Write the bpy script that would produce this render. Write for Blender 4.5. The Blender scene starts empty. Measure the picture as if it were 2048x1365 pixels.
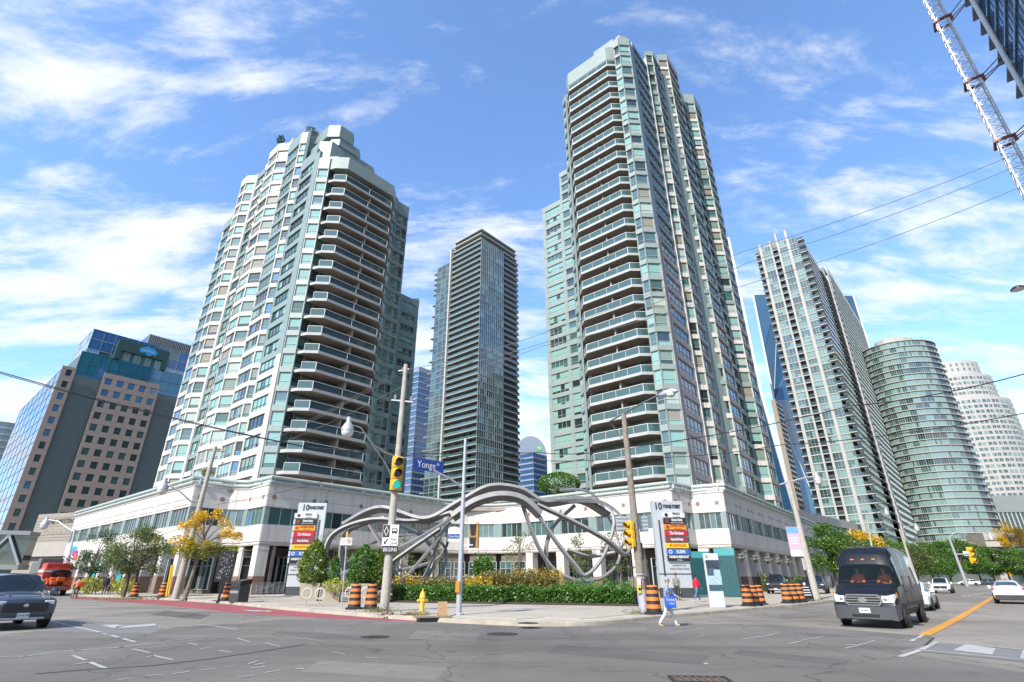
import bpy, math, random
import numpy as np
from mathutils import Vector, Matrix
random.seed(7)
rnd = random.Random(11)
S = bpy.context.scene
# ---------------------------------------------------------------- camera, sky, sun, exposure
FPX, PX, PY, TILT, EYE = 1048.0, 1014.0, 682.0, math.radians(24.38), 1.6
cam_data = bpy.data.cameras.new('camera')
cam = bpy.data.objects.new('camera', cam_data)
S.collection.objects.link(cam)
cam.location = (0, 0, EYE)
cam.rotation_euler = (math.radians(90) + TILT, 0, 0)
cam_data.sensor_width = 36.0
cam_data.lens = 36.0 * FPX / 2048.0
cam_data.shift_x = (1024 - PX) / 2048.0
cam_data.shift_y = 0.0
cam_data.clip_start = 0.1
cam_data.clip_end = 6000
S.camera = cam
SUN_DIR = Vector((-0.585, -0.811, 0.0)).normalized()      # horizontal direction towards the sun
SUN_EL = math.radians(40)
world = bpy.data.worlds.new('World')
S.world = world
world.use_nodes = True
wn, wl = world.node_tree.nodes, world.node_tree.links
wn.clear()
sky = wn.new('ShaderNodeTexSky')
sky.sky_type = 'NISHITA'
sky.sun_disc = False
sky.sun_elevation = SUN_EL
sky.sun_rotation = math.atan2(SUN_DIR.x, SUN_DIR.y)
sky.air_density = 1.0
sky.dust_density = 0.6
sky.ozone_density = 2.0
tc = wn.new('ShaderNodeTexCoord')
sep = wn.new('ShaderNodeSeparateXYZ')
wl.new(tc.outputs['Generated'], sep.inputs[0])
def wmath(op, a, b=None, clamp=False):
    n = wn.new('ShaderNodeMath'); n.operation = op; n.use_clamp = clamp
    for i, v in enumerate((a, b)):
        if v is None: continue
        if isinstance(v, (int, float)): n.inputs[i].default_value = v
        else: wl.new(v, n.inputs[i])
    return n.outputs[0]
# clouds on a flat layer: direction / height gives the perspective of a real cloud deck
hz = wmath('ADD', wmath('MAXIMUM', sep.outputs['Z'], 0.0), 0.22)
cu = wmath('DIVIDE', sep.outputs['X'], hz)
cv = wmath('DIVIDE', sep.outputs['Y'], hz)
comb = wn.new('ShaderNodeCombineXYZ')
wl.new(cu, comb.inputs[0]); wl.new(cv, comb.inputs[1])
def wnoise(scale, detail, rough, sx, sy, rot, off, dist=0.0):
    mp = wn.new('ShaderNodeMapping')
    mp.inputs['Scale'].default_value = (sx, sy, 1)
    mp.inputs['Rotation'].default_value = (0, 0, rot)
    mp.inputs['Location'].default_value = off
    wl.new(comb.outputs[0], mp.inputs['Vector'])
    nz = wn.new('ShaderNodeTexNoise')
    nz.inputs['Scale'].default_value = scale
    nz.inputs['Detail'].default_value = detail
    nz.inputs['Roughness'].default_value = rough
    nz.inputs['Distortion'].default_value = dist
    wl.new(mp.outputs[0], nz.inputs['Vector'])
    return nz.outputs['Fac']
big = wnoise(0.9, 3, 0.5, 1, 1.5, 0.5, (3.1, 1.7, 0))
wisp = wnoise(2.7, 10, 0.64, 0.62, 1.9, 0.55, (0.4, 2.9, 0), 0.5)
puff = wnoise(8.0, 7, 0.62, 0.9, 1.6, 0.3, (5.2, 0.3, 0), 0.2)
dens = wmath('ADD', wmath('ADD', wmath('MULTIPLY', big, 0.44), wmath('MULTIPLY', wisp, 0.72)), wmath('MULTIPLY', puff, 0.30))
low = wmath('MULTIPLY', wmath('SUBTRACT', 0.75, sep.outputs['Z'], True), 0.21)
dens = wmath('ADD', dens, low)
ramp = wn.new('ShaderNodeMapRange')
ramp.interpolation_type = 'SMOOTHSTEP'
ramp.inputs['From Min'].default_value = 0.72
ramp.inputs['From Max'].default_value = 0.92
wl.new(dens, ramp.inputs['Value'])
cover = wmath('MULTIPLY', ramp.outputs[0], 0.86)
tint = wn.new('ShaderNodeMix'); tint.data_type = 'RGBA'; tint.blend_type = 'MULTIPLY'
tint.inputs[0].default_value = 1.0
wl.new(sky.outputs[0], tint.inputs[6])
tint.inputs[7].default_value = (1.16, 1.37, 1.58, 1)
mixc = wn.new('ShaderNodeMix'); mixc.data_type = 'RGBA'
wl.new(cover, mixc.inputs[0])
wl.new(tint.outputs[2], mixc.inputs[6])
mixc.inputs[7].default_value = (4.7, 4.85, 5.05, 1)
bg = wn.new('ShaderNodeBackground')
bg.inputs['Strength'].default_value = 0.118
wl.new(mixc.outputs[2], bg.inputs['Color'])
wo = wn.new('ShaderNodeOutputWorld')
wl.new(bg.outputs[0], wo.inputs['Surface'])
sun_data = bpy.data.lights.new('sun', 'SUN')
sun_data.energy = 3.6
sun_data.angle = math.radians(0.53)
sun_data.color = (1.0, 0.925, 0.82)
sun = bpy.data.objects.new('sun', sun_data)
S.collection.objects.link(sun)
sun.location = (-60, -60, 120)
sd = SUN_DIR * math.cos(SUN_EL) + Vector((0, 0, math.sin(SUN_EL)))
sun.rotation_euler = sd.to_track_quat('Z', 'Y').to_euler()
S.view_settings.view_transform = 'Standard'
S.view_settings.look = 'None'
S.view_settings.exposure = 1.0
S.view_settings.gamma = 1.0
S.view_settings.use_curve_mapping = False
S.render.engine = 'CYCLES'
S.cycles.max_bounces = 5
S.cycles.diffuse_bounces = 2
S.cycles.glossy_bounces = 3
S.cycles.transparent_max_bounces = 8
S.cycles.caustics_reflective = False
S.cycles.caustics_refractive = False

# ---------------------------------------------------------------- survey: where a sighted point stands in the world
CT, ST = math.cos(TILT), math.sin(TILT)
def sight(x, y):
    u = (x - PX) / FPX; v = (PY - y) / FPX
    return (u, CT - ST * v, ST + CT * v)
def G(x, y, z=0.0):                       # the point of height z
    d = sight(x, y); t = (z - EYE) / d[2]
    return Vector((t * d[0], t * d[1], z))
def AT(x, y, Y):                          # the point at distance Y
    d = sight(x, y); t = Y / d[1]
    return Vector((t * d[0], Y, EYE + t * d[2]))
def pix(p):
    z = p[2] - EYE; w = p[1] * CT + z * ST
    return (PX + FPX * p[0] / w, PY - FPX * (-p[1] * ST + z * CT) / w)
# the street grid: E1 runs along the left street towards the crossing, E2 along the right street away from it
E1 = Vector((0.751, -0.660, 0)).normalized(); E2 = Vector((0.660, 0.751, 0)).normalized()
ORG = Vector((-25.4, 57.4, 0))
def W(u, v, z=0.0):
    return ORG + E2 * u - E1 * v + Vector((0, 0, z))
def UV(p):
    d = Vector((p[0], p[1], 0)) - ORG
    return d.dot(E2), -d.dot(E1)
ANG1 = math.atan2(E1.y, E1.x); ANG2 = math.atan2(E2.y, E2.x)
# ---------------------------------------------------------------- helpers
COL = S.collection
def tag(o, label=None, cat=None, group=None, kind=None):
    if label: o['label'] = label
    if cat: o['category'] = cat
    if group: o['group'] = group
    if kind: o['kind'] = kind
    return o
def empty(name, loc, rz=0.0, label=None, cat=None, group=None):
    o = bpy.data.objects.new(name, None)
    o.empty_display_size = 0.2
    COL.objects.link(o)
    o.location = loc; o.rotation_euler = (0, 0, rz)
    return tag(o, label, cat, group)
def kids(o):
    return [c for c in ALLKIDS.get(o.name, [])]
ALLKIDS = {}
def setparent(o, p):
    o.parent = p
    ALLKIDS.setdefault(p.name, []).append(o)
def copy_tree(o, parent=None):
    c = o.copy(); COL.objects.link(c)
    if parent is not None: setparent(c, parent)
    for ch in kids(o): copy_tree(ch, c)
    return c
def place(o, loc, rz=None, label=None, group=None):
    o.location = loc
    if rz is not None: o.rotation_euler = (0, 0, rz)
    if label: o['label'] = label
    if group: o['group'] = group
    return o

class MB:
    """collects faces; obj() links them as one mesh object"""
    def __init__(s): s.v = []; s.f = []; s.m = []
    def face(s, pts, m=0):
        i = len(s.v); s.v.extend([tuple(p) for p in pts]); s.f.append(tuple(range(i, i + len(pts)))); s.m.append(m)
    def raw(s, vs, fs, m=0):
        i = len(s.v); s.v.extend([tuple(p) for p in vs])
        for f in fs:
            s.f.append(tuple(a + i for a in f)); s.m.append(m)
    def box(s, x0, x1, y0, y1, z0, z1, m=0, M=None):
        vs = [(x0, y0, z0), (x1, y0, z0), (x1, y1, z0), (x0, y1, z0), (x0, y0, z1), (x1, y0, z1), (x1, y1, z1), (x0, y1, z1)]
        if M is not None: vs = [tuple(M @ Vector(p)) for p in vs]
        s.raw(vs, [(0, 3, 2, 1), (4, 5, 6, 7), (0, 1, 5, 4), (1, 2, 6, 5), (2, 3, 7, 6), (3, 0, 4, 7)], m)
    def cbox(s, x0, x1, y0, y1, z0, z1, b, m=0, M=None):   # box with chamfered vertical and top edges
        r = [(x0 + b, y0), (x1 - b, y0), (x1, y0 + b), (x1, y1 - b), (x1 - b, y1), (x0 + b, y1), (x0, y1 - b), (x0, y0 + b)]
        cx, cy = (x0 + x1) / 2, (y0 + y1) / 2
        def ins(k): return [(px + (b if px < cx else -b) * k, py + (b if py < cy else -b) * k) for px, py in r]
        s.rings([[(p[0], p[1], z0) for p in r], [(p[0], p[1], z1 - b) for p in r], [(p[0], p[1], z1) for p in ins(.6)]], m, True, True, M)
    def prism(s, poly, z0, z1, m=0, cap=True):
        n = len(poly)
        vs = [(p[0], p[1], z0) for p in poly] + [(p[0], p[1], z1) for p in poly]
        fs = [(i, (i + 1) % n, n + (i + 1) % n, n + i) for i in range(n)]
        if cap: fs += [tuple(range(n - 1, -1, -1)), tuple(range(n, 2 * n))]
        s.raw(vs, fs, m)
    def rings(s, rs, m=0, cap0=True, cap1=True, M=None, closed=True):
        n = len(rs[0]); vs = [p for r in rs for p in r]
        if M is not None: vs = [tuple(M @ Vector(p)) for p in vs]
        fs = []
        for k in range(len(rs) - 1):
            for i in range(n if closed else n - 1):
                j = (i + 1) % n
                fs.append((k * n + i, k * n + j, (k + 1) * n + j, (k + 1) * n + i))
        if cap0: fs.append(tuple(range(n - 1, -1, -1)))
        if cap1: fs.append(tuple((len(rs) - 1) * n + i for i in range(n)))
        s.raw(vs, fs, m)
    def lathe(s, prof, n=16, m=0, M=None, cx=0, cy=0):
        rs = [[(cx + r * math.cos(2 * math.pi * i / n), cy + r * math.sin(2 * math.pi * i / n), z) for i in range(n)] for r, z in prof]
        s.rings(rs, m, True, True, M)
    def tube(s, pts, r, n=8, m=0, r1=None, cap=True):
        pts = [Vector(p) for p in pts]; rs = []
        k = len(pts)
        up = Vector((0, 0, 1))
        prev = None
        for i, p in enumerate(pts):
            t = (pts[min(i + 1, k - 1)] - pts[max(i - 1, 0)])
            if t.length < 1e-9: t = Vector((0, 0, 1))
            t.normalize()
            if prev is None:
                a = t.cross(up)
                if a.length < 1e-3: a = t.cross(Vector((1, 0, 0)))
            else:
                a = prev - t * prev.dot(t)
                if a.length < 1e-4: a = t.cross(up)
            a.normalize(); prev = a
            b = t.cross(a)
            if isinstance(r, (list, tuple)): rr = r[i]
            else: rr = r if r1 is None else r + (r1 - r) * i / (k - 1)
            rs.append([tuple(p + a * (rr * math.cos(2 * math.pi * q / n)) + b * (rr * math.sin(2 * math.pi * q / n))) for q in range(n)])
        s.rings(rs, m, cap, cap)
    def bar(s, p, q, w, h, m=0, up=(0, 0, 1)):
        p, q = Vector(p), Vector(q); t = (q - p).normalized(); upv = Vector(up)
        a = t.cross(upv)
        if a.length < 1e-4: a = t.cross(Vector((0, 1, 0)))
        a.normalize(); b = a.cross(t)
        r = lambda c: [tuple(c + a * (w / 2) * i + b * (h / 2) * j) for i, j in ((-1, -1), (1, -1), (1, 1), (-1, 1))]
        s.rings([r(p), r(q)], m)
    def sphere(s, c, rx, ry=None, rz=None, n=10, k=7, m=0):
        ry = ry or rx; rz = rz or rx
        rs = [[(c[0] + rx * math.sin(math.pi * a / k) * math.cos(2 * math.pi * i / n), c[1] + ry * math.sin(math.pi * a / k) * math.sin(2 * math.pi * i / n), c[2] - rz * math.cos(math.pi * a / k)) for i in range(n)] for a in range(1, k)]
        s.rings(rs, m)
    def xf(s, M):
        s.v = [tuple(M @ Vector(p)) for p in s.v]; return s
    def mesh(s, name, mats, smooth=None, org=None):
        me = bpy.data.meshes.new(name)
        v = s.v if org is None else [(p[0] - org[0], p[1] - org[1], p[2] - org[2]) for p in s.v]
        me.from_pydata(v, [], s.f)
        if not isinstance(mats, (list, tuple)): mats = [mats]
        for m in mats: me.materials.append(m)
        if len(mats) > 1: me.polygons.foreach_set('material_index', s.m)
        if smooth is not None:
            me.polygons.foreach_set('use_smooth', [True] * len(me.polygons))
            me.set_sharp_from_angle(angle=math.radians(smooth))
        me.validate()
        return me
    def obj(s, name, mats, parent=None, smooth=None, org=None, **kw):
        if parent is not None and org is True: org = parent.location
        o = bpy.data.objects.new(name, s.mesh(name, mats, smooth, org))
        COL.objects.link(o)
        if parent is not None: setparent(o, parent)
        return tag(o, **kw)
def inst(name, me, parent, M):
    o = bpy.data.objects.new(name, me)
    COL.objects.link(o)
    if parent is not None: setparent(o, parent)
    o.matrix_local = M
    return o
def frame(p, q, z):
    """local x along p->q (left to right seen from outside), y inwards, z up"""
    x = Vector((q[0] - p[0], q[1] - p[1], 0)); L = x.length; x.normalize()
    y = Vector((-x.y, x.x, 0))
    M = Matrix(((x.x, y.x, 0, p[0]), (x.y, y.y, 0, p[1]), (0, 0, 1, z), (0, 0, 0, 1)))
    return M, L
def lettering(parent, text, loc, size, mat, rot=(math.pi / 2, 0, 0), align='CENTER', sx=1.0, shear=0.0, name='lettering', bold=0.0, ext=0.004):
    c = bpy.data.curves.new(name, 'FONT')
    c.body = text; c.size = size; c.align_x = align; c.align_y = 'CENTER'
    c.extrude = ext; c.shear = shear; c.offset = bold; c.resolution_u = 2
    o0 = bpy.data.objects.new(name, c)
    me = bpy.data.meshes.new_from_object(o0)
    bpy.data.objects.remove(o0)
    o = bpy.data.objects.new(name, me)
    COL.objects.link(o)
    o.data.materials.clear(); o.data.materials.append(mat)
    setparent(o, parent)
    o.location = loc; o.rotation_euler = rot; o.scale = (sx, 1, 1)
    return o

# ---------------------------------------------------------------- materials
ALB = .80
def nodes(m):
    m.use_nodes = True
    return m.node_tree.nodes, m.node_tree.links, m.node_tree.nodes['Principled BSDF']
def mat(name, col, rough=0.6, metal=0.0, var=0.0, scale=3.0, bump=0.0, bscale=40.0, spec=0.5, emit=None, coat=0.0, col2=None, detail=5, stain=0.0):
    m = bpy.data.materials.new(name)
    n, l, b = nodes(m)
    col = tuple(c * ALB for c in col)
    if col2: col2 = tuple(c * ALB for c in col2)
    b.inputs['Base Color'].default_value = (*col, 1)
    b.inputs['Roughness'].default_value = rough
    b.inputs['Metallic'].default_value = metal
    b.inputs['Specular IOR Level'].default_value = spec
    b.inputs['Coat Weight'].default_value = coat
    if emit:
        b.inputs['Emission Color'].default_value = (*emit[:3], 1); b.inputs['Emission Strength'].default_value = emit[3]
    if var > 0 or bump > 0 or stain > 0:
        t = n.new('ShaderNodeTexCoord')
        if var > 0 or stain > 0:
            z = n.new('ShaderNodeTexNoise'); z.inputs['Scale'].default_value = scale; z.inputs['Detail'].default_value = detail
            l.new(t.outputs['Object'], z.inputs['Vector'])
            r = n.new('ShaderNodeValToRGB')
            a = col; c2 = col2 or tuple(min(1, c * (1 + var)) for c in col)
            a = col if col2 else tuple(c * (1 - var) for c in col)
            r.color_ramp.elements[0].position = .3; r.color_ramp.elements[1].position = .7
            r.color_ramp.elements[0].color = (*a, 1); r.color_ramp.elements[1].color = (*c2, 1)
            l.new(z.outputs['Fac'], r.inputs[0])
            out = r.outputs[0]
            if stain > 0:     # rain streaks running down
                mp = n.new('ShaderNodeMapping'); mp.inputs['Scale'].default_value = (1.3, 1.3, 0.07)
                l.new(t.outputs['Object'], mp.inputs[0])
                z3 = n.new('ShaderNodeTexNoise'); z3.inputs['Scale'].default_value = 1.6; z3.inputs['Detail'].default_value = 6
                l.new(mp.outputs[0], z3.inputs['Vector'])
                mr = n.new('ShaderNodeMapRange'); mr.inputs[1].default_value = .5; mr.inputs[2].default_value = .75
                mr.inputs[3].default_value = 1.0; mr.inputs[4].default_value = 1 - stain
                l.new(z3.outputs['Fac'], mr.inputs[0])
                mx = n.new('ShaderNodeMix'); mx.data_type = 'RGBA'; mx.blend_type = 'MULTIPLY'; mx.inputs[0].default_value = 1
                l.new(out, mx.inputs[6]); l.new(mr.outputs[0], mx.inputs[7]); out = mx.outputs[2]
            l.new(out, b.inputs['Base Color'])
        if bump > 0:
            z2 = n.new('ShaderNodeTexNoise'); z2.inputs['Scale'].default_value = bscale; z2.inputs['Detail'].default_value = 6
            l.new(t.outputs['Object'], z2.inputs['Vector'])
            bp = n.new('ShaderNodeBump'); bp.inputs['Strength'].default_value = bump; bp.inputs['Distance'].default_value = 0.02
            l.new(z2.outputs['Fac'], bp.inputs['Height']); l.new(bp.outputs[0], b.inputs['Normal'])
    return m
def glass(name, col, rough=0.04, spec=0.9, wob=0.0, metal=0.0):
    m = bpy.data.materials.new(name)
    n, l, b = nodes(m)
    b.inputs['Base Color'].default_value = (*col, 1)
    b.inputs['Roughness'].default_value = rough
    b.inputs['IOR'].default_value = 1.6
    b.inputs['Metallic'].default_value = metal
    b.inputs['Specular IOR Level'].default_value = spec
    if wob > 0:
        t = n.new('ShaderNodeTexCoord'); z = n.new('ShaderNodeTexNoise'); z.inputs['Scale'].default_value = 0.5; z.inputs['Detail'].default_value = 2
        l.new(t.outputs['Object'], z.inputs['Vector'])
        bp = n.new('ShaderNodeBump'); bp.inputs['Strength'].default_value = wob; bp.inputs['Distance'].default_value = 0.3
        l.new(z.outputs['Fac'], bp.inputs['Height']); l.new(bp.outputs[0], b.inputs['Normal'])
    return m
WHITE = mat('white_precast', (0.66, 0.625, 0.58), .75, var=.05, scale=.6, bump=.05, bscale=30, stain=.26)
CREAM = mat('cream_precast', (0.46, 0.43, 0.38), .8, var=.08, scale=.5, bump=.08, bscale=30, stain=.2)
GREENP = mat('grey_green_panel', (0.235, 0.31, 0.295), .45, var=.06, scale=.4, stain=.1)
GREENL = mat('pale_green_panel', (0.30, 0.365, 0.345), .4, var=.06, scale=.4, stain=.08)
FRAMEW = mat('pale_frame', (0.46, 0.52, 0.50), .45)
FRAMED = mat('dark_frame', (0.10, 0.13, 0.125), .45)
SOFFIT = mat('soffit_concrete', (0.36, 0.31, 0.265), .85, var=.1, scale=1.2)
GLIGHT = glass('glass_blind', (0.20, 0.36, 0.33), .06, .6)
GMID = glass('glass_mid', (0.055, 0.115, 0.11), .04)
GDARK = glass('glass_dark', (0.022, 0.036, 0.038), .03)
GBLUE = glass('glass_blue', (0.05, 0.16, 0.30), .03, .9)
GCURT = glass('glass_curtain', (0.17, 0.23, 0.20), .12, .5)
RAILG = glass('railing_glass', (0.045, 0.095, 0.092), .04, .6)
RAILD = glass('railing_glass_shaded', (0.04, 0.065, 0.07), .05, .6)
GRANB = mat('brown_granite', (0.27, 0.165, 0.125), .5, var=.15, scale=14)
PIPE = mat('pale_green_pipe', (0.40, 0.46, 0.435), .4, var=.04, scale=1)
BLACK = mat('black_paint', (0.012, 0.012, 0.014), .4)
STEEL = mat('galvanised_steel', (0.42, 0.44, 0.46), .42, .7, var=.1, scale=6)
POLEC = mat('pole_concrete', (0.42, 0.39, 0.34), .85, var=.14, scale=4, bump=.2, bscale=60)
POLEW = mat('pole_wood', (0.25, 0.21, 0.17), .9, var=.28, scale=5, bump=.4, bscale=50)
RUBBER = mat('black_rubber', (0.015, 0.015, 0.016), .75)
CHROME = mat('chrome', (0.75, 0.76, 0.78), .12, 1.0)
WHITEP = mat('white_paint', (0.78, 0.78, 0.77), .4)
GWARM = glass('glass_warm_blind', (.24, .22, .17), .1, .5); GPALE = glass('glass_pale_blind', (.33, .40, .37), .1, .5)
GVARS = [GPALE, GWARM, GLIGHT, GLIGHT, GMID, GMID, GDARK, GCURT]
# ---------------------------------------------------------------- building kit
CAMP = Vector((0, 0, EYE))
class Cells:
    """repeated facade pieces: the 300 nearest are parts of their own, the rest one part"""
    def __init__(s, thing, name, rest, cap=300): s.t, s.name, s.rest, s.cap, s.items = thing, name, rest, cap, []
    def add(s, me, M, subs=()): s.items.append((me, M, subs))
    def build(s):
        org = s.t.location
        s.items.sort(key=lambda it: (it[1].translation - CAMP).length)
        T = Matrix.Translation(-org)
        npane = 0; left = []
        for me, M, subs in s.items[:s.cap]:
            o = inst(s.name, me, s.t, T @ M)
            for nm, sm, SM in subs:
                if npane < 300:
                    inst(nm, sm, o, SM); npane += 1
                else: left.append((sm, M @ SM, ()))
        s.merge(s.items[s.cap:], s.rest, T); s.merge(left, s.rest.replace('windows', 'panes') if 'windows' in s.rest else 'upper_panes', T)
    def merge(s, rest, name, T):
        if rest:
            vs, fs, mi, mats, off = [], [], [], [], 0
            cache = {}
            def data(me):
                if me.name not in cache:
                    co = np.empty(len(me.vertices) * 3); me.vertices.foreach_get('co', co)
                    cache[me.name] = (co.reshape(-1, 3), [tuple(p.vertices) for p in me.polygons], [p.material_index for p in me.polygons], list(me.materials))
                return cache[me.name]
            for me, M, subs in rest:
                for m2, MM in [(me, M)] + [(sm, M @ SM) for _, sm, SM in subs]:
                    co, pf, pm, ml = data(m2)
                    A = np.array(T @ MM)
                    vs.append(co @ A[:3, :3].T + A[:3, 3])
                    for k in ml:
                        if k not in mats: mats.append(k)
                    fs.extend([tuple(i + off for i in f) for f in pf])
                    mi.extend([mats.index(ml[i]) for i in pm])
                    off += len(co)
            me = bpy.data.meshes.new(name)
            me.from_pydata(np.concatenate(vs).tolist(), [], fs)
            for k in mats: me.materials.append(k)
            me.polygons.foreach_set('material_index', mi)
            o = bpy.data.objects.new(name, me); COL.objects.link(o); setparent(o, s.t)
            o['kind'] = 'stuff'
MESHC = {}
def win_mesh(w, h, n, fm, transom=0.0, t=0.06, depth=0.10):
    """frame with n lites; local origin bottom left on the facade plane, y inwards"""
    k = ('f', round(w, 2), round(h, 2), n, fm.name, transom)
    if k not in MESHC:
        b = MB(); y0, y1 = -0.02, depth
        b.box(0, w, y0, y1, 0, t); b.box(0, w, y0, y1, h - t, h)
        for i in range(n + 1):
            x = i * (w - t) / n
            b.box(x, x + t, y0 + .003, y1, t, h - t)
        if transom: b.box(t, w - t, y0 + .006, y1, h * transom, h * transom + t * .8)
        MESHC[k] = b.mesh('window', fm)
    return MESHC[k]
def pane_mesh(w, h, gm):
    k = ('p', round(w, 2), round(h, 2), gm.name)
    if k not in MESHC:
        b = MB(); b.face([(0, 0, 0), (w, 0, 0), (w, 0, h), (0, 0, h)])
        MESHC[k] = b.mesh('pane', gm)
    return MESHC[k]
def box_mesh(key, w, d0, d1, h, m):
    k = ('b', key, round(w, 2), round(h, 2), m.name)
    if k not in MESHC:
        b = MB(); b.box(0, w, d0, d1, 0, h); MESHC[k] = b.mesh(key, m)
    return MESHC[k]
def pick_glass(gv): return rnd.choice(gv)
def add_window(cs, M, w, h, n, fm, gv, transom=0.0):
    subs = []
    g = pick_glass(gv); pw = w / n
    low = rnd.choice(gv)
    for i in range(n):
        gg = g if rnd.random() < .72 else pick_glass(gv)
        if transom:
            subs.append(('pane', pane_mesh(pw, h * transom, low if rnd.random() < .6 else gg), Matrix.Translation((i * pw, .05, 0))))
            subs.append(('pane', pane_mesh(pw, h * (1 - transom), gg), Matrix.Translation((i * pw, .05, h * transom))))
        else:
            subs.append(('pane', pane_mesh(pw, h, gg), Matrix.Translation((i * pw, .05, 0))))
    cs.add(win_mesh(w, h, n, fm, transom), M, subs)

class Tower:
    def __init__(s, name, loc, label, cat='tower', group=None):
        s.t = empty(name, loc, 0, label, cat, group); s.org = Vector(loc)
        s.win = Cells(s.t, 'window', 'upper_windows'); s.sp = Cells(s.t, 'spandrel_panel', 'upper_spandrels')
        s.walls = MB(); s.mats = [WHITE, GREENP, GREENL, CREAM, FRAMED]
    def mi(s, m):
        if m not in s.mats: s.mats.append(m)
        return s.mats.index(m)
    def core(s, poly, z0, z1, m):
        s.walls.prism([W(u, v) for u, v in poly][::-1], z0, z1, s.mi(m))
    def strip(s, p, q, z0, fh, k0, k1, spm, pierm, n=2, pl=.25, pr=.25, sh=.95, gv=GVARS, fm=FRAMEW, transom=0.0, world=False, proud=.07, top=None):
        P, Q = (p, q) if world else (W(*p), W(*q))
        _, L = frame(P, Q, 0)
        w = L - pl - pr
        for k in range(k0, k1):
            z = z0 + k * fh
            M, _ = frame(P, Q, z)
            sm = spm(k) if callable(spm) else spm
            s.sp.add(box_mesh('spandrel_panel', L, -proud, .3, sh, sm), M)
            add_window(s.win, M @ Matrix.Translation((pl, .10, sh)), w, fh - sh, n, fm, gv, transom)
        M, _ = frame(P, Q, z0 + k0 * fh)
        H = (k1 - k0) * fh
        for x0, x1 in ((0, pl), (L - pr, L)):
            if x1 - x0 > .02: s.walls.box(x0 + .002, x1 - .002, -.03, .3, .01, H, s.mi(pierm), M)
        if top:
            M, _ = frame(P, Q, z0 + k1 * fh)
            s.walls.box(0, L, -.1, .4, 0.004, top - (z0 + k1 * fh), s.mi(spm(k1) if callable(spm) else spm), M)
    def pier(s, p, q, z0, z1, m, proud=.12):
        M, L = frame(W(*p), W(*q), z0)
        s.walls.box(.004, L - .004, -proud, .35, 0, z1 - z0, s.mi(m), M)
    def finish(s):
        s.walls.obj('wall', s.mats, s.t, org=s.org)
        s.win.build(); s.sp.build()

def balcony_set(thing, poly, z0, fh, n, slab_h, sm, glass_i, seg, name='balcony', rail_h=1.0, div=None):
    """poly: outer edge in grid coordinates, left to right; every balcony is slab > railing, pane"""
    org = thing.location
    pts = [W(*p) - Vector((org.x, org.y, 0)) for p in poly]
    base = pts[0]
    loc = [p - base for p in pts]
    slab = MB(); slab.prism([(p.x, p.y) for p in loc][::-1], 0, slab_h, 0)
    # underside is bare concrete
    slab.f and None
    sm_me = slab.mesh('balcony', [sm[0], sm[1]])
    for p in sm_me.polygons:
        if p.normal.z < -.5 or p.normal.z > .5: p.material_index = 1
    edge = loc[1:-1]
    rail = MB()
    panes = []
    for a, b in zip(edge[:-1], edge[1:]):
        d = (b - a); L = d.length; d.normalize(); inn = Vector((-d.y, d.x, 0)) * .06
        aa, bb = a + inn, b + inn
        rail.bar(aa + Vector((0, 0, slab_h + rail_h)), bb + Vector((0, 0, slab_h + rail_h)), (.07), .06)
        k = max(1, round(L / seg))
        for i in range(k + 1):
            x = aa + (bb - aa) * (i / k)
            rail.bar(x + Vector((0, 0, slab_h)), x + Vector((0, 0, slab_h + rail_h)), .035, .035)
        panes.append((aa, bb, L))
    rme = rail.mesh('railing', WHITEP)
    pmes = []
    for (aa, bb, L), g in zip(panes, glass_i):
        m = MB(); m.face([aa + Vector((0, 0, slab_h + .05)), bb + Vector((0, 0, slab_h + .05)), bb + Vector((0, 0, slab_h + rail_h - .04)), aa + Vector((0, 0, slab_h + rail_h - .04))])
        pmes.append(m.mesh('glass_panel', g))
    for k in range(n):
        o = inst(name, sm_me, thing, Matrix.Translation((base.x, base.y, z0 + k * fh - org.z)))
        inst('railing', rme, o, Matrix())
        for m in pmes: inst('glass_panel', m, o, Matrix())
    return base
def balcony_back(T, p, q, z0, fh, n, wallm, nwin=4):
    P, Q = W(*p), W(*q); _, L = frame(P, Q, 0)
    for k in range(n):
        M, _ = frame(P, Q, z0 + k * fh)
        cw = L / nwin
        for i in range(nwin):
            if i % 2 == 0 or rnd.random() < .6:
                add_window(T.win, M @ Matrix.Translation((i * cw + .25, -.06, .1)), cw - .5, 2.15, 2, FRAMEW, [GMID, GLIGHT, GDARK, GBLUE, GCURT, GPALE])
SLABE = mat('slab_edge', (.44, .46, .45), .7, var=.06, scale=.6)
# ---------------------------------------------------------------- left residential tower
FH = 2.72
LT = Tower('residential_tower', W(10, 25, 10.6), 'shorter pale green residential tower with stepped top and curved stack of balconies', 'tower')
zb = 13.4 - FH
whiteto = lambda k0, a=WHITE, b=GREENP: (lambda k: a if k < k0 else b)
BL = [GLIGHT, GLIGHT, GPALE, GMID, GDARK, GLIGHT, GCURT, GMID, GWARM]
LT.strip((3.6, 52), (3.6, 42.4), zb, FH, 0, 22, lambda k: WHITE if k < 9 else GREENP, WHITE, 4, .5, .5, .80, [GMID, GDARK, GBLUE, GMID], top=72.6)
def bay(T, a, b, c, z, k1, top, sa=WHITE, sf=WHITE, gv=BL, na=2, nf=1, pm=WHITE):
    T.strip(a, b, z, FH, 0, k1, sa, pm, na, .22, .12, .74, gv, FRAMEW, .3, top=top)
    T.strip(b, c, z, FH, 0, k1, sf, pm, nf, .12, .2, .74, gv, FRAMEW, .3, top=top)
bay(LT, (2.0, 42.2), (2.0, 39.7), (3.3, 38.0), zb, 24, 77.9)
LT.pier((3.2, 38.05), (3.1, 36.9), zb, 77.7, WHITE)
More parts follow.
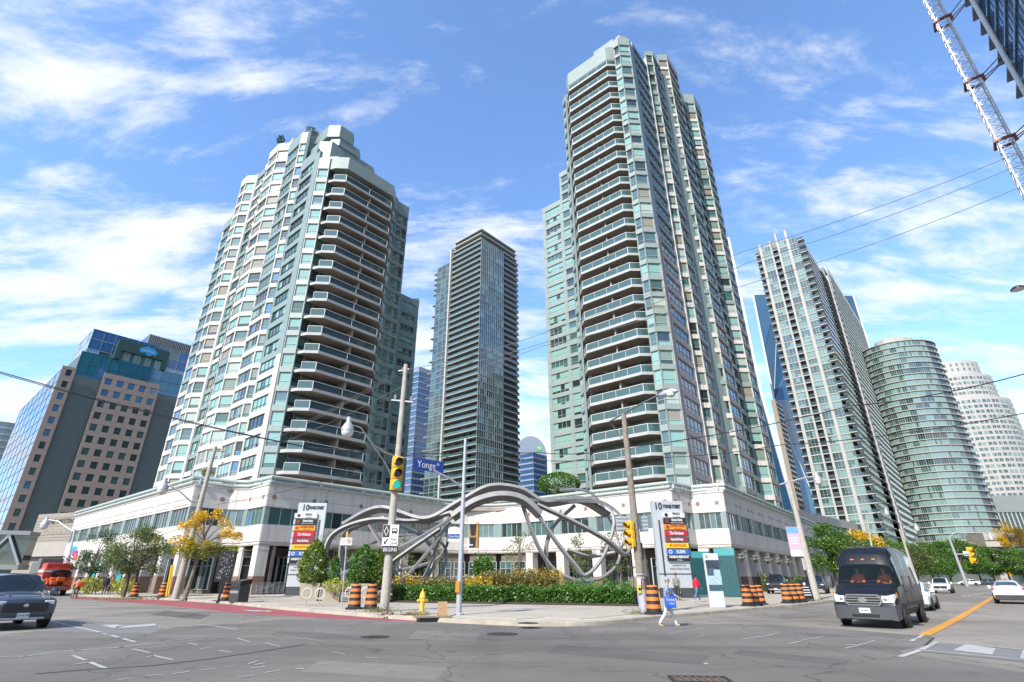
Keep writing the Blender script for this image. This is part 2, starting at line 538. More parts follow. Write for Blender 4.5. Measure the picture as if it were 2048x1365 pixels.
LT.strip((3.2, 36.9), (3.2, 33.3), zb, FH, 0, 24, lambda k: WHITE if k in (2, 5, 9, 10, 14, 15, 20, 21, 22, 23) else GREENP, GREENP, 2, .2, .3, .74, BL, FRAMED, .3, top=77.4)
LT.strip((2.9, 33.2), (2.9, 29.9), zb, FH, 0, 24, lambda k: WHITE if k > 16 else GREENP, GREENP, 3, .2, .3, .74, [GMID, GDARK, GLIGHT], FRAMED, .3, top=77.4)
bay(LT, (2.0, 29.8), (2.0, 26.2), (3.4, 24.2), zb, 24, 77.8, lambda k: GREENP if k in (0, 1, 7, 8) else WHITE, lambda k: GREENL if k in (0, 1) else WHITE)
LT.pier((3.3, 24.3), (3.1, 23.1), zb, 78.2, WHITE)
bay(LT, (2.75, 23.0), (2.75, 18.5), (3.5, 17.3), zb, 23, 75.9, whiteto(11), whiteto(99), [GLIGHT, GMID, GDARK, GBLUE, GCURT], 4, 1)  # front spandrels white on every floor: their strong sunlight put into the colour
LT.pier((3.4, 17.35), (2.95, 16.2), zb, 30, WHITE); LT.pier((3.45, 17.3), (3.0, 16.2), 30, 75, GREENP)
LT.strip((2.9, 16.1), (2.9, 11.0), zb, FH, 0, 7, WHITE, WHITE, 4, .25, .25, .9, [GDARK, GCURT, GMID, GLIGHT], FRAMED, .3)
LT.strip((2.95, 16.1), (2.95, 11.0), zb, FH, 7, 20, GREENP, GREENP, 4, .5, .6, .9, [GMID, GLIGHT, GDARK], FRAMED, .3, top=67.5)
LT.pier((2.85, 11.0), (2.95, 9.85), zb, zb + FH * 7, WHITE); LT.pier((2.95, 11.0), (3.02, 9.85), zb + FH * 7, 66.2, GREENP)
LT.strip((3.0, 9.8), (4.2, 8.5), zb, FH, 0, 19, lambda k: GREENL if k < 12 else WHITE, GREENL, 1, .1, .1, .80, [GLIGHT, GLIGHT, GLIGHT, GMID], FRAMEW, .32, top=64.6)
LT.strip((4.25, 8.5), (5.6, 8.5), zb, FH, 0, 19, GREENP, GREENP, 1, .06, .1, .8, [GDARK, GMID], FRAMED, .3, top=64.6)
LT.strip((16.9, 8.3), (18.4, 9.1), zb, FH, 0, 19, GREENP, GREENP, 1, .06, .1, .8, [GMID, GLIGHT], FRAMEW, .3, top=65.2)
LT.strip((18.45, 9.1), (21.0, 9.1), zb, FH, 0, 19, GREENP, GREENP, 2, .1, .1, .7, [GMID, GDARK], FRAMEW, .3, top=64.9)
LT.core([(4.0, 51.9), (4.0, 42.3), (3.9, 30), (3.9, 17), (3.4, 11), (4.6, 8.9), (21, 9.4), (21, 51.9)], 8.5, 64.0, GREENP)
LT.core([(4.0, 51.8), (4.0, 42.6), (24, 42.6), (24, 51.8)], 63.9, 72.0, GREENP)
LT.core([(4.0, 42.5), (3.9, 24), (4.0, 17.5), (14, 17.5), (14, 42.5)], 63.8, 77.0, GREENP)
for poly, z0, z1 in (([(4.0, 17.2), (4.0, 13.2), (5.4, 11.6), (14, 11.6), (15.4, 13), (15.4, 17.2)], 63.9, 71.3), ([(5.6, 17.4), (5.6, 12.6), (6.6, 11.4), (10.6, 11.4), (11.6, 12.6), (11.6, 17.4)], 71.2, 73), ([(4.9, 17.4), (4.9, 12.9), (6.3, 11.3), (8.9, 11.3), (9.8, 12.4), (9.8, 17.4)], 72.9, 75.6), ([(5.2, 11.9), (6.4, 10.4), (17.4, 10.4), (18.6, 11.9)], 63.9, 67.8)):
    LT.core(poly, z0, z1, GREENP)
LT.core([(4.3, 8.7), (4.8, 7.5), (6.2, 6.1), (15.2, 6.1), (16.7, 7.5), (17.2, 8.7)], zb + 19 * FH, 64.7, GREENL)
for k in range(0, 19):   # party walls between the balconies
    pass
LT.walls.box(0, .25, -2.1, 0, 0, 18.6 * FH, LT.mi(SOFFIT), frame(W(11.1, 8.6), W(12, 8.6), zb + .3)[0])
balcony_back(LT, (5.6, 8.62), (16.9, 8.62), zb, FH, 19, GREENP, 4)
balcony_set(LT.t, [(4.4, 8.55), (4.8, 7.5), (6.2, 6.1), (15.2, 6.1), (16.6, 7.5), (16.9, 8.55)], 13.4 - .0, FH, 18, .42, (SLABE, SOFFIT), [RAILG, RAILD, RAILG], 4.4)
LT.finish()
# darker wing behind it
c = AT(838, 604, 104); uv = UV(c)
LW = Tower('residential_wing', Vector((c.x, c.y, 10.6)), 'dark green residential wing stepping down behind the shorter tower', 'tower wing')
zt = c.z
u1, v1 = uv
nk = int((zt - 11) / FH)
for a, b, kk in ((u1 - 16, u1 - 10, nk + 7), (u1 - 10, u1 - 5.2, nk + 3), (u1 - 5.2, u1, nk)):
    LW.strip((a, v1), (b, v1), zt - 1.4 - nk * FH, FH, 0, kk, GREENP, GREENP, 3, .7, .9, 1.2, [GDARK, GMID, GLIGHT, GDARK], FRAMEW, .3, top=zt - 1.4 + (kk - nk) * FH + 1.4)
    LW.core([(a, v1 + .35), (b - .05, v1 + .35), (b - .05, v1 + 12), (a, v1 + 12)], 8.5, zt + (kk - nk) * FH - .3, GREENP)
LW.finish()
# ---------------------------------------------------------------- right residential tower
RT = Tower('residential_tower', W(50, -22, 10.6), 'tallest pale green residential tower with long stack of white edged balconies', 'tower')
zr = 12.98 - FH
RT.strip((37.6, -15.6), (36.5, -16.9), zr, FH, 0, 28, GREENL, GREENL, 1, .1, .1, .9, [GLIGHT, GMID], FRAMEW, .3, top=88)
RT.strip((35.0, -28.75), (35.0, -29.85), zr, FH, 0, 29, GREENL, GREENL, 1, .06, .06, .74, [GLIGHT, GDARK, GMID], FRAMEW, .3, top=91)
RT.strip((35.0, -29.9), (36.4, -31.25), zr, FH, 0, 29, GREENL, GREENL, 1, .06, .1, .74, [GLIGHT, GPALE, GMID, GCURT, GDARK, GLIGHT, GWARM], FRAMEW, .3, top=91)
RT.pier((36.45, -31.2), (37.2, -31.05), zr, zr + 14 * FH, WHITE); RT.pier((37.2, -31.0), (38.5, -30.85), zr, zr + 14 * FH, GRANB, .05)
RT.pier((36.45, -31.2), (38.5, -30.85), zr + 14 * FH, 91, GREENP, .05)
RT.strip((38.6, -30.8), (45.0, -30.5), zr, FH, 0, 14, mat('pinkish_precast', (.60, .52, .48), .75, var=.05, scale=.6), WHITE, 4, .35, .35, .85, [GBLUE, GBLUE, GMID], FRAMEW, .3)
RT.strip((38.6, -30.8), (45.0, -30.5), zr, FH, 14, 30, GREENP, GREENP, 4, .5, .5, .80, [GDARK, GBLUE, GMID], FRAMEW, .3, top=92.8)
RT.pier((45.0, -30.55), (46.2, -30.25), zr, 95, WHITE)
def rbay(a, b, c, k1, top, sf, sa, nf=1, na=3):
    RT.strip(a, b, zr, FH, 0, k1, sf, WHITE, nf, .1, .1, .74, [GLIGHT, GPALE, GMID, GCURT, GDARK, GLIGHT, GWARM], FRAMEW, .3, top=top)
    RT.strip(b, c, zr, FH, 0, k1, sa, GREENP, na, .15, .5, .74, [GMID, GDARK, GBLUE, GLIGHT], FRAMEW, .3, top=top)
patt = lambda k: WHITE if k % 11 in (0, 3, 4, 5, 6, 9, 10) else GREENL
rbay((46.2, -30.2), (47.3, -31.2), (51.7, -30.8), 32, 98.5, lambda k: WHITE if k < 22 else GREENL, whiteto(9, CREAM, GREENP))
RT.pier((51.7, -30.75), (53.1, -30.2), zr, 99, GREENP)
rbay((53.2, -30.1), (54.6, -31.6), (60.4, -31.3), 34, 104.6, patt, lambda k: CREAM if k < 12 or k > 28 else GREENP)
RT.strip((60.4, -31.0), (65.2, -30.6), zr, FH, 0, 32, GREENP, GREENP, 3, .4, .4, .80, [GMID, GDARK, GDARK], FRAMED, .3, top=99)
rbay((65.3, -30.5), (66.7, -32.0), (71.3, -31.8), 33, 103, lambda k: WHITE if k % 9 < 5 else GREENL, lambda k: CREAM if k % 9 < 5 else GREENP)
RT.core([(38.0, -16.2), (37.9, -28.6), (35.6, -29.3), (36.6, -30.8), (45, -30.1), (47.4, -30.4), (47.4, -16.2)], 8.5, 88.8, GREENP)
RT.core([(47.3, -16), (47.3, -30.4), (52, -30.3), (54.6, -31.2), (60.3, -30.9), (60.3, -16)], 8.5, 98, GREENP)
RT.core([(53.6, -18), (53.6, -30), (54.9, -31.2), (60.2, -30.9), (60.2, -18)], 97.9, 103.9, GREENP)
RT.core([(60.2, -16), (60.2, -30.5), (65.3, -30.2), (67, -31.6), (71.2, -31.4), (71.2, -16)], 8.5, 102.5, GREENP)
RT.core([(38.4, -19.5), (38.4, -26), (39.9, -27.6), (46, -27.6), (46, -19.5)], 88.7, 95.6, GREENL)
RT.core([(36.4, -28.8), (36.4, -29.6), (37.6, -30.4), (46, -30), (46, -28.8)], 88.7, 93.6, GREENL)
RT.core([(40.2, -22), (40.2, -26.4), (41.6, -27.4), (47, -27.4), (47, -22)], 95.5, 99.4, GREENL)
RT.core([(37.7, -17), (36.4, -17.4), (35.2, -18.6), (35.2, -27.0), (36.5, -28.4), (37.7, -28.6)], 88.0, 91.2, GREENL)
RT.walls.box(0, .25, -1.9, 0, 0, 27.7 * FH, RT.mi(SOFFIT), frame(W(37.7, -23.2), W(37.7, -24), zr + .3)[0])
balcony_back(RT, (37.75, -17.2), (37.75, -28.4), zr, FH, 28, GREENP, 4)
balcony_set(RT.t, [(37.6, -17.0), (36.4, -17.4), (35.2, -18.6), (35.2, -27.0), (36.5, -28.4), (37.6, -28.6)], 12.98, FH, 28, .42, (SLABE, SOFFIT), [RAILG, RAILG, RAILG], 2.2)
RT.finish()
# pale wing behind it on the left
c = AT(1085, 418, 107); u0, v0 = UV(c); zt = c.z
RW = Tower('residential_wing', Vector((c.x, c.y, 10.6)), 'pale green residential wing with four light windows behind the tallest tower', 'tower wing')
nk = int((zt - 11) / FH)
z00 = zt - 1.5 - nk * FH
RW.strip((u0, v0), (u0, v0 - 5.6), z00, FH, 0, nk, GREENL, GREENL, 4, .9, .35, .9, [GLIGHT, GLIGHT, GMID, GDARK], FRAMEW, .3, top=zt)
RW.strip((u0, v0 - 5.6), (u0, v0 - 9.2), z00, FH, 0, nk + 3, GREENL, GREENL, 1, .5, .3, .80, [GLIGHT, GMID, GDARK], FRAMEW, .3, top=zt + 3 * FH)
RW.strip((u0 - .8, v0 - 9.2), (u0 - .8, v0 - 11.2), z00, FH, 0, nk + 5, GREENL, GREENL, 1, .2, .2, .9, [GLIGHT, GMID], FRAMEW, .3, top=zt + 5 * FH)
RW.core([(u0 + .35, v0 - .02), (u0 + .35, v0 - 5.6), (u0 + 14, v0 - 5.6), (u0 + 14, v0 - .02)], 8.5, zt - .3, GREENL)
RW.core([(u0 + .35, v0 - 5.6), (u0 + .35, v0 - 12), (u0 + 14, v0 - 12), (u0 + 14, v0 - 5.6)], 8.5, zt + 3 * FH - .3, GREENL)
RW.finish()
# ---------------------------------------------------------------- two storey podium
PD = empty('podium_building', W(14, 10, 0), 0, 'low white precast podium with colonnade and pale green rooftop pipes below the towers', 'building')
POD = [(-5.06, 56.65), (-5.1, 6.3), (-1.3, 6.2), (0.1, 4.8), (0, 0), (24.9, .1), (28.4, -1.6), (30.9, -5), (31.75, -9.2), (31.72, -30.6), (36.3, -30.9), (36.9, -34.5), (102.4, -29.8)]
pwall = MB(); PM = [WHITE, GREENP, SOFFIT, FRAMED, CREAM]
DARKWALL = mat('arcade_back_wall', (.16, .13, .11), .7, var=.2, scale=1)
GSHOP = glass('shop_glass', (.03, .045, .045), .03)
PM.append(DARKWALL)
pwin = Cells(PD, 'window', 'far_windows'); ppan = Cells(PD, 'parapet_panel', 'far_panels'); pspa = Cells(PD, 'spandrel_panel', 'far_spandrels')
pcol = Cells(PD, 'column', 'far_columns'); pshop = Cells(PD, 'shop_window', 'far_shop_windows'); psq = Cells(PD, 'accent_tile', 'far_accent_tiles')
def panel_mesh(w, h, m, inset=False):
    k = ('pp', round(w, 2), h, m.name, inset)
    if k not in MESHC:
        b = MB(); g = .012
        b.box(g, w - g, -.06, .3, 0, h * .45 - g); b.box(g, w - g, -.06, .3, h * .45 + g, h)
        if inset:
            b.box(.8, w - .8, -.075, -.055, .22, .30, 1); b.box(.8, w - .8, -.075, -.055, h * .42 - .06, h * .42, 1); b.box(.8, .9, -.075, -.055, .30, h * .42 - .06, 1); b.box(w - .9, w - .8, -.075, -.055, .30, h * .42 - .06, 1)
        MESHC[k] = b.mesh('parapet_panel', [m, GRANB])
    return MESHC[k]
def column_mesh(m):
    k = ('col', m.name)
    if k not in MESHC:
        b = MB(); b.box(0, 1.15, -.02, 1.1, 1.72, 4.72); b.box(-.03, 1.18, -.05, 1.13, 4.3, 4.42); b.box(.01, 1.14, -.01, 1.09, 3.2, 3.24)
        MESHC[k] = b.mesh('column', m)
        b = MB(); b.box(-.02, 1.17, -.04, 1.12, 0, 1.72); MESHC[('colb',)] = b.mesh('granite_base', GRANB)
    return MESHC[k], MESHC[('colb',)]
SQ = MB(); SQ.box(0, .42, -.085, .02, 0, .42); SQ = SQ.mesh('accent_tile', GRANB)
segs = list(zip(POD[:-1], POD[1:]))
for si, (a, b) in enumerate(segs):
    P, Q = W(*a, .15), W(*b, .15)
    M, L = frame(P, Q, 0)
    nb = max(1, round(L / 5.7)); bw = L / nb
    court = si in (5, 6, 7)
    m = WHITE
    for i in range(nb):
        B = M @ Matrix.Translation((i * bw, 0, 0))
        long = bw > 3
        ppan.add(panel_mesh(bw, 2.15, m, long and si in (0,)), B @ Matrix.Translation((0, 0, 8.55)))
        pspa.add(box_mesh('spandrel_panel', bw - .02, -.06, .3, 1.64, m), B @ Matrix.Translation((.01, 0, 5.1)))
        pier = .55 if long else .15
        nl = 5 if si == 0 else 4 if long else 2
        add_window(pwin, B @ Matrix.Translation((pier, .12, 6.75)), bw - 2 * pier, 1.8, nl, FRAMEW, [GDARK, GMID, GDARK, GMID] if si != 3 else [GBLUE, GMID], 0)
        for x0, x1 in ((0, pier), (bw - pier, bw)):
            pwall.box(x0 + .003, x1 - .003, -.01, .3, 6.745, 8.545, 1, B)
        if long or si in (9, 10, 1):
            if not court and si != 0: psq.add(SQ, B @ Matrix.Translation((.5, 0, 9.35))); psq.add(SQ, B @ Matrix.Translation((bw - 1, 0, 9.35)))
        if not court and long:
            cm, cb = column_mesh(m)
            pcol.add(cm, B @ Matrix.Translation((-.3 if i else 0.02, 0.03, 0.15)) @ Matrix.Scale(.965, 4, (0, 0, 1)), [('granite_base', cb, Matrix())])
            if i == nb - 1 and si in (4, 8, 12): pcol.add(cm, B @ Matrix.Translation((bw - 1.2, 0.03, 0.15)) @ Matrix.Scale(.965, 4, (0, 0, 1)), [('granite_base', cb, Matrix())])
        # shop fronts behind the arcade
        rec = 3.6 if not court else .4
        if long:
            for j in range(2):
                add_window(pshop, B @ Matrix.Translation((j * bw / 2 + .2, rec - .12, .5)), bw / 2 - .4, 3.2, 2, FRAMEW, [GSHOP, GSHOP, GDARK, GMID], .72)
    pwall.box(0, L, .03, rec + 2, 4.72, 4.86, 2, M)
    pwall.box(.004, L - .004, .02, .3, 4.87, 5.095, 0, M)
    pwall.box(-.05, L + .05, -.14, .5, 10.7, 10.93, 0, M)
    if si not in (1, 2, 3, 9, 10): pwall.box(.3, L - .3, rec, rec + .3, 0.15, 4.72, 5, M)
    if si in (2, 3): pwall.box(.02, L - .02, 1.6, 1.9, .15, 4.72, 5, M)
cen = [W(*p) for p in POD]
inner = [W(-4.5, 56), W(-4.5, 7), W(.7, 5.4), W(.7, .6), W(25, .7), W(30.4, -4.6), W(32.4, -9.4), W(32.4, -30), W(37, -30.4), W(37.6, -33.8), W(101, -29), W(101, 0), W(60, 56)]
pwall.prism([(p.x, p.y) for p in inner][::-1], 10.3, 10.6, 2)
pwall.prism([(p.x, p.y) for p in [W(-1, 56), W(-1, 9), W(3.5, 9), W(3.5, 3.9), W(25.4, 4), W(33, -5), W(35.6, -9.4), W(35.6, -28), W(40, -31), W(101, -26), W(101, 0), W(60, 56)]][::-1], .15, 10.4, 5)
pwall.obj('wall', PM, PD, org=PD.location)
for c_ in (pwin, ppan, pspa, pcol, pshop, psq): c_.build()
for zz, off in ((11.06, .16), (11.52, .22)):
    tb = MB()
    path = []
    for i, (u, v) in enumerate(POD):
        pr_ = Vector((POD[max(i - 1, 0)][0] - POD[min(i + 1, len(POD) - 1)][0], POD[max(i - 1, 0)][1] - POD[min(i + 1, len(POD) - 1)][1], 0)).normalized()
        # outward in (u, v) when walking with decreasing v is -u
        n = Vector((-pr_.y, pr_.x)) if False else Vector((pr_.y, -pr_.x))
        path.append(W(u - abs(n.x) * off if True else u, v - (off if abs(n.y) > .5 else 0), zz))
    tb.tube(path, .21, 10)
    tb.obj('roof_pipe', PIPE, PD, 50, org=PD.location)
br = MB()
for a, b in segs:
    P, Q = W(*a), W(*b); M, L = frame(P, Q, 0)
    for i in range(int(L / 2.9) + 1): br.box(i * 2.9 + .3, i * 2.9 + .42, -.3, .3, 10.93, 11.42, 0, M)
br.obj('pipe_bracket', FRAMEW, PD, org=PD.location, kind='stuff')
# ---------------------------------------------------------------- ground, roads, pavement
ASPH = mat('old_asphalt', (.225, .203, .172), .9, var=.12, scale=.25, bump=.25, bscale=90)
ASPD = mat('new_asphalt', (.142, .131, .116), .85, var=.14, scale=.35, bump=.25, bscale=90, detail=9)
CONC = mat('pavement_concrete', (.42, .375, .31), .9, var=.12, scale=.7, bump=.15, bscale=50)
KERB = mat('kerb_concrete', (.40, .35, .28), .9, var=.2, scale=1.5, bump=.3, bscale=30)
REDL = mat('red_lane_paint', (.33, .075, .085), .85, var=.2, scale=.8)
LINE = mat('white_line_paint', (.42, .42, .41), .8, var=.22, scale=2.5)
LINEY = mat('yellow_line_paint', (.62, .30, .045), .8, var=.15, scale=2)
gb = MB(); gb.face([(-2500, -600, 0), (2500, -600, 0), (2500, 4500, 0), (-2500, 4500, 0)])
gb.obj('ground', mat('ground_far', (.17, .168, .16), .95, var=.1, scale=.05), kind='structure')
def flat(name, pts, z, m, **k):
    b = MB(); b.face([(p[0], p[1], z) for p in pts])
    return b.obj(name, m, kind='structure', **k)
def ccw(pts):
    a = sum(p[0] * q[1] - q[0] * p[1] for p, q in zip(pts, pts[1:] + pts[:1]))
    return pts if a > 0 else pts[::-1]
def wear(m, amt, dark):
    n, l, b = nodes(m); src = b.inputs['Base Color'].links[0].from_socket
    t = n.new('ShaderNodeTexCoord'); out = src
    for (sx, sy, rot, scale, lo, hi, f) in ((1, 1, 0, .09, .42, .60, amt), (.05, .55, ANG1, 1.0, .50, .66, amt * .8), (.55, .05, ANG1, 1.0, .52, .68, amt * .6), (1, 1, 0, 1.7, .60, .72, dark)):
        mp = n.new('ShaderNodeMapping'); mp.inputs['Scale'].default_value = (sx, sy, 1); mp.inputs['Rotation'].default_value = (0, 0, -rot)
        l.new(t.outputs['Object'], mp.inputs[0]); z = n.new('ShaderNodeTexNoise'); z.inputs['Scale'].default_value = scale; z.inputs['Detail'].default_value = 6; l.new(mp.outputs[0], z.inputs['Vector'])
        r = n.new('ShaderNodeMapRange'); r.inputs[1].default_value = lo; r.inputs[2].default_value = hi; r.inputs[3].default_value = 1.06; r.inputs[4].default_value = 1 - f; l.new(z.outputs['Fac'], r.inputs[0])
        x = n.new('ShaderNodeMix'); x.data_type = 'RGBA'; x.blend_type = 'MULTIPLY'; x.inputs[0].default_value = 1; l.new(out, x.inputs[6]); l.new(r.outputs[0], x.inputs[7]); out = x.outputs[2]
    # hairline cracks
    v = n.new('ShaderNodeTexVoronoi'); v.feature = 'DISTANCE_TO_EDGE'; v.inputs['Scale'].default_value = .22
    z = n.new('ShaderNodeTexNoise'); z.inputs['Scale'].default_value = .8; z.inputs['Detail'].default_value = 5; l.new(t.outputs['Object'], z.inputs['Vector'])
    va = n.new('ShaderNodeVectorMath'); va.operation = 'MULTIPLY_ADD'; va.inputs[1].default_value = (1.6, 1.6, 0); l.new(z.outputs['Color'], va.inputs[0]); l.new(t.outputs['Object'], va.inputs[2]); l.new(va.outputs[0], v.inputs['Vector'])
    r = n.new('ShaderNodeMapRange'); r.inputs[1].default_value = .002; r.inputs[2].default_value = .007; r.inputs[3].default_value = .62; r.inputs[4].default_value = 1; l.new(v.outputs['Distance'], r.inputs[0])
    x = n.new('ShaderNodeMix'); x.data_type = 'RGBA'; x.blend_type = 'MULTIPLY'; x.inputs[0].default_value = 1; l.new(out, x.inputs[6]); l.new(r.outputs[0], x.inputs[7])
    l.new(x.outputs[2], b.inputs['Base Color'])
wear(ASPH, .22, .25); wear(ASPD, .20, .22); wear(CONC, .12, .15)
flat('road', ccw([W(-60, 260), W(-60, -140), W(-5, -140), W(-5, -66), W(420, -66), W(420, -40), W(-2, -40), W(-2, 260)]), .004, ASPH)
# the resurfaced crossing
NEWP = [G(*p) for p in ((-500, 1330), (-60, 1277), (80, 1262), (180, 1266), (300, 1268), (345, 1255), (480, 1247), (560, 1239), (680, 1239), (830, 1244), (1000, 1251), (1100, 1253), (1250, 1245), (1290, 1246), (1536, 1250), (1700, 1261), (1868, 1275), (1850, 1291), (1790, 1303), (1990, 1337), (2300, 1385), (2900, 1750), (-900, 1750))]
flat('road_surface', ccw(NEWP), .008, ASPD)
KPX = [(60, 1189), (150, 1192), (340, 1200), (450, 1207.5), (560, 1219.5), (700, 1232), (860, 1243.5), (1000, 1251.5), (1090, 1254), (1180, 1252.5), (1250, 1246.5), (1300, 1240.5), (1400, 1231), (1500, 1222), (1640, 1209.5)]
KP = [W(-9.6, 210)] + [G(*p) for p in KPX] + [W(60, -46), W(420, -46)]
# smooth the kerb
def smooth(pts, n=2):
    for _ in range(n):
        q = [pts[0]]
        for a, b in zip(pts[:-1], pts[1:]): q += [a * .75 + b * .25, a * .25 + b * .75]
        pts = q + [pts[-1]]
    return pts
KS = smooth([Vector((p[0], p[1], 0)) for p in KP])
def offset(pts, d):
    out = []
    for i, p in enumerate(pts):
        t = pts[min(i + 1, len(pts) - 1)] - pts[max(i - 1, 0)]; t.normalize()
        out.append(p + Vector((-t.y, t.x, 0)) * d)
    return out
KI = offset(KS, .32)
sb = MB()
sb.prism([(p.x, p.y) for p in ccw(KI + [W(420, 400), W(-9, 400)])], -.05, .135)
sb.obj('pavement', CONC, kind='structure')
kb = MB()
pr_ = lambda p, q: [(p.x, p.y, -.03), (p.x + (q.x - p.x) * .08, p.y + (q.y - p.y) * .08, .125), (p.x + (q.x - p.x) * .22, p.y + (q.y - p.y) * .22, .15), (q.x, q.y, .152), (q.x, q.y, -.03)]
kb.rings([pr_(p, q) for p, q in zip(KS, KI)], closed=True)
kb.obj('kerb', KERB, kind='structure')
# concrete pavement bays with open joints, the nearest ones
pav = empty('pavement_bays', W(-8, -25), 0)
pav['kind'] = 'structure'
def inside(p, poly):
    c = False
    for a, b in zip(poly, poly[1:] + poly[:1]):
        if (a.y > p.y) != (b.y > p.y) and p.x < (b.x - a.x) * (p.y - a.y) / (b.y - a.y) + a.x: c = not c
    return c
pin = offset(KS, .40) + [W(420, 400), W(-9, 400)]
tiles = []
su = 1.75
sl = []
for q, cl in enumerate(((.44, .395, .325), (.40, .355, .29), (.47, .42, .35))):
    b = MB(); b.box(0, su - .018, 0, su - .018, -.02, .0)
    sl.append(b.mesh('paving_slab', mat('paving_slab_%s' % 'abc'[q], cl, .9, var=.1, scale=1.2, bump=.15, bscale=50)))
for i in range(-7, 14):
    for j in range(-27, 22):
        u, v = i * su, j * su
        cs = [W(u + a * su, v + b * su) for a in (0, 1) for b in (0, 1)]
        if all(inside(c, pin) for c in cs) and u < 20: tiles.append((W(u + su / 2, v + su / 2).length, u, v))
tiles.sort()
MU = Matrix(((E2.x, -E1.x, 0, 0), (E2.y, -E1.y, 0, 0), (0, 0, 1, 0), (0, 0, 0, 1)))
for d, u, v in tiles[:300]:
    p = W(u, v, .151) - pav.location
    inst('paving_slab', rnd.choice(sl + sl[:1] * 2), pav, Matrix.Translation(p) @ MU)
# bus lane and road paint
flat('red_lane', ccw([G(*p) for p in ((150, 1194), (195, 1195.6), (340, 1201.6), (450, 1209), (560, 1220.3), (640, 1227.3), (720, 1234), (800, 1240), (840, 1243), (830, 1244.6), (774, 1242), (700, 1239.5), (640, 1236.5), (560, 1231.5), (446, 1224), (380, 1216.5), (312, 1209.5), (250, 1204.3), (185, 1200), (140, 1198))]), .012, REDL)
mk = MB()
def stroke(a, b, w, z=.016, m=0, wob=0.0):
    a, b = G(*a), G(*b); t = (b - a); t.normalize(); n = Vector((-t.y, t.x, 0)) * w * .38
    mk.face([(q.x, q.y, z) for q in (a - n, b - n, b + n, a + n)], m)
def pstroke(pts, w, z=.016, m=0):
    g = [G(*p) for p in pts]; L = offset(g, w / 2); R = offset(g, -w / 2)
    for i in range(len(g) - 1): mk.face([(q.x, q.y, z) for q in (R[i], R[i + 1], L[i + 1], L[i])], m)
pstroke([(140, 1198.6), (250, 1204.9), (312, 1210.2), (380, 1217.2), (446, 1224.8), (560, 1232.4), (640, 1237.4), (720, 1241.2), (835, 1245.3)], .13)
pstroke([(80, 1237), (130, 1250), (200, 1265)], .12); pstroke([(205, 1268), (215, 1270)], .12); pstroke([(222, 1272), (238, 1276)], .12); pstroke([(245, 1278), (270, 1285)], .12)
pstroke([(390, 1249), (430, 1253), (475, 1260)], .10)
# faded turn arrow and bus lane arrow
for pts in ([(200, 1251), (235, 1250), (250, 1253), (225, 1257)], [(232, 1254), (310, 1248), (313, 1252), (240, 1257)], [(483, 1220.2), (545, 1222.5), (538, 1224.4), (525, 1223.2), (505, 1223.2), (494, 1222.2)]):
    mk.face([(G(*p).x, G(*p).y, .017) for p in pts], 0)
# crossing guide lines chalked by the works crew
pstroke([(0, 1315), (60, 1313), (150, 1302), (260, 1294), (340, 1287), (420, 1278), (500, 1266), (520, 1264)], .06)
pstroke([(25, 1317), (120, 1303), (210, 1300), (300, 1287), (400, 1276), (505, 1263)], .05)
for a, b, w in (((150, 1320), (215, 1316), .05), ((145, 1312), (170, 1322), .10), ((180, 1326), (210, 1338), .12), ((150, 1330), (175, 1326), .09), ((265, 1299), (300, 1307), .10), ((305, 1312), (345, 1321), .10), ((295, 1315), (310, 1311), .07),
                ((375, 1287), (395, 1291), .08), ((398, 1299), (425, 1295), .06), ((438, 1302), (462, 1306), .08), ((475, 1278), (500, 1285), .08), ((410, 1282), (435, 1280), .05), ((530, 1287), (560, 1294), .07), ((300, 1296), (335, 1292), .05),
                ((500, 1338), (530, 1335), .09), ((510, 1331), (532, 1327), .08), ((495, 1330), (515, 1323), .06), ((590, 1338), (608, 1339), .10), ((640, 1330), (668, 1327), .06), ((475, 1357), (510, 1352), .07), ((530, 1347), (560, 1342), .07), ((345, 1350), (380, 1344), .07), ((400, 1342), (430, 1338), .06), ((450, 1335), (475, 1332), .06), ((235, 1361), (270, 1358), .06), ((290, 1354), (325, 1350), .05), ((730, 1316), (755, 1317), .08), ((665, 1305), (690, 1310), .06),
                ((552, 1269), (600, 1277), .05), ((605, 1278), (650, 1284), .05), ((630, 1263), (720, 1274), .04), ((700, 1258), (760, 1263), .03),
                ((1200, 1268), (1400, 1255), .05), ((1340, 1268), (1415, 1255), .05), ((1290, 1266), (1330, 1261), .04), ((1395, 1274), (1410, 1272), .09), ((1440, 1276), (1465, 1277), .06), ((1485, 1279), (1530, 1273), .09), ((1530, 1273), (1560, 1267), .08), ((1575, 1289), (1605, 1283), .08), ((1605, 1281), (1648, 1274), .07), ((1690, 1298), (1735, 1287), .07), ((1735, 1286), (1750, 1282), .06), ((1690, 1291), (1712, 1290), .08), ((1530, 1285), (1580, 1289), .04),
                ((1290, 1248), (1420, 1236), .08), ((1420, 1236), (1560, 1222), .06), ((1580, 1222), (1640, 1216), .06), ((1560, 1227), (1600, 1225), .07), ((1100, 1272), (1140, 1275), .06), ((1075, 1262), (1105, 1262), .07), ((1410, 1330), (1414, 1328), .10)):
    stroke(a, b, w)
pstroke([(1420, 1252), (1520, 1256), (1640, 1266), (1760, 1276), (1818, 1282)], .05); pstroke([(1440, 1258), (1560, 1262), (1700, 1272), (1800, 1283)], .04)
stroke((1823, 1283), (1833, 1278), .16); stroke((1836, 1277), (1846, 1271), .16)
pstroke([(1848, 1271), (1880, 1256), (1920, 1235), (1950, 1217), (1984, 1196), (2030, 1172)], .34, .016, 1)
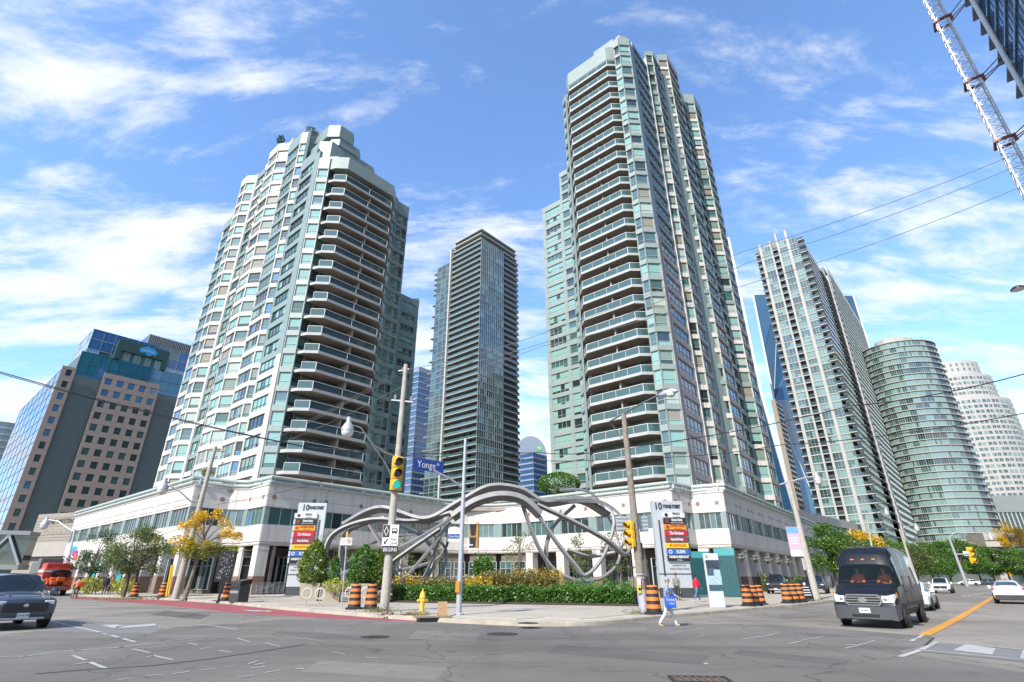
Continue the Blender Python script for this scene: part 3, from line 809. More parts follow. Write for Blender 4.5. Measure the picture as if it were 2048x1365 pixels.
# crossing bars on the right
pstroke([(1800, 1315), (1837, 1303), (1875, 1285), (2080, 1303)], .14); pstroke([(1840, 1301), (2060, 1321)], .12); stroke((2046, 1318), (2052, 1300), .12)
mk.face([(G(*p).x, G(*p).y, .018) for p in ((1906, 1302), (1985, 1311), (1992, 1298), (1932, 1290))], 0)
for i in range(9):
    a, b = G(1925 + i * 12, 1193 - i * 1.5), G(1933 + i * 12, 1192 - i * 1.5)
    mk.face([(q[0], q[1], .016) for q in ((a.x, a.y), (a.x + .5, a.y), (b.x + .5, b.y + .8), (b.x, b.y + .8))], 0)
mk.obj('road_markings', [LINE, LINEY], kind='structure')
# seams and patches in the asphalt
SEAM = mat('asphalt_seam', (.035, .035, .036), .8)
sm = MB()
mk2, mk = mk, sm
pstroke([(70, 1349), (180, 1340), (300, 1333), (420, 1319), (520, 1304), (610, 1290)], .09, .012)
pstroke([(1835, 1275), (1900, 1247), (1930, 1232)], .1, .012); pstroke([(1868, 1276), (1850, 1292)], .06, .012)
pstroke([(1536, 1250), (1700, 1261), (1868, 1275)], .05, .012)
sm.obj('road_seams', SEAM, kind='structure'); mk = mk2
PATCH = mat('patched_asphalt', (.12, .12, .122), .9, var=.15, scale=.6)
pb = MB()
for pts in ([(100, 1264), (300, 1269), (330, 1257), (260, 1246), (130, 1240)], [(1880, 1288), (2048, 1303), (2100, 1330), (1830, 1303)]):
    pb.face([(p.x, p.y, .0115) for p in ccw([G(*q) for q in pts])], 0)
pb.obj('road_patch', mat('worn_asphalt', (.19, .188, .182), .9, var=.1, scale=.8), kind='structure')
pb = MB()
for pts, m in (([(560, 1262), (760, 1272), (740, 1282), (540, 1271)], 0), ([(830, 1262), (960, 1266), (950, 1284), (815, 1279)], 1), ([(1120, 1290), (1420, 1312), (1400, 1330), (1090, 1306)], 0), ([(640, 1322), (900, 1336), (870, 1362), (600, 1345)], 1), ([(1480, 1300), (1700, 1322), (1690, 1332), (1465, 1309)], 0), ([(1180, 1258), (1290, 1254), (1300, 1261), (1185, 1266)], 1), ([(330, 1222), (420, 1230), (400, 1238), (300, 1230)], 0), ([(1560, 1228), (1660, 1222), (1668, 1230), (1566, 1238)], 1)):
    pb.face([(p.x, p.y, .0105) for p in ccw([G(*q) for q in pts])], m)
PA_, PB_ = mat('dark_patch', (.105, .098, .09), .9, var=.15, scale=.6, bump=.25, bscale=90), mat('pale_patch', (.172, .160, .143), .9, var=.12, scale=.5, bump=.25, bscale=90)
wear(PA_, .15, .2); wear(PB_, .15, .2)
pb.obj('road_patch', [PA_, PB_], kind='structure')
IRON = mat('cast_iron', (.06, .055, .05), .6, .5, var=.3, scale=8)
def manhole(px, r, label):
    p = G(*px)
    zb_ = .151 if px[1] < 1253 else 0.0
    p = G(px[0], px[1], zb_)
    o = empty('manhole_cover', (p.x, p.y, zb_ + .008), 0, label, 'manhole')
    b = MB(); b.lathe([(r, 0), (r, .012), (r * .88, .016)], 20); b.obj('rim', IRON, o)
    b = MB()
    for i in range(-3, 4):
        for j in range(-3, 4):
            if i * i + j * j < 10: b.box(i * r * .24 - .035, i * r * .24 + .035, j * r * .24 - .03, j * r * .24 + .03, .016, .022)
    b.obj('tread', IRON, o, kind='stuff')
manhole((750, 1275), .42, 'round iron manhole cover in the dark asphalt left of the crossing')
manhole((1005, 1269), .5, 'wide ridged iron cover in the road in front of the kerb')
manhole((1056, 1247), .38, 'round iron manhole cover set in the pavement corner')
d0 = G(1400, 1361, 0)
dr = empty('drain_grate', (d0.x, d0.y, .01), -.1, 'rusty rectangular drain grate at the bottom edge of the road', 'drain')
b = MB(); b.box(-.5, .5, -.3, -.25, 0, .02); b.box(-.5, .5, .25, .3, 0, .02); b.box(-.5, -.45, -.25, .25, 0, .02); b.box(.45, .5, -.25, .25, 0, .02); b.obj('frame', IRON, dr)
b = MB()
for i in range(7): b.box(-.42 + i * .125, -.36 + i * .125, -.25, .25, .002, .018)
b.obj('bar', mat('rusty_iron', (.14, .09, .06), .8, .2, var=.3, scale=10), dr, kind='stuff')
# ---------------------------------------------------------------- buildings further off
def along(c, d, xpx, tmax=400):
    lo, hi = 0.0, tmax
    s0 = pix(c)[0] < xpx
    for _ in range(50):
        m = (lo + hi) / 2
        if (pix(c + d * m)[0] < xpx) == s0: lo = m
        else: hi = m
    return c + d * lo
def slab_part(T, name, P, Q, z, h, d0, d1, m):
    M, L = frame(P, Q, z)
    return inst(name, box_mesh(name, L, d0, d1, h, m), T.t, Matrix.Translation(-T.org) @ M)
SLABW = mat('pale_slab', (.44, .43, .40), .7, var=.06, scale=.3)
GREYP = mat('grey_panel', (.25, .27, .27), .6, var=.05, scale=.4)
GT1 = glass('teal_glass_light', (.16, .25, .235), .05, .6); GT2 = glass('teal_glass', (.05, .10, .098), .04); GT3 = glass('teal_glass_dark', (.025, .045, .048), .03)
def core_box(T, pts, z0, z1, m):
    T.walls.prism([(p.x, p.y) for p in ccw(pts)], z0, z1, T.mi(m))
# centre tower: long balconies on both sides of one corner
c = AT(963, 452, 200); zt = c.z
CT_ = Tower('apartment_tower', Vector((c.x, c.y, 0)), 'dark slender tower wrapped in long white edged balcony slabs between the two pale towers', 'tower')
L0 = along(c, -E1, 906); L1 = along(L0, -E1, 876); R0 = along(c, E2, 1036)
fh = 2.9; nf = int((zt - 12) / fh)
inn = (E2 - E1) * 1.4
cc, l0, r0 = c + inn, L0 + E2 * 1.4, R0 - E1 * 1.4
core_box(CT_, [cc, l0, l0 + E2 * 18, r0], 0, zt - 6, FRAMED)
core_box(CT_, [c + inn * 1.6, L0 + E2 * 2, L0 + E2 * 16, R0 - E1 * 2], zt - 6, zt, FRAMED)
bal1 = box_mesh('balcony', (L0 - c).length, -.0, 1.5, .22, SLABW)
Lc, Rc = (L0 - c).length, (R0 - c).length
for k in range(nf + 1):
    z = zt - 9.5 - (nf - k) * fh
    if z < 10: continue
    dx = 1.0 if k % 7 == 3 else 0
    P = L0; M, L = frame(P, c, z)
    o = inst('balcony', box_mesh('balcony', L, -.1, 1.6, .26, SLABW), CT_.t, Matrix.Translation(-CT_.org) @ M)
    inst('railing', box_mesh('railing', L, 0, .05, 1.0, GT2), o, Matrix.Translation((0, .02, .26)))
    M, L = frame(c, R0, z)
    o = inst('balcony', box_mesh('balcony', L, -.1, 1.6, .26, SLABW), CT_.t, Matrix.Translation(-CT_.org) @ M)
    if z > 0:
        i0 = 0 if k > nf - 3 else 11
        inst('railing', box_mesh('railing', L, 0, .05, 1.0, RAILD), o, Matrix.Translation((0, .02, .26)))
        M2, _ = frame(cc, r0, z + .3)
        if k % 1 == 0:
            L3 = (R0 - c).length * .58
            M3, _ = frame(c, R0, z + .26)
            for q in range(3): add_window(CT_.win, M3 @ Matrix.Translation((q * L3 / 3, -.16, 0)), L3 / 3, 2.64, 4, FRAMEW, [GT2, GT2, GT1, GT3])
            add_window(CT_.win, M2 @ Matrix.Translation((L3 + 1, -.05, 0)), L3 * .6, 2.5, 4, FRAMEW, [GT3, GT2])
        M2, L2 = frame(l0, cc, z + .3)
        for q in range(2): add_window(CT_.win, M2 @ Matrix.Translation((1 + q * L2 / 2, -.05, 0)), L2 / 2 - 1.4, 2.4, 4, FRAMEW, [GT3, GT2, GT1])
# white fin and the glass strip left of it
M, L = frame(L0 - E1 * .9, L0, 10); CT_.walls.box(0, .9, -.6, 3, 0, zt - 14, CT_.mi(SLABW), M)
for k in range(nf):
    z = zt - 10.5 - (nf - k) * fh
    if z < 10: continue
    M, L = frame(L1, L0 - E1 * .9, z)
    for q in range(3): add_window(CT_.win, M @ Matrix.Translation((q * L / 3, .6, 0)), L / 3 - .2, fh, 1, FRAMEW, [GT2, GT3, GT3], .4)
    if k % 2 == 0 or k > nf - 6:
        M, L = frame(L1 - E1 * 2.2, L1, z); CT_.walls.box(0, 2.2, .2, 2.2, 0, .24, CT_.mi(SLABW), M)
core_box(CT_, [L1 + E2 * 1, L0 + E2 * 1, L0 + E2 * 16, L1 + E2 * 16], 0, zt - 11, GREYP)
for zz, m, ex in ((zt - 3.2, SLABW, .6), (zt - .4, SLABW, .2), (zt - 6.4, SLABW, 1.0)):
    core_box(CT_, [c + inn - (E2 - E1) * ex, L0 + E2 * 1.4 - (E2) * ex, L0 + E2 * 17, R0 - E1 * 1.4 + E1 * ex], zz, zz + .45, m)
CT_.finish()
# blue glass tower seen in the gap
def glass_box(name, label, cat, c, lx, rx, gm, fm, fh, nx1, nx2, z0=0, sp=.5, cap=None, back=20, gms=None):
    T = Tower(name, Vector((c.x, c.y, 0)), label, cat)
    l, r = along(c, -E1, lx), along(c, E2, rx)
    core_box(T, [c + inn * .3, l + E2 * .4, l + E2 * back, r - E1 * .4], 0, c.z - .2, gm)
    n = int((c.z - z0) / fh)
    gms = gms or [gm]
    for k in range(n):
        z = c.z - (k + 1) * fh
        for a, b, nx in ((l, c, nx1), (c, r, nx2)):
            M, L = frame(a, b, z)
            if nx == 0: continue
            T.sp.add(box_mesh('spandrel_panel', L, -.15, .3, sp, fm), M)
            add_window(T.win, M @ Matrix.Translation((0, .1, sp)), L, fh - sp, nx, fm, gms)
    if cap: core_box(T, [c, l, l + E2 * back, r], c.z - .1, c.z + cap, fm)
    T.finish()
    return T, l, r
PALEB = mat('pale_blue_spandrel', (.26, .32, .40), .4); 
GB1 = glass('blue_glass_tower', (.03, .08, .18), .05); GB2 = glass('blue_glass_pale', (.22, .36, .50), .05)
glass_box('office_tower', 'blue banded glass tower in the gap left of the dark slender tower', 'tower', AT(838, 742, 300), 800, 872, GB1, PALEB, 3.6, 6, 6, 20, .9, 3)
# round topped tower with the green square sign
c = AT(1066, 905, 330)
T, l, r = glass_box('office_tower', 'round topped blue office tower with small green square sign', 'tower', c, 1030, 1094, GB1, PALEB, 3.4, 5, 6, 12, 1.0)
dome = MB(); Rr = (r - l).length / 2; mid = (l + r) / 2
ax = (r - l).normalized(); ay = Vector((-ax.y, ax.x, 0)); vtop = AT(1072, 864, 330).z - c.z
rs = []
for k in range(9):
    a = k / 8 * math.pi / 2
    rs.append([tuple(mid - T.org + ax * (Rr * math.cos(a) * x) + ay * (10 * y + 10) + Vector((0, 0, vtop * math.sin(a)))) for x, y in ((-1, -1), (1, -1), (1, 1), (-1, 1))])
dome.rings(rs); dome.obj('dome_roof', PALEB, T.t)
g = AT(1079, 897, 318); 
LOGO = empty('sign_board', (g.x, g.y, g.z - 2.2), ANG2 * 0 - .3, 'small green square sign with white letters near the round roof', 'sign')
b = MB(); b.box(-1.7, 1.7, -.3, .3, .6, 4.0); b.obj('board', mat('sign_green', (.02, .30, .06), .5), LOGO)
lettering(LOGO, 'TD', (0, -.36, 2.3), 2.2, WHITEP)
# pink granite office tower on the left
PGRAN = mat('pink_granite', (.32, .25, .205), .6, var=.06, scale=.8)
c = AT(124, 736, 150)
OF = Tower('office_building', Vector((c.x, c.y, 0)), 'pink granite office tower with square windows and blue glass crown', 'office tower')
top = c.z
a0 = along(c, E2, 152); a1 = along(c, E2, 207); a2 = along(c, E2, 318); a3 = along(c, E2, 400)
aL = along(c, -E1, 40)
fho = 3.75
# lit glass side
n = int(top / fho) - 1
GSKY = glass('sky_reflection_glass', (.04, .12, .27), .03, .5); MULL = mat('office_mullion', (.10, .17, .18), .4)  # blue of the reflected sky is put into this office glass's base colour
M, L = frame(aL, c, 0)
for k in range(n):
    z = top - (k + 1) * fho
    M, L = frame(aL, c, z)
    add_window(OF.win, M @ Matrix.Translation((0, .1, 0)), L, fho, 8, FRAMED, [GSKY, GSKY, GB1])
core_box(OF, [aL + E2, c + E2 - E1, a3 - E1 * 1, aL + E2 * 40], 0, top - 1, FRAMED)
# narrow granite strip with small windows, glass strip, main granite bay
OF.walls.box(0, .2, 0, .1, 0, 1, OF.mi(PGRAN), frame(c, a0, 0)[0])
sq = Cells(OF.t, 'granite_panel', 'far_panels')
for k in range(n):
    z = top - (k + 1) * fho
    M, L = frame(c, a0, z)
    sq.add(box_mesh('granite_panel', L, -.1, .4, 1.7, PGRAN), M)
    add_window(OF.win, M @ Matrix.Translation((L * .35, .15, 1.7)), L * .4, fho - 1.7, 1, FRAMED, [GT3, GT2, GBLUE])
    OF.walls.box(0, L * .35, -.09, .4, 1.703, fho - .003, OF.mi(PGRAN), M); OF.walls.box(L * .75, L, -.09, .4, 1.703, fho - .003, OF.mi(PGRAN), M)
    M, L = frame(a0, a1, z)
    tealg = [GBLUE] if k < 4 else [GT3, GT3, GT2]
    add_window(OF.win, M @ Matrix.Translation((.1, 1.2, 0)), L - .2, fho, 6, MULL, tealg)
    M, L = frame(a2, a3, z)
    add_window(OF.win, M @ Matrix.Translation((.1, 1.2, 0)), L - .2, fho, 6, MULL, [GBLUE] if k < 3 else [GT3, GT2, GT1])
    if k >= 0:
        M, L = frame(a1, a2, z)
        cw = L / 5
        sq.add(box_mesh('granite_panel', L, -.1, .4, 1.6, PGRAN), M)
        for i in range(5):
            add_window(OF.win, M @ Matrix.Translation((i * cw + cw * .22, .15, 1.6)), cw * .56, fho - 1.6, 1, FRAMED, [GBLUE] if k < 2 else [GT3, GT3, GT2, GT3])
            OF.walls.box(i * cw + .003, i * cw + cw * .22, -.09, .4, 1.603, fho - .003, OF.mi(PGRAN), M); OF.walls.box(i * cw + cw * .78, i * cw + cw - .003, -.09, .4, 1.603, fho - .003, OF.mi(PGRAN), M)
M, L = frame(a1, a2, top); OF.walls.box(0, L, -.12, .5, .004, 1.6, OF.mi(PGRAN), M)
M, L = frame(c, a0, top); OF.walls.box(0, L, -.12, .5, .004, .9, OF.mi(PGRAN), M)
# teal crown, set back glass block and sign box
b0, b1 = c + E2 * 0 - E1 * 3, a3 - E1 * 3
zc = AT(215, 690, c.y + 12).z
TEALC = glass('teal_crown_glass', (.015, .12, .17), .04)
def grid_block(P, Q, z0, z1, nx, nz, gms, fm):
    for k in range(nz):
        M, L = frame(P, Q, z0 + (z1 - z0) * k / nz)
        add_window(OF.win, M, L, (z1 - z0) / nz, nx, fm, gms)
s0 = a0 - E1 * 2.0; s1 = a3 - E1 * 2.0
grid_block(s0, s1, top, top + 7.5, 14, 2, [TEALC, TEALC, GBLUE], FRAMED)
core_box(OF, [s0 + E2 * .4 - E1 * .4, s1 - E1 * .4, s1 - E1 * 20, s0 - E1 * 20], top - 2, top + 7.3, FRAMED)
t0 = c + E2 * 5 - E1 * 6; t1 = a3 + E2 * 18 - E1 * 6
zt1 = AT(165, 657, (t0).y).z
grid_block(t0, t1, top + 3, zt1, 16, 4, [GB2, GSKY, GT2], FRAMEW)
tL = t0 - E1 * 22
grid_block(tL, t0, top + 3, zt1, 8, 4, [GSKY, GB2], FRAMEW)
core_box(OF, [t0 + E2 * .4 - E1 * .4, t1 - E1 * .4, t1 - E1 * 30, tL + E2 * .4], top, zt1 - .2, FRAMED)
OF.finish(); sq.build()
# sign box with the cloud emblem
q0 = along(s0 + E1 * .6, E2, 213); q1 = along(s0 + E1 * .6, E2, 318)
zsb, zst = top + 7.4, top + 14.5
M, L = frame(q0, q1, zsb)
sg = empty('rooftop_sign', (q0.x, q0.y, zsb), ANG2, 'dark green rooftop sign box with pale blue cloud emblem', 'sign')
b = MB(); b.box(0, L, -.3, 3, 3.2, 7.0); b.box(0, 1.4, -.3, 3, 0, 3.2); b.box(L - 1.4, L, -.3, 3, 0, 3.2); b.obj('frame', mat('dark_green_cladding', (.015, .06, .055), .5), sg)
for i in range(12):
    b = MB(); b.box(1.4 + i * (L - 2.8) / 12 + .04, 1.4 + (i + 1) * (L - 2.8) / 12 - .04, .6, .8, 0, 3.2); b.obj('pane', GT1 if i % 3 else GT2, sg)
b = MB()
for x, z, r in ((-1.7, 0, 1.05), (-.5, .55, 1.3), (1.0, .5, 1.15), (1.9, -.1, .95), (.3, -.45, 1.2)):
    Mx = Matrix.Translation((L * .58 + x * 1.0, -.32, 5.1 + z * .8)) @ Matrix.Rotation(math.pi / 2, 4, 'X')
    b.lathe([(r * .92, 0), (r * .92, .05 + abs(x) * .004)], 20, 0, Mx)
b.obj('cloud_emblem', mat('emblem_blue', (.02, .30, .62), .5), sg)
lettering(sg, 'salesforce', (L * .58, -.42, 5.15), .9, WHITEP)
# dark ribbed tower behind it, silver rounded tower at the frame edge
c = AT(300, 668, 230)
T = Tower('office_tower', Vector((c.x, c.y, 0)), 'dark ribbed office tower behind the granite building', 'tower')
l, r = along(c, E2, 250) if False else along(c, -E1, 262), along(c, E2, 400)
core_box(T, [c, l, l + E2 * 30, r], 0, c.z, GT3)
rb = MB()
M, L = frame(c, r, 60)
for i in range(30): rb.box(i * L / 30, i * L / 30 + .35, -.6, 0, 0, c.z - 60)
for k in range(12): rb.box(0, L, -.2, -.05, k * (c.z - 60) / 12, k * (c.z - 60) / 12 + .3)
M2, L2 = frame(c, r, 60); rb.xf(Matrix.Translation(-T.org) @ M2); rb.obj('rib', GREYP, T.t)
T.finish()
c = AT(30, 856, 330)
T = empty('office_tower', (c.x - 22, c.y + 20, 0), 0, 'silver rounded tower with white bands at the left edge', 'tower')
b = MB(); b.lathe([(30, 0), (30, c.z + 3)], 36); b.obj('curtain_wall', GT2, T)
for k in range(22):
    b = MB(); b.lathe([(30.3, c.z - 1.4 - k * 4), (30.3, c.z - .1 - k * 4)], 36); b.obj('band', PALEB, T)
# the low sand coloured hotel hall with lettering, and the footbridge
BEIGE = mat('beige_cladding', (.32, .285, .24), .8, var=.07, scale=.5, stain=.1)
p0 = AT(78, 1029, 104); p1 = AT(158, 1024, 100)
hw = empty('hotel_hall', (p0.x, p0.y, 0), 0, 'low beige hotel hall with ribbed walls and dark lettering', 'building')
M, L = frame(Vector((p0.x, p0.y, 0)), Vector((p1.x, p1.y, 0)), 0)
M0 = Matrix.Translation(-Vector(hw.location)) @ M
zt = p0.z
b = MB(); b.box(0, L + 10, 0, 20, 7.6, zt, 0, M0)
b.face([M0 @ Vector(q) for q in ((-4.5, 9, 6), (0, 0, 6), (0, 0, zt), (-4.5, 9, zt - 1))]); b.box(-3, L + 10, .4, 20, 0, 7.6, 0, M0)
b.face([M0 @ Vector(q) for q in ((-4.5, 9, zt - 1), (0, 0, zt), (0, 15, zt), (-4.5, 15, zt - 1))]); b.face([M0 @ Vector(q) for q in ((-9, 9, 0), (-4.5, 9, 0), (-4.5, 9, zt - 1), (-9, 9, zt - 1))])
b.obj('wall', BEIGE, hw)
b = MB()
for k in range(9): b.box(.1, L + 9, -.05, .02, 7.9 + k * (zt - 8.2) / 9, 8.0 + k * (zt - 8.2) / 9, 0, M0)
b.obj('rib', mat('beige_shadow_joint', (.26, .235, .2), .8), hw, kind='stuff')
b = MB(); b.box(-1, L + 9, -.5, .3, 5.2, 7.55, 0, M0); b.obj('canopy', mat('pale_beige', (.40, .37, .33), .8, var=.05, scale=.4), hw)
DKL = mat('dark_lettering', (.03, .028, .026), .5)
lo = lettering(hw, 'THE WESTIN HARBOUR CASTLE', (0, 0, 0), 1.25, DKL, align='LEFT'); lo.matrix_local = M0 @ Matrix.Translation((L * .30, -.1, zt - 1.5)) @ Matrix.Rotation(math.pi / 2, 4, 'X')
lo = lettering(hw, 'CONFERENCE CENTRE', (0, 0, 0), 1.2, mat('pale_lettering', (.5, .47, .42), .6), align='LEFT'); lo.matrix_local = M0 @ Matrix.Translation((L * .28, -.1, zt - 3.2)) @ Matrix.Rotation(math.pi / 2, 4, 'X')
p0 = AT(62, 1062, 88); p1 = AT(-120, 1062, 84)
fb = empty('footbridge', (p0.x, p0.y, 0), 0, 'dark enclosed footbridge with exposed steel truss at the left edge', 'bridge')
M, L = frame(p1, p0, 0); M0 = Matrix.Translation(-Vector(fb.location)) @ M
b = MB(); b.box(0, L, 0, 4, p0.z - 5.6, p0.z - 4.9, 0, M0); b.box(0, L, 0, 4, p0.z - .6, p0.z, 0, M0); b.box(0, L, .5, 3.5, p0.z - 4.9, p0.z - .6, 1, M0)
b.obj('deck', [GREYP, GT3], fb)
b = MB()
for i in range(5):
    x0, x1 = L - i * 5, L - i * 5 - 2.5
    for xa, xb in ((x0, x1), (x1, x1 - 2.5)):
        hi = (xa == x0)
        b.bar(M0 @ Vector((xa, -.1, p0.z - (.7 if not hi else 5.0))), M0 @ Vector((xb, -.1, p0.z - (5.0 if not hi else .7))), .3, .3)
b.obj('truss', STEEL, fb)
# ---- right hand side
c = AT(1597, 462, 172); zt = c.z
T4 = Tower('apartment_tower', Vector((c.x, c.y, 0)), 'tall apartment tower with four white fins right of the tallest tower', 'tower')
l = along(c, -E1, 1508); r = along(c, E2, 1664)
Ll, Lr = (l - c).length, (r - c).length
fh = 2.85; n = int((zt - 9) / fh)
core_box(T4, [c + E2 * 1.2 - E1 * 3.5, l + E2 * 1.2, l + E2 * Lr, r - E1 * 1.2], 0, zt - 1, FRAMED)
cols = [(0, .10, 'b'), (.10, .155, 'f'), (.155, .34, 'w'), (.34, .375, 'f'), (.375, .49, 'b'), (.49, .53, 'f'), (.53, .70, 'w'), (.70, .755, 'f'), (.755, .93, 'w'), (.93, 1.06, 'c')]
for k in range(n):
    z = zt - 2 - (k + 1) * fh
    M, L = frame(l, c, z)
    for x0, x1, kind in cols:
        Mx = M @ Matrix.Translation((x0 * L, 0, 0)); w = (x1 - x0) * L
        if kind == 'w':
            gl = [GT3, GT2] if rnd.random() < .3 else [GT1, GT1, GT1, GT2]
            T4.sp.add(box_mesh('spandrel_panel', w, -.05, .3, .3, SLABW), Mx)
            add_window(T4.win, Mx @ Matrix.Translation((0, .1, .3)), w, fh - .3, 3, FRAMEW, gl, .35)
        elif kind in 'bc':
            o = inst('balcony', box_mesh('balcony', w, -1.3 if kind == 'c' else -.7 if x0 == 0 else -.1, 1.2, .28, SLABW), T4.t, Matrix.Translation(-T4.org) @ Mx)
            inst('railing', box_mesh('railing', w, -1.2 if kind == 'c' else -.6 if x0 == 0 else -.02, -1.15 if kind == 'c' else -.5 if x0 == 0 else .03, 1.0, RAILD), o, Matrix.Translation((0, 0, .28)))
    M, L = frame(c, r, z)
    T4.sp.add(box_mesh('spandrel_panel', L - 2, -.08, .3, .34, GREYP), M @ Matrix.Translation((2, 0, 0)))
    for q in range(4):
        if q == 2: continue
        add_window(T4.win, M @ Matrix.Translation((2 + q * (L - 2) / 4, .05, .34)), (L - 2) / 4, fh - .34, 6, FRAMEW, [GT3, GT2, GT3, GT1])
    o = inst('balcony', box_mesh('balcony', (L - 2) / 4 - .2, -.5, 1.2, .2, GREYP), T4.t, Matrix.Translation(-T4.org) @ M @ Matrix.Translation((2 + 2 * (L - 2) / 4, 0, 0)))
r2 = along(Vector((c.x, c.y, 20)), E2, 1856); r2 = Vector((r2.x, r2.y, 0)); ze = AT(1733, 650, r2.y).z; rr_ = Vector((r.x, r.y, 0))
core_box(T4, [rr_ - E1 * 1.3, r2 - E1 * 1.2, r2 - E1 * 14, rr_ - E1 * 14], 0, ze - .5, FRAMED)
k = 0
while ze - (k + 1) * fh > 12:
    M, L = frame(rr_, r2, ze - (k + 1) * fh)
    T4.sp.add(box_mesh('spandrel_panel', L, -.08, .3, .34, GREYP), M)
    nq = max(1, round(L / 7))
    for q in range(nq): add_window(T4.win, M @ Matrix.Translation((q * L / nq, .05, .34)), L / nq, fh - .34, 6, FRAMEW, [GT3, GT2, GT3, GT1])
    k += 1
for x0, x1, kind in cols:
    if kind == 'f':
        M, L = frame(l, c, 8)
        b = MB(); b.box(x0 * L, x1 * L, -.25, 1.2, 0, zt - 7 + (1.5 if x0 in (.49, .70) else -1)); b.xf(Matrix.Translation(-T4.org) @ M); b.obj('fin', SLABW, T4.t)
M, L = frame(c, r, 8); b = MB(); b.box(L * .76, L * .78, -.9, 0, 0, zt - 9); b.xf(Matrix.Translation(-T4.org) @ M); b.obj('fin', SLABW, T4.t)
core_box(T4, [c + E2 * 4 - E1 * 5, l + E2 * 3 + E1 * 3, l + E2 * Lr * .8 + E1 * 3, r - E1 * 5 - E2 * 4], zt - 1.2, zt + 1.0, GREYP)
T4.finish()
q0 = AT(1632, 1020, 150); q1 = AT(1860, 1078, 260)
lp = empty('low_building', (q0.x, q0.y, 0), 0, 'long low grey building with glass strip below the finned apartment tower', 'building')
M, L = frame(Vector((q0.x, q0.y, 0)), Vector((q1.x, q1.y, 0)), 0); M0 = Matrix.Translation(-Vector(lp.location)) @ M
zt = q0.z - 1.2
b = MB(); b.box(-18, L, -.2, 20, zt - 2.2, zt, 0, M0); b.box(-18, L, .3, 20, 0, zt - 2.2, 1, M0); b.obj('wall', [CREAM, GREYP], lp)
for i in range(26):
    b = MB(); x = -17 + i * (L + 16) / 26; b.box(x, x + (L + 16) / 26 - .3, .2, .31, zt - 5.6, zt - 2.4, 0, M0); b.obj('window', GT2 if i % 3 else GT1, lp)
# rounded glass tower: facets round an oval
def round_tower(name, label, px_l, px_r, top_px, Y, fh, nfac, slabm, winf, a0, a1, rx, ry, stepz=None):
    pass
c = AT(1800, 668, 225); ztop = c.z
cl, cr = AT(1738, 690, 214), AT(1880, 730, 250)
ctr = (cl + cr) / 2 + Vector((7, 14, 0)); RX = 16.5; RY = 14.0
T5 = Tower('apartment_tower', Vector((ctr.x, ctr.y, 0)), 'rounded pale glass apartment tower with curved balcony bands', 'tower')
n = int((ztop - 10) / 2.85)
angs = [math.radians(a) for a in range(176, 346, 10)]
pts = [ctr + E2 * (RX * math.cos(a + ANG1 * 0)) * 0 + Vector((RX * math.cos(a), RY * math.sin(a), 0)) for a in angs]
full = [Vector((ctr.x + RX * .985 * math.cos(t * math.pi / 18), ctr.y + RY * .985 * math.sin(t * math.pi / 18), 0)) for t in range(36)]
T5.walls.prism([(p.x, p.y) for p in full], 0, ztop - .5, T5.mi(FRAMED))
ringm = MB(); ring = [Vector((RX * 1.03 * math.cos(t * math.pi / 24), RY * 1.03 * math.sin(t * math.pi / 24), 0)) for t in range(48)]
ringm.prism([(p.x, p.y) for p in ring], 0, .3); ringme = ringm.mesh('floor_band', SLABW)
for k in range(n):
    z = ztop - (k + 1) * 2.85
    inst('floor_band', ringme, T5.t, Matrix.Translation((0, 0, z)))
    dark = rnd.random() < .3
    for i in range(len(pts) - 1):
        M, L = frame(pts[i], pts[i + 1], z + .3)
        if i in (11, 12): 
            inst('railing', box_mesh('railing', L, 0, .05, 1.0, RAILD), T5.t, Matrix.Translation(-T5.org) @ M); continue
        gl = [GT3, GT2] if (i in (1, 2) and rnd.random() < .7) or (dark and 3 < i < 10 and rnd.random() < .7) or i > 12 else [GT1, GT1, GT1, GT2]
        add_window(T5.win, M, L, 2.55, 3, FRAMEW, gl)
T5.walls.prism([(ctr.x + 9 * math.cos(t * .5236), ctr.y + 7 * math.sin(t * .5236)) for t in range(12)], ztop - .4, ztop + 5, T5.mi(SLABW))
T5.walls.prism([(p.x + ctr.x, p.y + ctr.y) for p in ring], ztop, ztop + .4, T5.mi(SLABW))
T5.finish()
# white tower with punched windows, stepped round the top
c = AT(1905, 712, 300); ztop = c.z
ctr = Vector((AT(1925, 800, 312).x + 6, 318, 0)); RX, RY = 24.0, 18.0
T6 = Tower('office_tower', Vector((ctr.x, ctr.y, 0)), 'white tower with small paired windows stepping outwards below its rounded top', 'tower')
T6W = mat('tower_white', (.46, .45, .43), .7, var=.05, scale=.3)
for s_, (grow, zt6, zb6) in enumerate(((.62, ztop, ztop - 10), (.8, ztop - 10, ztop - 26), (1.0, ztop - 26, 8))):
    poly = [Vector((ctr.x + RX * grow * math.cos(t * math.pi / 14), ctr.y + RY * grow * math.sin(t * math.pi / 14), 0)) for t in range(28)]
    T6.walls.prism([(p.x, p.y) for p in poly], zb6, zt6, T6.mi(T6W))
    pts = [ctr + Vector((RX * grow * math.cos(math.radians(a)), RY * grow * math.sin(math.radians(a)), 0)) for a in [180 + t * 180 / 14 for t in range(15)]]
    k = 0
    while zt6 - 2 - (k + 1) * 3.2 > zb6:
        z = zt6 - 1.2 - (k + 1) * 3.2
        for i in range(1, 13):
            M, L = frame(pts[i], pts[i + 1], z + .9)
            for x in ((.1, .55) if grow > .7 else (.15,)):
                w = L * (.36 if i < 8 else .42)
                add_window(T6.win, M @ Matrix.Translation((x * L, -.16, 0)), w, 1.7, 2, FRAMEW, [GT3, GT3, GT2, GT1])
        k += 1
T6.finish()
glass_box('office_tower', 'blue banded glass office block at the right edge', 'tower', AT(2022, 868, 340), 2000, 2130, GB1, PALEB, 3.5, 3, 10, 40, 1.0)
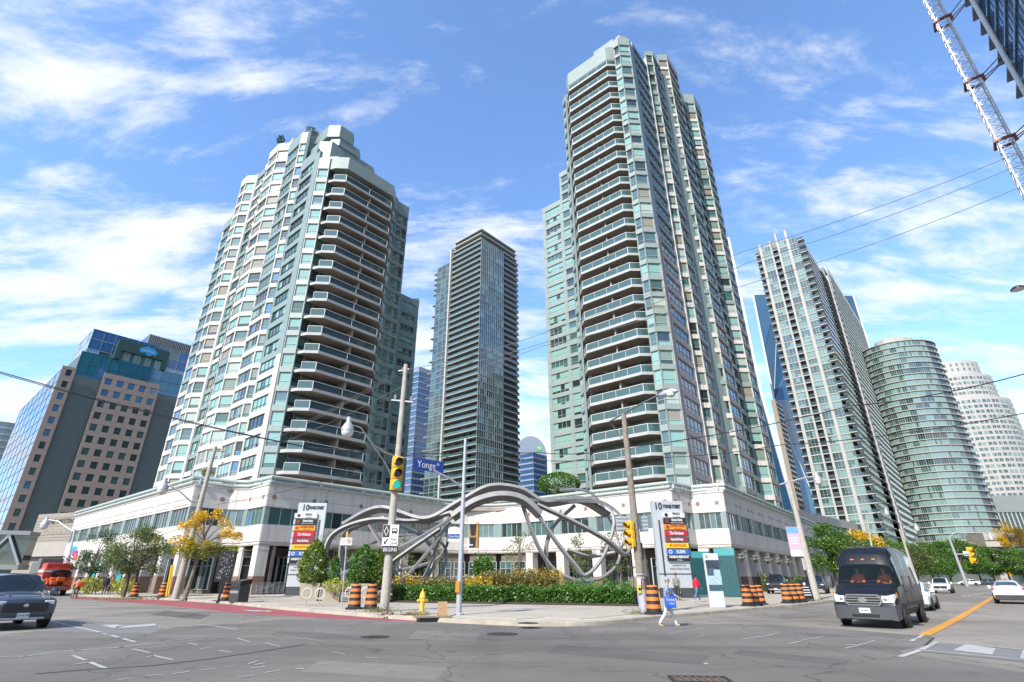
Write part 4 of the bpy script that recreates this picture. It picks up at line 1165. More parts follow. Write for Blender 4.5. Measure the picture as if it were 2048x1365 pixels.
# faceted blue skyscraper behind, with white edge lines
g0 = AT(1508, 592, 420); g1 = AT(1560, 585, 430); g2 = AT(1735, 592, 450)
fs = empty('glass_skyscraper', (g1.x, g1.y, 0), 0, 'faceted deep blue glass skyscraper with white edge lines behind the finned tower', 'skyscraper')
FB = MB()
o_ = Vector((g1.x, g1.y, 0))
lowp = [AT(1618, 1020, 415), AT(1662, 1020, 400), AT(1790, 1020, 450), AT(1790, 1020, 520), AT(1620, 1020, 500)]
midp = [AT(1548, 800, 425), AT(1590, 800, 400), AT(1740, 700, 450), AT(1740, 700, 500), AT(1548, 800, 490)]
topp = [AT(1506, 590, 420), AT(1556, 588, 430), AT(1706, 592, 450), AT(1706, 592, 500), AT(1510, 590, 480)]
rgs = [[tuple(Vector((p.x, p.y, 0)) - o_) for p in lowp], [tuple(p - o_) for p in midp], [tuple(p - o_) for p in topp]]
fv = MB()
for k in range(2):
    for i in range(5):
        j = (i + 1) % 5
        a, b_, c_, d_ = rgs[k][i], rgs[k][j], rgs[k + 1][j], rgs[k + 1][i]
        if (i + k) % 2: fv.face([a, b_, c_], 0); fv.face([a, c_, d_], 1)
        else: fv.face([a, b_, d_], 1); fv.face([b_, c_, d_], 0)
fv.face(rgs[2], 0)
FG1 = glass('deep_blue_glass', (.02, .065, .13), .05); FG2 = glass('blue_glass_facet', (.03, .10, .18), .05)
fv.obj('curtain_wall', [FG1, FG2], fs)
eb = MB()
for i in (0, 1, 2):
    eb.bar(rgs[0][i], rgs[1][i], 1.2, 1.2); eb.bar(rgs[1][i], rgs[2][i], 1.2, 1.2)
eb.bar(rgs[1][0], rgs[2][1], .5, .5); eb.bar(rgs[0][1], rgs[1][0], .5, .5)
eb.obj('edge_line', WHITEP, fs)
# second blue facet tower showing left of the finned tower
g = [AT(1462, 470, 330), AT(1490, 560, 330)]
f2 = empty('glass_skyscraper', (AT(1470, 900, 330).x, 330, 0), 0, 'blue glass skyscraper with slanted white edge just right of the tallest tower', 'skyscraper')
o_ = Vector(f2.location)
tri = [AT(1456, 476, 330), AT(1520, 780, 330), AT(1588, 1020, 330)]
b = MB()
pl = [AT(1380, 476, 330), tri[0], tri[1], tri[2], AT(1380, 1020, 330)]
pl = [p - o_ for p in pl]
b.rings([[tuple(p) for p in pl], [tuple(p + Vector((0, 30, 0))) for p in pl]])
b.obj('curtain_wall', FG1, f2)
b = MB(); b.bar(pl[1], pl[2], 1.6, 1.6); b.bar(pl[2], pl[3], 1.6, 1.6); b.obj('edge_line', WHITEP, f2)
c = AT(1550, 798, 290)
bs = Tower('apartment_block', Vector((c.x, c.y, 0)), 'narrow brown slab block between the two blue glass skyscrapers', 'building')
l, r = along(c, -E1, 1541), along(c, E2, 1562)
BRN = mat('brown_cladding', (.30, .25, .20), .8)
core_box(bs, [c, l, l + E2 * 20, r], 0, c.z, BRN)
n = int(c.z / 3)
for k in range(n - 2):
    M, L = frame(c, r, c.z - (k + 1) * 3)
    for i in range(3): add_window(bs.win, M @ Matrix.Translation((.6 + i * L / 3, -.15, .8)), L / 3 - 1, 1.4, 1, FRAMED, [GT3, GT2])
bs.finish()
# grey hall and raised roadway at the right edge
c0, c1 = AT(1958, 992, 240), AT(2140, 1010, 235)
gh = empty('low_building', (c0.x, c0.y, 0), 0, 'low grey metal hall with dark glass at the right edge', 'building')
M, L = frame(Vector((c0.x, c0.y, 0)), Vector((c1.x, c1.y, 0)), 0); M0 = Matrix.Translation(-Vector(gh.location)) @ M
b = MB(); b.box(0, L, 0, 20, c0.z - 7, c0.z, 0, M0); b.box(0, L, .6, 20, 0, c0.z - 7, 1, M0); b.obj('wall', [GREYP, GT3], gh)
b = MB()
for i in range(20): b.box(i * L / 20, i * L / 20 + .4, .2, .7, c0.z - 14, c0.z - 7, 0, M0)
b.obj('mullion', FRAMEW, gh, kind='stuff')
c0, c1 = AT(1965, 1066, 200), AT(2200, 1074, 190)
ex = empty('raised_roadway', (c0.x, c0.y, 0), 0, 'concrete raised roadway with parapet behind the street trees at the right edge', 'bridge')
M, L = frame(Vector((c0.x, c0.y, 0)), Vector((c1.x, c1.y, 0)), 0); M0 = Matrix.Translation(-Vector(ex.location)) @ M
b = MB(); b.box(0, L, 0, 14, c0.z - 2.4, c0.z, 0, M0); b.box(0, L, .4, 13, c0.z - 4.6, c0.z - 2.4, 0, M0)
b.obj('deck', CREAM, ex)
for i in range(6):
    b = MB(); b.box(i * 14 + 2, i * 14 + 4.5, 3, 8, 0, c0.z - 4.6, 0, M0); b.obj('pier', CREAM, ex)
# tower under construction with hoist mast, top right
def hitv(x, y, v):
    d = Vector(sight(x, y)); n = E1
    o = Vector((0, 0, EYE)); q = W(0, v)
    t = (q - o).dot(n) / d.dot(n)
    return o + d * t
m0 = AT(1950, 170, 62); um, vm = UV(m0)
uc = um - .5; vf = vm - 4.2
ct = empty('unfinished_tower', tuple(W(uc - 15, vf - 8)), 0, 'unfinished blue glass tower with open floor slabs at the top right corner', 'tower')
GB3 = glass('deep_blue_curtain', (.015, .09, .24), .05)
b = MB(); b.prism([(p.x, p.y) for p in ccw([W(uc - 50, vf - .6), W(uc, vf - .6), W(uc, vf - 20), W(uc - 50, vf - 20)])], 0, 175, 0)
b.obj('core', FRAMED, ct, org=ct.location)
CSL = mat('cast_slab', (.34, .36, .38), .8)
cs = Cells(ct, 'window', 'upper_windows'); slc = Cells(ct, 'floor_slab', 'upper_slabs')
P, Q = W(uc, vf), W(uc - 50, vf)
for k in range(46):
    z = k * 3.7
    M, L = frame(P, Q, z)
    slc.add(box_mesh('floor_slab', 4.0, -.9, .4, .3, CSL), M)
    if z > 40:
        slc.add(box_mesh('floor_slab', L - 4, -.06, .4, .35, GB2), M @ Matrix.Translation((4, 0, 0)))
        for q in range(4): add_window(cs, M @ Matrix.Translation((4.2 + q * 5.2, .12, .35)), 5.1, 3.35, 3, FRAMED, [GB3])
        add_window(cs, M @ Matrix.Translation((.2, .12, .3)), 3.7, 3.4, 3, FRAMED, [GB3, GBLUE])
cs.build(); slc.build()
so = hitv(2030, 40, vf + 5)
us, vs_ = UV(so)
b = MB(); b.prism([(p.x, p.y) for p in ccw([W(us - 26, vf + 5), W(us - 4, vf + 5), W(us - 4, vf - .3), W(us - 26, vf - .3)])], so.z, so.z + 14); b.obj('overhang', mat('raw_concrete', (.16, .145, .12), .9, var=.2, scale=.5), ct, org=ct.location)
pz = hitv(1999, 95, vf + 1.6); b = MB(); b.tube([(pz.x, pz.y, 20), (pz.x, pz.y, 172)], .32, 12); b.obj('rubbish_chute', WHITEP, ct, 50, org=ct.location)
hm = empty('hoist_mast', (m0.x, m0.y, 0), ANG2, 'white lattice hoist mast with red tie collars beside the unfinished tower', 'mast')
b = MB(); hw_ = .85
for x in (-hw_, hw_):
    for y in (-hw_, hw_): b.bar((x, y, 0), (x, y, 170), .17, .17)
b.obj('chord', WHITEP, hm)
b = MB()
for k in range(0, 113):
    z = k * 1.5
    if z < 50: continue
    for s_ in (-1, 1):
        d = 1 if k % 2 else -1
        b.bar((-hw_ * d, s_ * hw_, z), (hw_ * d, s_ * hw_, z + 1.5), .08, .08); b.bar((s_ * hw_, -hw_ * d, z), (s_ * hw_, hw_ * d, z + 1.5), .08, .08)
        b.bar((-hw_, s_ * hw_, z), (hw_, s_ * hw_, z), .06, .06); b.bar((s_ * hw_, -hw_, z), (s_ * hw_, hw_, z), .06, .06)
b.obj('lattice', WHITEP, hm, kind='stuff')
REDC = mat('red_steel', (.22, .03, .025), .5)
for px in ((1905, 45), (1963, 165), (2028, 283)):
    z = AT(px[0], px[1], m0.y).z
    b = MB(); b.box(-1.25, 1.25, -1.3, -1.05, z - .3, z + .1); b.box(-1.25, 1.25, 1.05, 1.3, z - .3, z + .1); b.box(-1.25, -1.0, -1.0, 1.0, z - .3, z + .1); b.box(1.0, 1.25, -1.0, 1.0, z - .3, z + .1); b.box(-1.3, -1.0, -1.3, -1.0, z - 1.3, z - .3)
    b.obj('tie_collar', REDC, hm)
    b = MB(); b.tube([(-1, -1.2, z), (-4.5, -4.3, z + .1)], .1, 6); b.tube([(0, -1.2, z), (-2.5, -4.3, z + .1)], .1, 6); b.tube([(1, -1.2, z), (-2.5, -4.3, z + .1)], .1, 6)
    b.obj('tie_rod', STEEL, hm)
# ---------------------------------------------------------------- street furniture
YSIG = mat('signal_yellow', (.72, .40, .012), .4)
LBLK = mat('lens_dark', (.02, .015, .015), .25)
LGRN = mat('lens_green', (.01, .35, .30), .3, emit=(.02, .7, .6, .35))
SIGNB = mat('sign_blue', (.012, .055, .30), .45)
SIGNW = mat('sign_white', (.72, .72, .72), .45)
GALV = mat('light_pole_grey', (.46, .48, .51), .45, .3, var=.08, scale=5)
LAMPG = glass('lamp_glass', (.6, .6, .58), .15)
CERAM = mat('insulator', (.45, .45, .44), .35)
def pole(name, base, top, r0, r1, m, label, cat, n=10, z=.15, group=None):
    b = G(base[0], base[1], z); t = AT(top[0], top[1], b.y)
    o = empty(name, b, 0, label, cat, group)
    mb = MB(); d = t - b
    mb.tube([d * k for k in (0, .25, .5, .75, 1)], [r0 + (r1 - r0) * k for k in (0, .25, .5, .75, 1)], n)
    mb.obj('shaft', m, o, 60)
    return o, b, t
def rel(o, x, y, dY=0.0): return AT(x, y, o.location.y + dY) - o.location
def cobra(o, p, dirx, s=1.0):
    """luminaire head: housing and glass bowl"""
    b = MB(); b.lathe([(.02, .62), (.09, .6), (.10, .38), (.17, .3), (.26, .12), (.27, 0)], 14, 0, Matrix.Translation(p) @ Matrix.Scale(s, 4)); b.obj('lamp_housing', GALV, o, 50)
    b = MB(); b.lathe([(.25, 0), (.24, -.12), (.15, -.24), (.03, -.27)], 14, 0, Matrix.Translation(p) @ Matrix.Scale(s, 4)); b.obj('lamp_bowl', LAMPG, o, 60)
def signal_head(o, c, rz, s=1.0, lit=2, name='signal_head', m=None, tilt=0.0):
    """three-light head facing local -y"""
    M = Matrix.Translation(c) @ Matrix.Rotation(rz, 4, 'Z') @ Matrix.Rotation(tilt, 4, 'Y') @ Matrix.Scale(s, 4)
    b = MB()
    for k in range(3): b.cbox(-.19, .19, -.02, .20, -.58 + k * .39, -.58 + k * .39 + .383, .03, 0, M)
    h = b.obj(name, m or YSIG, o, 40)
    for k in range(3):
        z = .39 - k * .39
        b = MB(); 
        b.rings([[tuple(M @ Vector((.145 * math.cos(t * math.pi / 8), y, z + .145 * math.sin(t * math.pi / 8)))) for t in range(16)] for y in (-.015, -.035)])
        b.obj('lens', LGRN if lit == k else LBLK, h)
        b = MB(); rs = []
        for y, sc, dz in ((-.02, 1, 0), (-.16, .98, -.01), (-.27, .9, -.03)):
            rs.append([tuple(M @ Vector((.165 * sc * math.cos(a), y * (1 if y > -.2 else (.75 + .25 * math.sin(a) if math.sin(a) > 0 else .75)), z + dz + .165 * sc * math.sin(a)))) for a in [math.radians(-25 + t * 230 / 12) for t in range(13)]])
        b.rings(rs, 0, False, False, closed=False)
        b.obj('visor', m or YSIG, h)
    return h
def plate(o, c, w, h, m, rz=0.0, t=.02, name='plate'):
    M = Matrix.Translation(c) @ Matrix.Rotation(rz, 4, 'Z')
    b = MB(); b.box(-w / 2, w / 2, -t / 2, t / 2, -h / 2, h / 2, 0, M)
    return b.obj(name, m, o)
def put_text(o, text, c, size, m, rz=0.0, sx=1.0, dx=0, dz=0, d=.02, shear=0.0, bold=0.0, tilt=0.0):
    M = Matrix.Translation(c) @ Matrix.Rotation(rz, 4, 'Z') @ Matrix.Translation((dx, -d, dz)) @ Matrix.Rotation(tilt, 4, 'Y') @ Matrix.Rotation(math.pi / 2, 4, 'X') @ Matrix.Scale(sx, 4, (1, 0, 0))
    l = lettering(o, text, (0, 0, 0), size, m, shear=shear, bold=bold)
    l.matrix_local = M
    return l
BT = mat('black_print', (.015, .015, .017), .5)
# -- tall concrete pole with the signal head
o, pb_, pt = pole('signal_pole', (768, 1223), (812, 729), .23, .12, POLEC, 'tall concrete pole carrying the yellow traffic signal and bus lane board', 'utility pole', 12)
sigpole = o
signal_head(o, rel(o, 797, 948) + Vector((0, -.32, 0)), math.radians(24), 1.5)
b = MB(); b.tube([rel(o, 791, 912), rel(o, 770, 905, -.6), rel(o, 745, 888, -1.2), rel(o, 722, 856, -1.8), rel(o, 703, 849, -2.2), rel(o, 697, 850, -2.3)], .035, 8); b.tube([rel(o, 788, 962), rel(o, 770, 925, -.6), rel(o, 735, 876, -1.4)], .025, 6); b.obj('lamp_arm', GALV, o, 50)
cobra(o, rel(o, 695, 862, -2.3), 0, 1.2)
b = MB()
for px in ((790, 800), (822, 803), (806, 745)):
    p = rel(o, *px); b.lathe([(.03, 0), (.09, .05), (.05, .1), (.1, .15), (.05, .2), (.09, .25), (.03, .3)], 8, 0, Matrix.Translation(p))
b.obj('insulator', CERAM, o, 50)
b = MB(); b.bar(rel(o, 783, 800), rel(o, 826, 804), .08, .08); b.bar(rel(o, 797, 742), rel(o, 818, 738), .07, .07); b.obj('crossarm', GALV, o)
c = rel(o, 783, 1071) + Vector((0, -.25, 0))
h = plate(o, c, .80, 1.0, SIGNW, 0, .03, 'lane_board')
plate(o, c + Vector((-.22, -.02, .19)), .33, .58, BT, 0, .01, 'symbol_panel')
b = MB(); M = Matrix.Translation(c + Vector((-.22, -.032, .19)))
for k in range(4):
    q = [(0, .24), (.12, 0), (0, -.24), (-.12, 0)]; a, e = q[k], q[(k + 1) % 4]
    b.face([M @ Vector((a[0], 0, a[1])), M @ Vector((e[0], 0, e[1])), M @ Vector((e[0] * .72, 0, e[1] * .76)), M @ Vector((a[0] * .72, 0, a[1] * .76))][::1])
b.obj('diamond_symbol', SIGNW, o)
b = MB(); M = Matrix.Translation(c + Vector((.19, -.022, .2)))
b.box(-.13, .13, -.01, 0, -.09, .12, 0, M); b.box(-.15, -.132, -.01, 0, 0, .05, 0, M); b.box(.132, .15, -.01, 0, 0, .05, 0, M); b.box(-.11, -.05, -.01, 0, -.13, -.092, 0, M); b.box(.05, .11, -.01, 0, -.13, -.092, 0, M)
b.obj('bus_symbol', BT, o); b = MB(); b.box(-.1, .1, -.014, -.011, .0, .07, 0, M); b.obj('bus_window', SIGNW, o)
b = MB(); M = Matrix.Translation(c + Vector((-.2, -.02, -.3))); b.bar(M @ Vector((.1, 0, .13)), M @ Vector((-.05, 0, -.06)), .05, .02, 0, (0, 1, 0)); b.face([M @ Vector(q) for q in ((-.1, -.005, -.13), (.02, -.005, -.09), (-.09, -.005, .03))]); b.obj('arrow', BT, o)
put_text(o, 'THIS', c, .17, BT, 0, .9, .18, -.22); put_text(o, 'LANE', c, .17, BT, 0, .9, .18, -.39)
c = rel(o, 782, 1100) + Vector((0, -.25, 0)); plate(o, c, .80, .34, BT, 0, .03, 'begins_board'); put_text(o, 'BEGINS', c, .25, SIGNW, 0, .85, 0, 0)
# -- grey steel mast with street name sign
o, pb_, pt = pole('mast_pole', (917, 1230), (931, 877), .13, .07, GALV, 'slim grey steel pole holding the blue street name sign on an arm', 'pole', 8)
b = MB(); b.lathe([(.22, 0), (.22, .06), (.16, .1)], 10); b.obj('base_plate', GALV, o)
b = MB(); b.tube([rel(o, 926, 977), rel(o, 900, 957, -.5), rel(o, 866, 941, -.9)], .055, 8); b.obj('arm', GALV, o, 50)
a, e = rel(o, 826, 930, -1.3), rel(o, 886, 931, -.6)
a = rel(o, 826, 928, -1.6); e = rel(o, 887, 934, -.55)
d = e - a; cc_ = (a + e) / 2; rz = math.atan2(d.y, d.x); L = d.length
h = plate(o, cc_, L, .54, SIGNB, rz, .04, 'street_sign')
put_text(o, 'Yonge', cc_, .46, SIGNW, rz, .85, -.12, 0, .03); put_text(o, 'St', cc_, .2, SIGNW, rz, .9, .5, .1, .03)
b = MB(); b.tube([rel(o, 800, 915, -1.8), rel(o, 826, 917, -1.6)], .025, 6); b.obj('sign_bracket', GALV, o)
BRN2 = mat('signal_back_brown', (.42, .20, .05), .5)
b = MB(); p = rel(o, 947, 1070) + Vector((0, .2, 0)); b.cbox(p.x - .2, p.x + .25, p.y - .15, p.y + .15, p.z - .55, p.z + .55, .04); hb = b.obj('pedestrian_signal', BRN2, o)
for k in (0, 1):
    b = MB(); b.face([(p.x - .2, p.y - .16, p.z + .45 - k * .55), (p.x + .12, p.y - .16, p.z + .45 - k * .55), (p.x + .08, p.y - .16, p.z - .02 - k * .5), (p.x - .12, p.y - .16, p.z - .02 - k * .5)][::-1]); b.obj('visor', LBLK, hb)
b = MB(); b.bar(rel(o, 925, 1046), rel(o, 952, 1047), .05, .04); b.bar(rel(o, 921, 1090), rel(o, 946, 1090), .05, .04); b.obj('bracket', WHITEP, o)
c = rel(o, 911, 1071) + Vector((-.08, .1, 0)); plate(o, c, .56, .5, SIGNW, 0, .02, 'street_sign'); 
b = MB(); b.rings([[(c.x + .28 * math.cos(t * math.pi / 12), c.y + yy, c.z + .252 + .14 * math.sin(t * math.pi / 12)) for t in range(13)] for yy in (-.01, .01)]); b.obj('sign_crest', SIGNW, o)
plate(o, c + Vector((0, -.014, -.03)), .54, .2, SIGNB, 0, .008, 'blue_band'); put_text(o, 'Queens Quay', c, .13, SIGNW, 0, .62, 0, -.03, .022)
b = MB(); p = rel(o, 914, 1172); b.cbox(p.x - .05, p.x + .14, p.y - .2, p.y - .06, p.z - .25, p.z + .2, .02); b.obj('push_button', mat('orange_box', (.75, .22, .01), .5), o)
# -- wooden pole at the right corner
o, pb_, pt = pole('utility_pole', (1289, 1227), (1247, 828), .2, .13, POLEW, 'weathered wooden utility pole with yellow signal at the crossing corner', 'utility pole', 12)
b = MB()
for z in (.5, .62, 1.45, 1.6): b.tube([(pt - pb_) * (z / (pt.z - .15)), (pt - pb_) * ((z + .05) / (pt.z - .15))], .225, 12)
b.obj('steel_band', GALV, o)
b = MB(); b.tube([(0, 0, .02), (pt - pb_) * .105], [.235, .215], 12); b.obj('base_sleeve', GALV, o, 50)
b = MB(); b.tube([rel(o, 1216, 845, .5), rel(o, 1247, 827), rel(o, 1285, 806, -.8), rel(o, 1322, 788, -1.6)], .05, 8); b.obj('lamp_arm', FRAMED, o, 50)
b = MB(); p0, p1 = rel(o, 1318, 790, -1.6), rel(o, 1356, 781, -2.2); d = (p1 - p0)
b.tube([p0, p0 + d * .3, p0 + d * .7, p1], [.06, .17, .19, .06], 10); b.obj('lamp_housing', GALV, o, 50)
b = MB(); p2 = p0 + d * .62; b.sphere((p2.x, p2.y, p2.z - .12), .22, .2, .14); b.obj('lamp_bowl', LAMPG, o, 60)
b = MB(); b.tube([rel(o, 1222, 848, .4), rel(o, 1252, 885)], .012, 4); b.tube([rel(o, 1226, 850, .4), rel(o, 1252, 893)], .012, 4); b.obj('stay_wire', FRAMED, o)
signal_head(o, rel(o, 1261, 1068) + Vector((-.1, -.2, 0)), math.radians(-62), 1.0, -1)
b = MB(); p = rel(o, 1274, 1102); b.cbox(p.x - .05, p.x + .32, p.y + .1, p.y + .5, p.z - .38, p.z + .38, .03); b.obj('signal_head', BLACK, o)
for x in (1247, 1290):
    c = rel(o, x, 1047) + Vector((0, .3, 0)); hh = plate(o, c, .62 if x < 1260 else .42, .72, GALV, 0, .03, 'sign_back')
    for k in range(4): plate(hh, Vector((c.x, c.y - .03, c.z - .27 + k * .18)), .6 if x < 1260 else .4, .05, STEEL, 0, .03, 'stiffener')
b = MB(); p = rel(o, 1278, 1172) + Vector((-.05, -.28, 0)); b.cbox(p.x - .09, p.x + .09, p.y, p.y + .1, p.z - .28, p.z + .02, .02); b.obj('push_button', mat('button_yellow', (.78, .52, .01), .5), o); plate(o, p + Vector((0, 0, .19)), .17, .3, SIGNW, 0, .02, 'button_sign')
b = MB(); b.lathe([(.06, 0), (.06, .02)], 12, 0, Matrix.Translation(p + Vector((0, -.005, -.12))) @ Matrix.Rotation(math.pi / 2, 4, 'X')); b.obj('button', BT, o)
# -- leaning pole on the left pavement
o, pb_, pt = pole('utility_pole', (350, 1198), (431, 893), .28, .15, POLEC, 'leaning utility pole behind the yellow leaved street tree', 'utility pole', 10)
b = MB(); b.bar(rel(o, 410, 900), rel(o, 448, 903), .14, .12); b.obj('crossarm', POLEW, o)
b = MB()
for px in ((412, 925), (431, 918), (444, 930), (411, 940)):
    b.lathe([(.04, 0), (.12, .06), (.06, .14), (.12, .2), (.04, .3)], 8, 0, Matrix.Translation(rel(o, *px)))
b.obj('insulator', CERAM, o, 50)
b = MB(); b.tube([rel(o, 400, 1005), rel(o, 382, 1003, -.5), rel(o, 362, 985, -1), rel(o, 342, 972, -1.4), rel(o, 328, 972, -1.6)], .06, 8); b.obj('lamp_arm', GALV, o, 50)
cobra(o, rel(o, 325, 979, -1.6), 0, 1.5)
GUY = mat('guy_yellow', (.75, .50, .02), .5)
b = MB(); b.tube([rel(o, 332, 1193), rel(o, 344, 1130)], .07, 6); b.tube([rel(o, 337, 1190), rel(o, 347, 1130)], .05, 6); b.obj('guy_guard', GUY, o)
# -- thin posts with boards
p = G(323, 1192, .15); o = empty('sign_post', p, 0, 'thin post with bright yellow notice board beside the leaning utility pole', 'sign')
b = MB(); b.tube([(0, 0, 0), rel(o, 347, 1092)], .05, 8); b.obj('post', GALV, o)
c = rel(o, 347, 1102) + Vector((0, -.08, 0)); plate(o, c, .74, .64, mat('board_yellow', (.80, .56, .005), .5), 0, .03, 'notice_board'); 
for k in range(3): plate(o, c + Vector((0, -.02, .16 - k * .14)), .5 - k * .1, .035, BT, 0, .01, 'print_line')
plate(o, rel(o, 343, 1115) + Vector((0, -.08, 0)), .66, .3, SIGNW, 0, .03, 'white_board')
p = G(683, 1215, .15); o = empty('sign_post', p, 0, 'thin grey post with small no stopping sign between the planters', 'sign')
b = MB(); b.tube([(0, 0, 0), rel(o, 695, 1062)], .035, 8); b.obj('post', GALV, o)
c = rel(o, 693, 1083) + Vector((0, -.05, 0)); plate(o, c, .66, .4, SIGNW, 0, .02, 'no_stopping_sign'); plate(o, rel(o, 694, 1070), .1, .3, YSIG, 0, .1, 'beacon')
b = MB(); M = Matrix.Translation(c + Vector((.16, -.015, .02)))
b.rings([[tuple(M @ Vector((r * math.cos(t * math.pi / 8), 0, r * math.sin(t * math.pi / 8)))) for t in range(17)] for r in (.11, .145)], 0, False, False, closed=False); b.bar(M @ Vector((-.08, 0, .08)), M @ Vector((.08, 0, -.08)), .01, .035, 0, (0, 1, 0)); b.obj('prohibition_ring', mat('sign_red', (.55, .02, .03), .5), o)
plate(o, c + Vector((.16, -.012, .02)), .08, .1, BT, 0, .006, 'symbol'); 
for k in range(3): plate(o, c + Vector((-.16, -.012, .1 - k * .09)), .2, .03, mat('sign_red_%s' % 'abc'[k], (.5, .1, .1), .5), 0, .006, 'print_line')
# -- poles further down both streets
def lamp_pole(base, top, r, arm, label, s=1.0, m=GALV, group=None):
    o, b_, t_ = pole('lamp_pole', base, top, r, r * .6, m, label, 'lamp post', 8, group=group)
    b = MB(); b.tube([rel(o, *q) for q in arm], r * .28, 6); b.obj('lamp_arm', GALV, o, 50)
    cobra(o, rel(o, *arm[-1]) - Vector((0, 0, .3 * s)), 0, s)
    return o
o = lamp_pole((123, 1188), (150, 1060), .2, [(150, 1062), (138, 1058), (115, 1042), (98, 1040), (92, 1042)], 'grey lamp post with white banner in front of the shaded colonnade', 1.5)
c = rel(o, 145, 1110); plate(o, c, 1.35, 2.6, SIGNW, .1, .03, 'banner')
for dx, dz, w, h_, col in ((-.05, .5, .6, .7, (.04, .45, .55)), (.2, .2, .5, .5, (.5, .05, .3)), (.35, -.2, .35, .5, (.7, .15, .05))):
    plate(o, c + Vector((dx, -.04, dz)), w, h_, mat('banner_ink', col, .6), .1, .01, 'banner_print')
lamp_pole((18, 1160), (33, 1096), .16, [(33, 1097), (22, 1092), (10, 1080), (2, 1082)], 'grey pole with small blue sign below the footbridge', 1.3)
o = ALLKIDS and [x for x in S.objects if x.name.startswith('lamp_pole')][-1]
plate(o, rel(o, 26, 1130), 1.0, 1.2, SIGNB, 0, .05, 'sign_panel')
o = lamp_pole((1634, 1199), (1577, 962), .27, [(1560, 969), (1585, 962), (1612, 955), (1634, 953)], 'concrete lamp post with pale pink banner beside the black sandwich board', 1.2, POLEC)
c = rel(o, 1590, 1083); GRADB = mat('banner_pink', (.62, .42, .55), .6)
plate(o, c, 1.05, 2.2, GRADB, .0, .03, 'banner'); plate(o, c + Vector((0, -.022, .85)), 1.04, .46, mat('banner_blue', (.18, .38, .68), .6), 0, .006, 'banner_print'); 
for k in range(3): plate(o, c + Vector((-.1, -.022, .25 - k * .2)), .6, .1, SIGNW, 0, .006, 'banner_text')
plate(o, c + Vector((0, -.022, -.85)), 1.04, .45, SIGNW, 0, .006, 'banner_print')
for px in ((1608, 1128), (1622, 1135)): plate(o, rel(o, *px), .35, .85, SIGNW, .6, .03, 'sign_panel')
RG = 'lamp posts down the right street'
lamp_pole((1758, 1180), (1733, 1030), .2, [(1733, 1031), (1750, 1026), (1768, 1020), (1772, 1021)], 'concrete lamp post showing above the front of the black van', 1.3, POLEC)
lamp_pole((1840, 1181), (1799, 1058), .22, [(1799, 1059), (1810, 1055), (1825, 1050), (1832, 1052)], 'concrete lamp post rising behind the rear of the black van', 1.3, POLEC)
o = lamp_pole((1935, 1173), (1897, 1073), .32, [(1897, 1075), (1905, 1068), (1935, 1062), (1968, 1062), (1980, 1071)], 'white lamp post with yellow signal on an arm over the right street', 1.8)
signal_head(o, rel(o, 1944, 1110), math.radians(20), 2.6, -1); b = MB(); b.bar(rel(o, 1911, 1108), rel(o, 1938, 1108), .25, .25); b.obj('signal_arm', GALV, o); plate(o, rel(o, 1935, 1107), 1.7, .9, SIGNW, 0, .05, 'sign_back')
lamp_pole((2009, 1165), (1980, 1087), .32, [(1980, 1088), (1982, 1075), (1978, 1068), (1972, 1066)], 'plain grey lamp post left of the white hatchback', 1.8)
o = lamp_pole((2027, 1166), (2015, 1135), .25, [(2015, 1136), (2018, 1133), (2022, 1133)], 'short grey signal post behind the white hatchback', .8)
signal_head(o, rel(o, 2020, 1145), math.radians(20), 2.2, -1)
p = AT(2036, 578, 26); o = empty('street_lamp', (p.x + 3, p.y, 0), 0, 'round dark street lamp cut off by the right edge of the picture', 'lamp post')
b = MB(); q = p - o.location; b.tube([(0, 0, 0), (0, 0, q.z - .4), (-.3, 0, q.z + .2), (-1.2, 0, q.z + .35), (q.x + .3, 0, q.z + .2)], [.12, .09, .06, .05, .05], 8); b.obj('shaft', GALV, o, 50)
b = MB(); b.lathe([(.04, .2), (.2, .15), (.34, .03), (.34, -.03)], 14, 0, Matrix.Translation(q)); b.obj('lamp_housing', BLACK, o, 50); b = MB(); b.lathe([(.3, -.03), (.2, -.1), (.03, -.14)], 14, 0, Matrix.Translation(q)); b.obj('lamp_bowl', LAMPG, o, 50)
# -- overhead wires
def wire(pts, r, label, sag=.3, m=None, n=14):
    P = [Vector(p) for p in pts]; out = []
    for a, e in zip(P[:-1], P[1:]):
        for i in range(n): t = i / n; q = a.lerp(e, t); q.z -= sag * 4 * t * (1 - t); out.append(q)
    out.append(P[-1])
    c = out[0].copy()
    o = bpy.data.objects.new('overhead_wire', None)
    bpy.data.objects.remove(o)
    b = MB(); b.tube([p - c for p in out], r, 5)
    o = b.obj('overhead_wire', m or WIRE); o.location = c
    return tag(o, label, 'cable')
WIRE = mat('wire_black', (.02, .02, .022), .6); WIREW = mat('wire_grey', (.17, .17, .17), .5)
wire([AT(560, 866, 55), AT(800, 741, 29), AT(1090, 665, 26), AT(1480, 505, 23), AT(2060, 296, 20)], .016, 'uppermost pale wire passing the top of the tall concrete pole', .25, WIREW)
wire([AT(540, 880, 55), AT(798, 748, 29), AT(1090, 685, 26), AT(1500, 523, 23), AT(2060, 321, 20)], .016, 'middle pale wire passing the top of the tall concrete pole', .25, WIREW)
wire([AT(560, 886, 55), AT(812, 769, 29), AT(1085, 692, 26), AT(1490, 570, 23), AT(2060, 366, 20)], .016, 'lowest pale wire passing the top of the tall concrete pole', .25, WIREW)
wire([AT(-20, 738, 24), AT(620, 895, 30), AT(1080, 905, 30), AT(1250, 895, 28), AT(1700, 812, 24), AT(2070, 742, 20)], .026, 'thick black cable sagging across both towers into the right edge', .2)
wire([AT(-20, 741, 24), AT(600, 892, 30), AT(1010, 915, 30), AT(1250, 915, 28), AT(1560, 890, 25), AT(2070, 822, 20)], .02, 'thinner black cable running just below the thick black cable', .2)
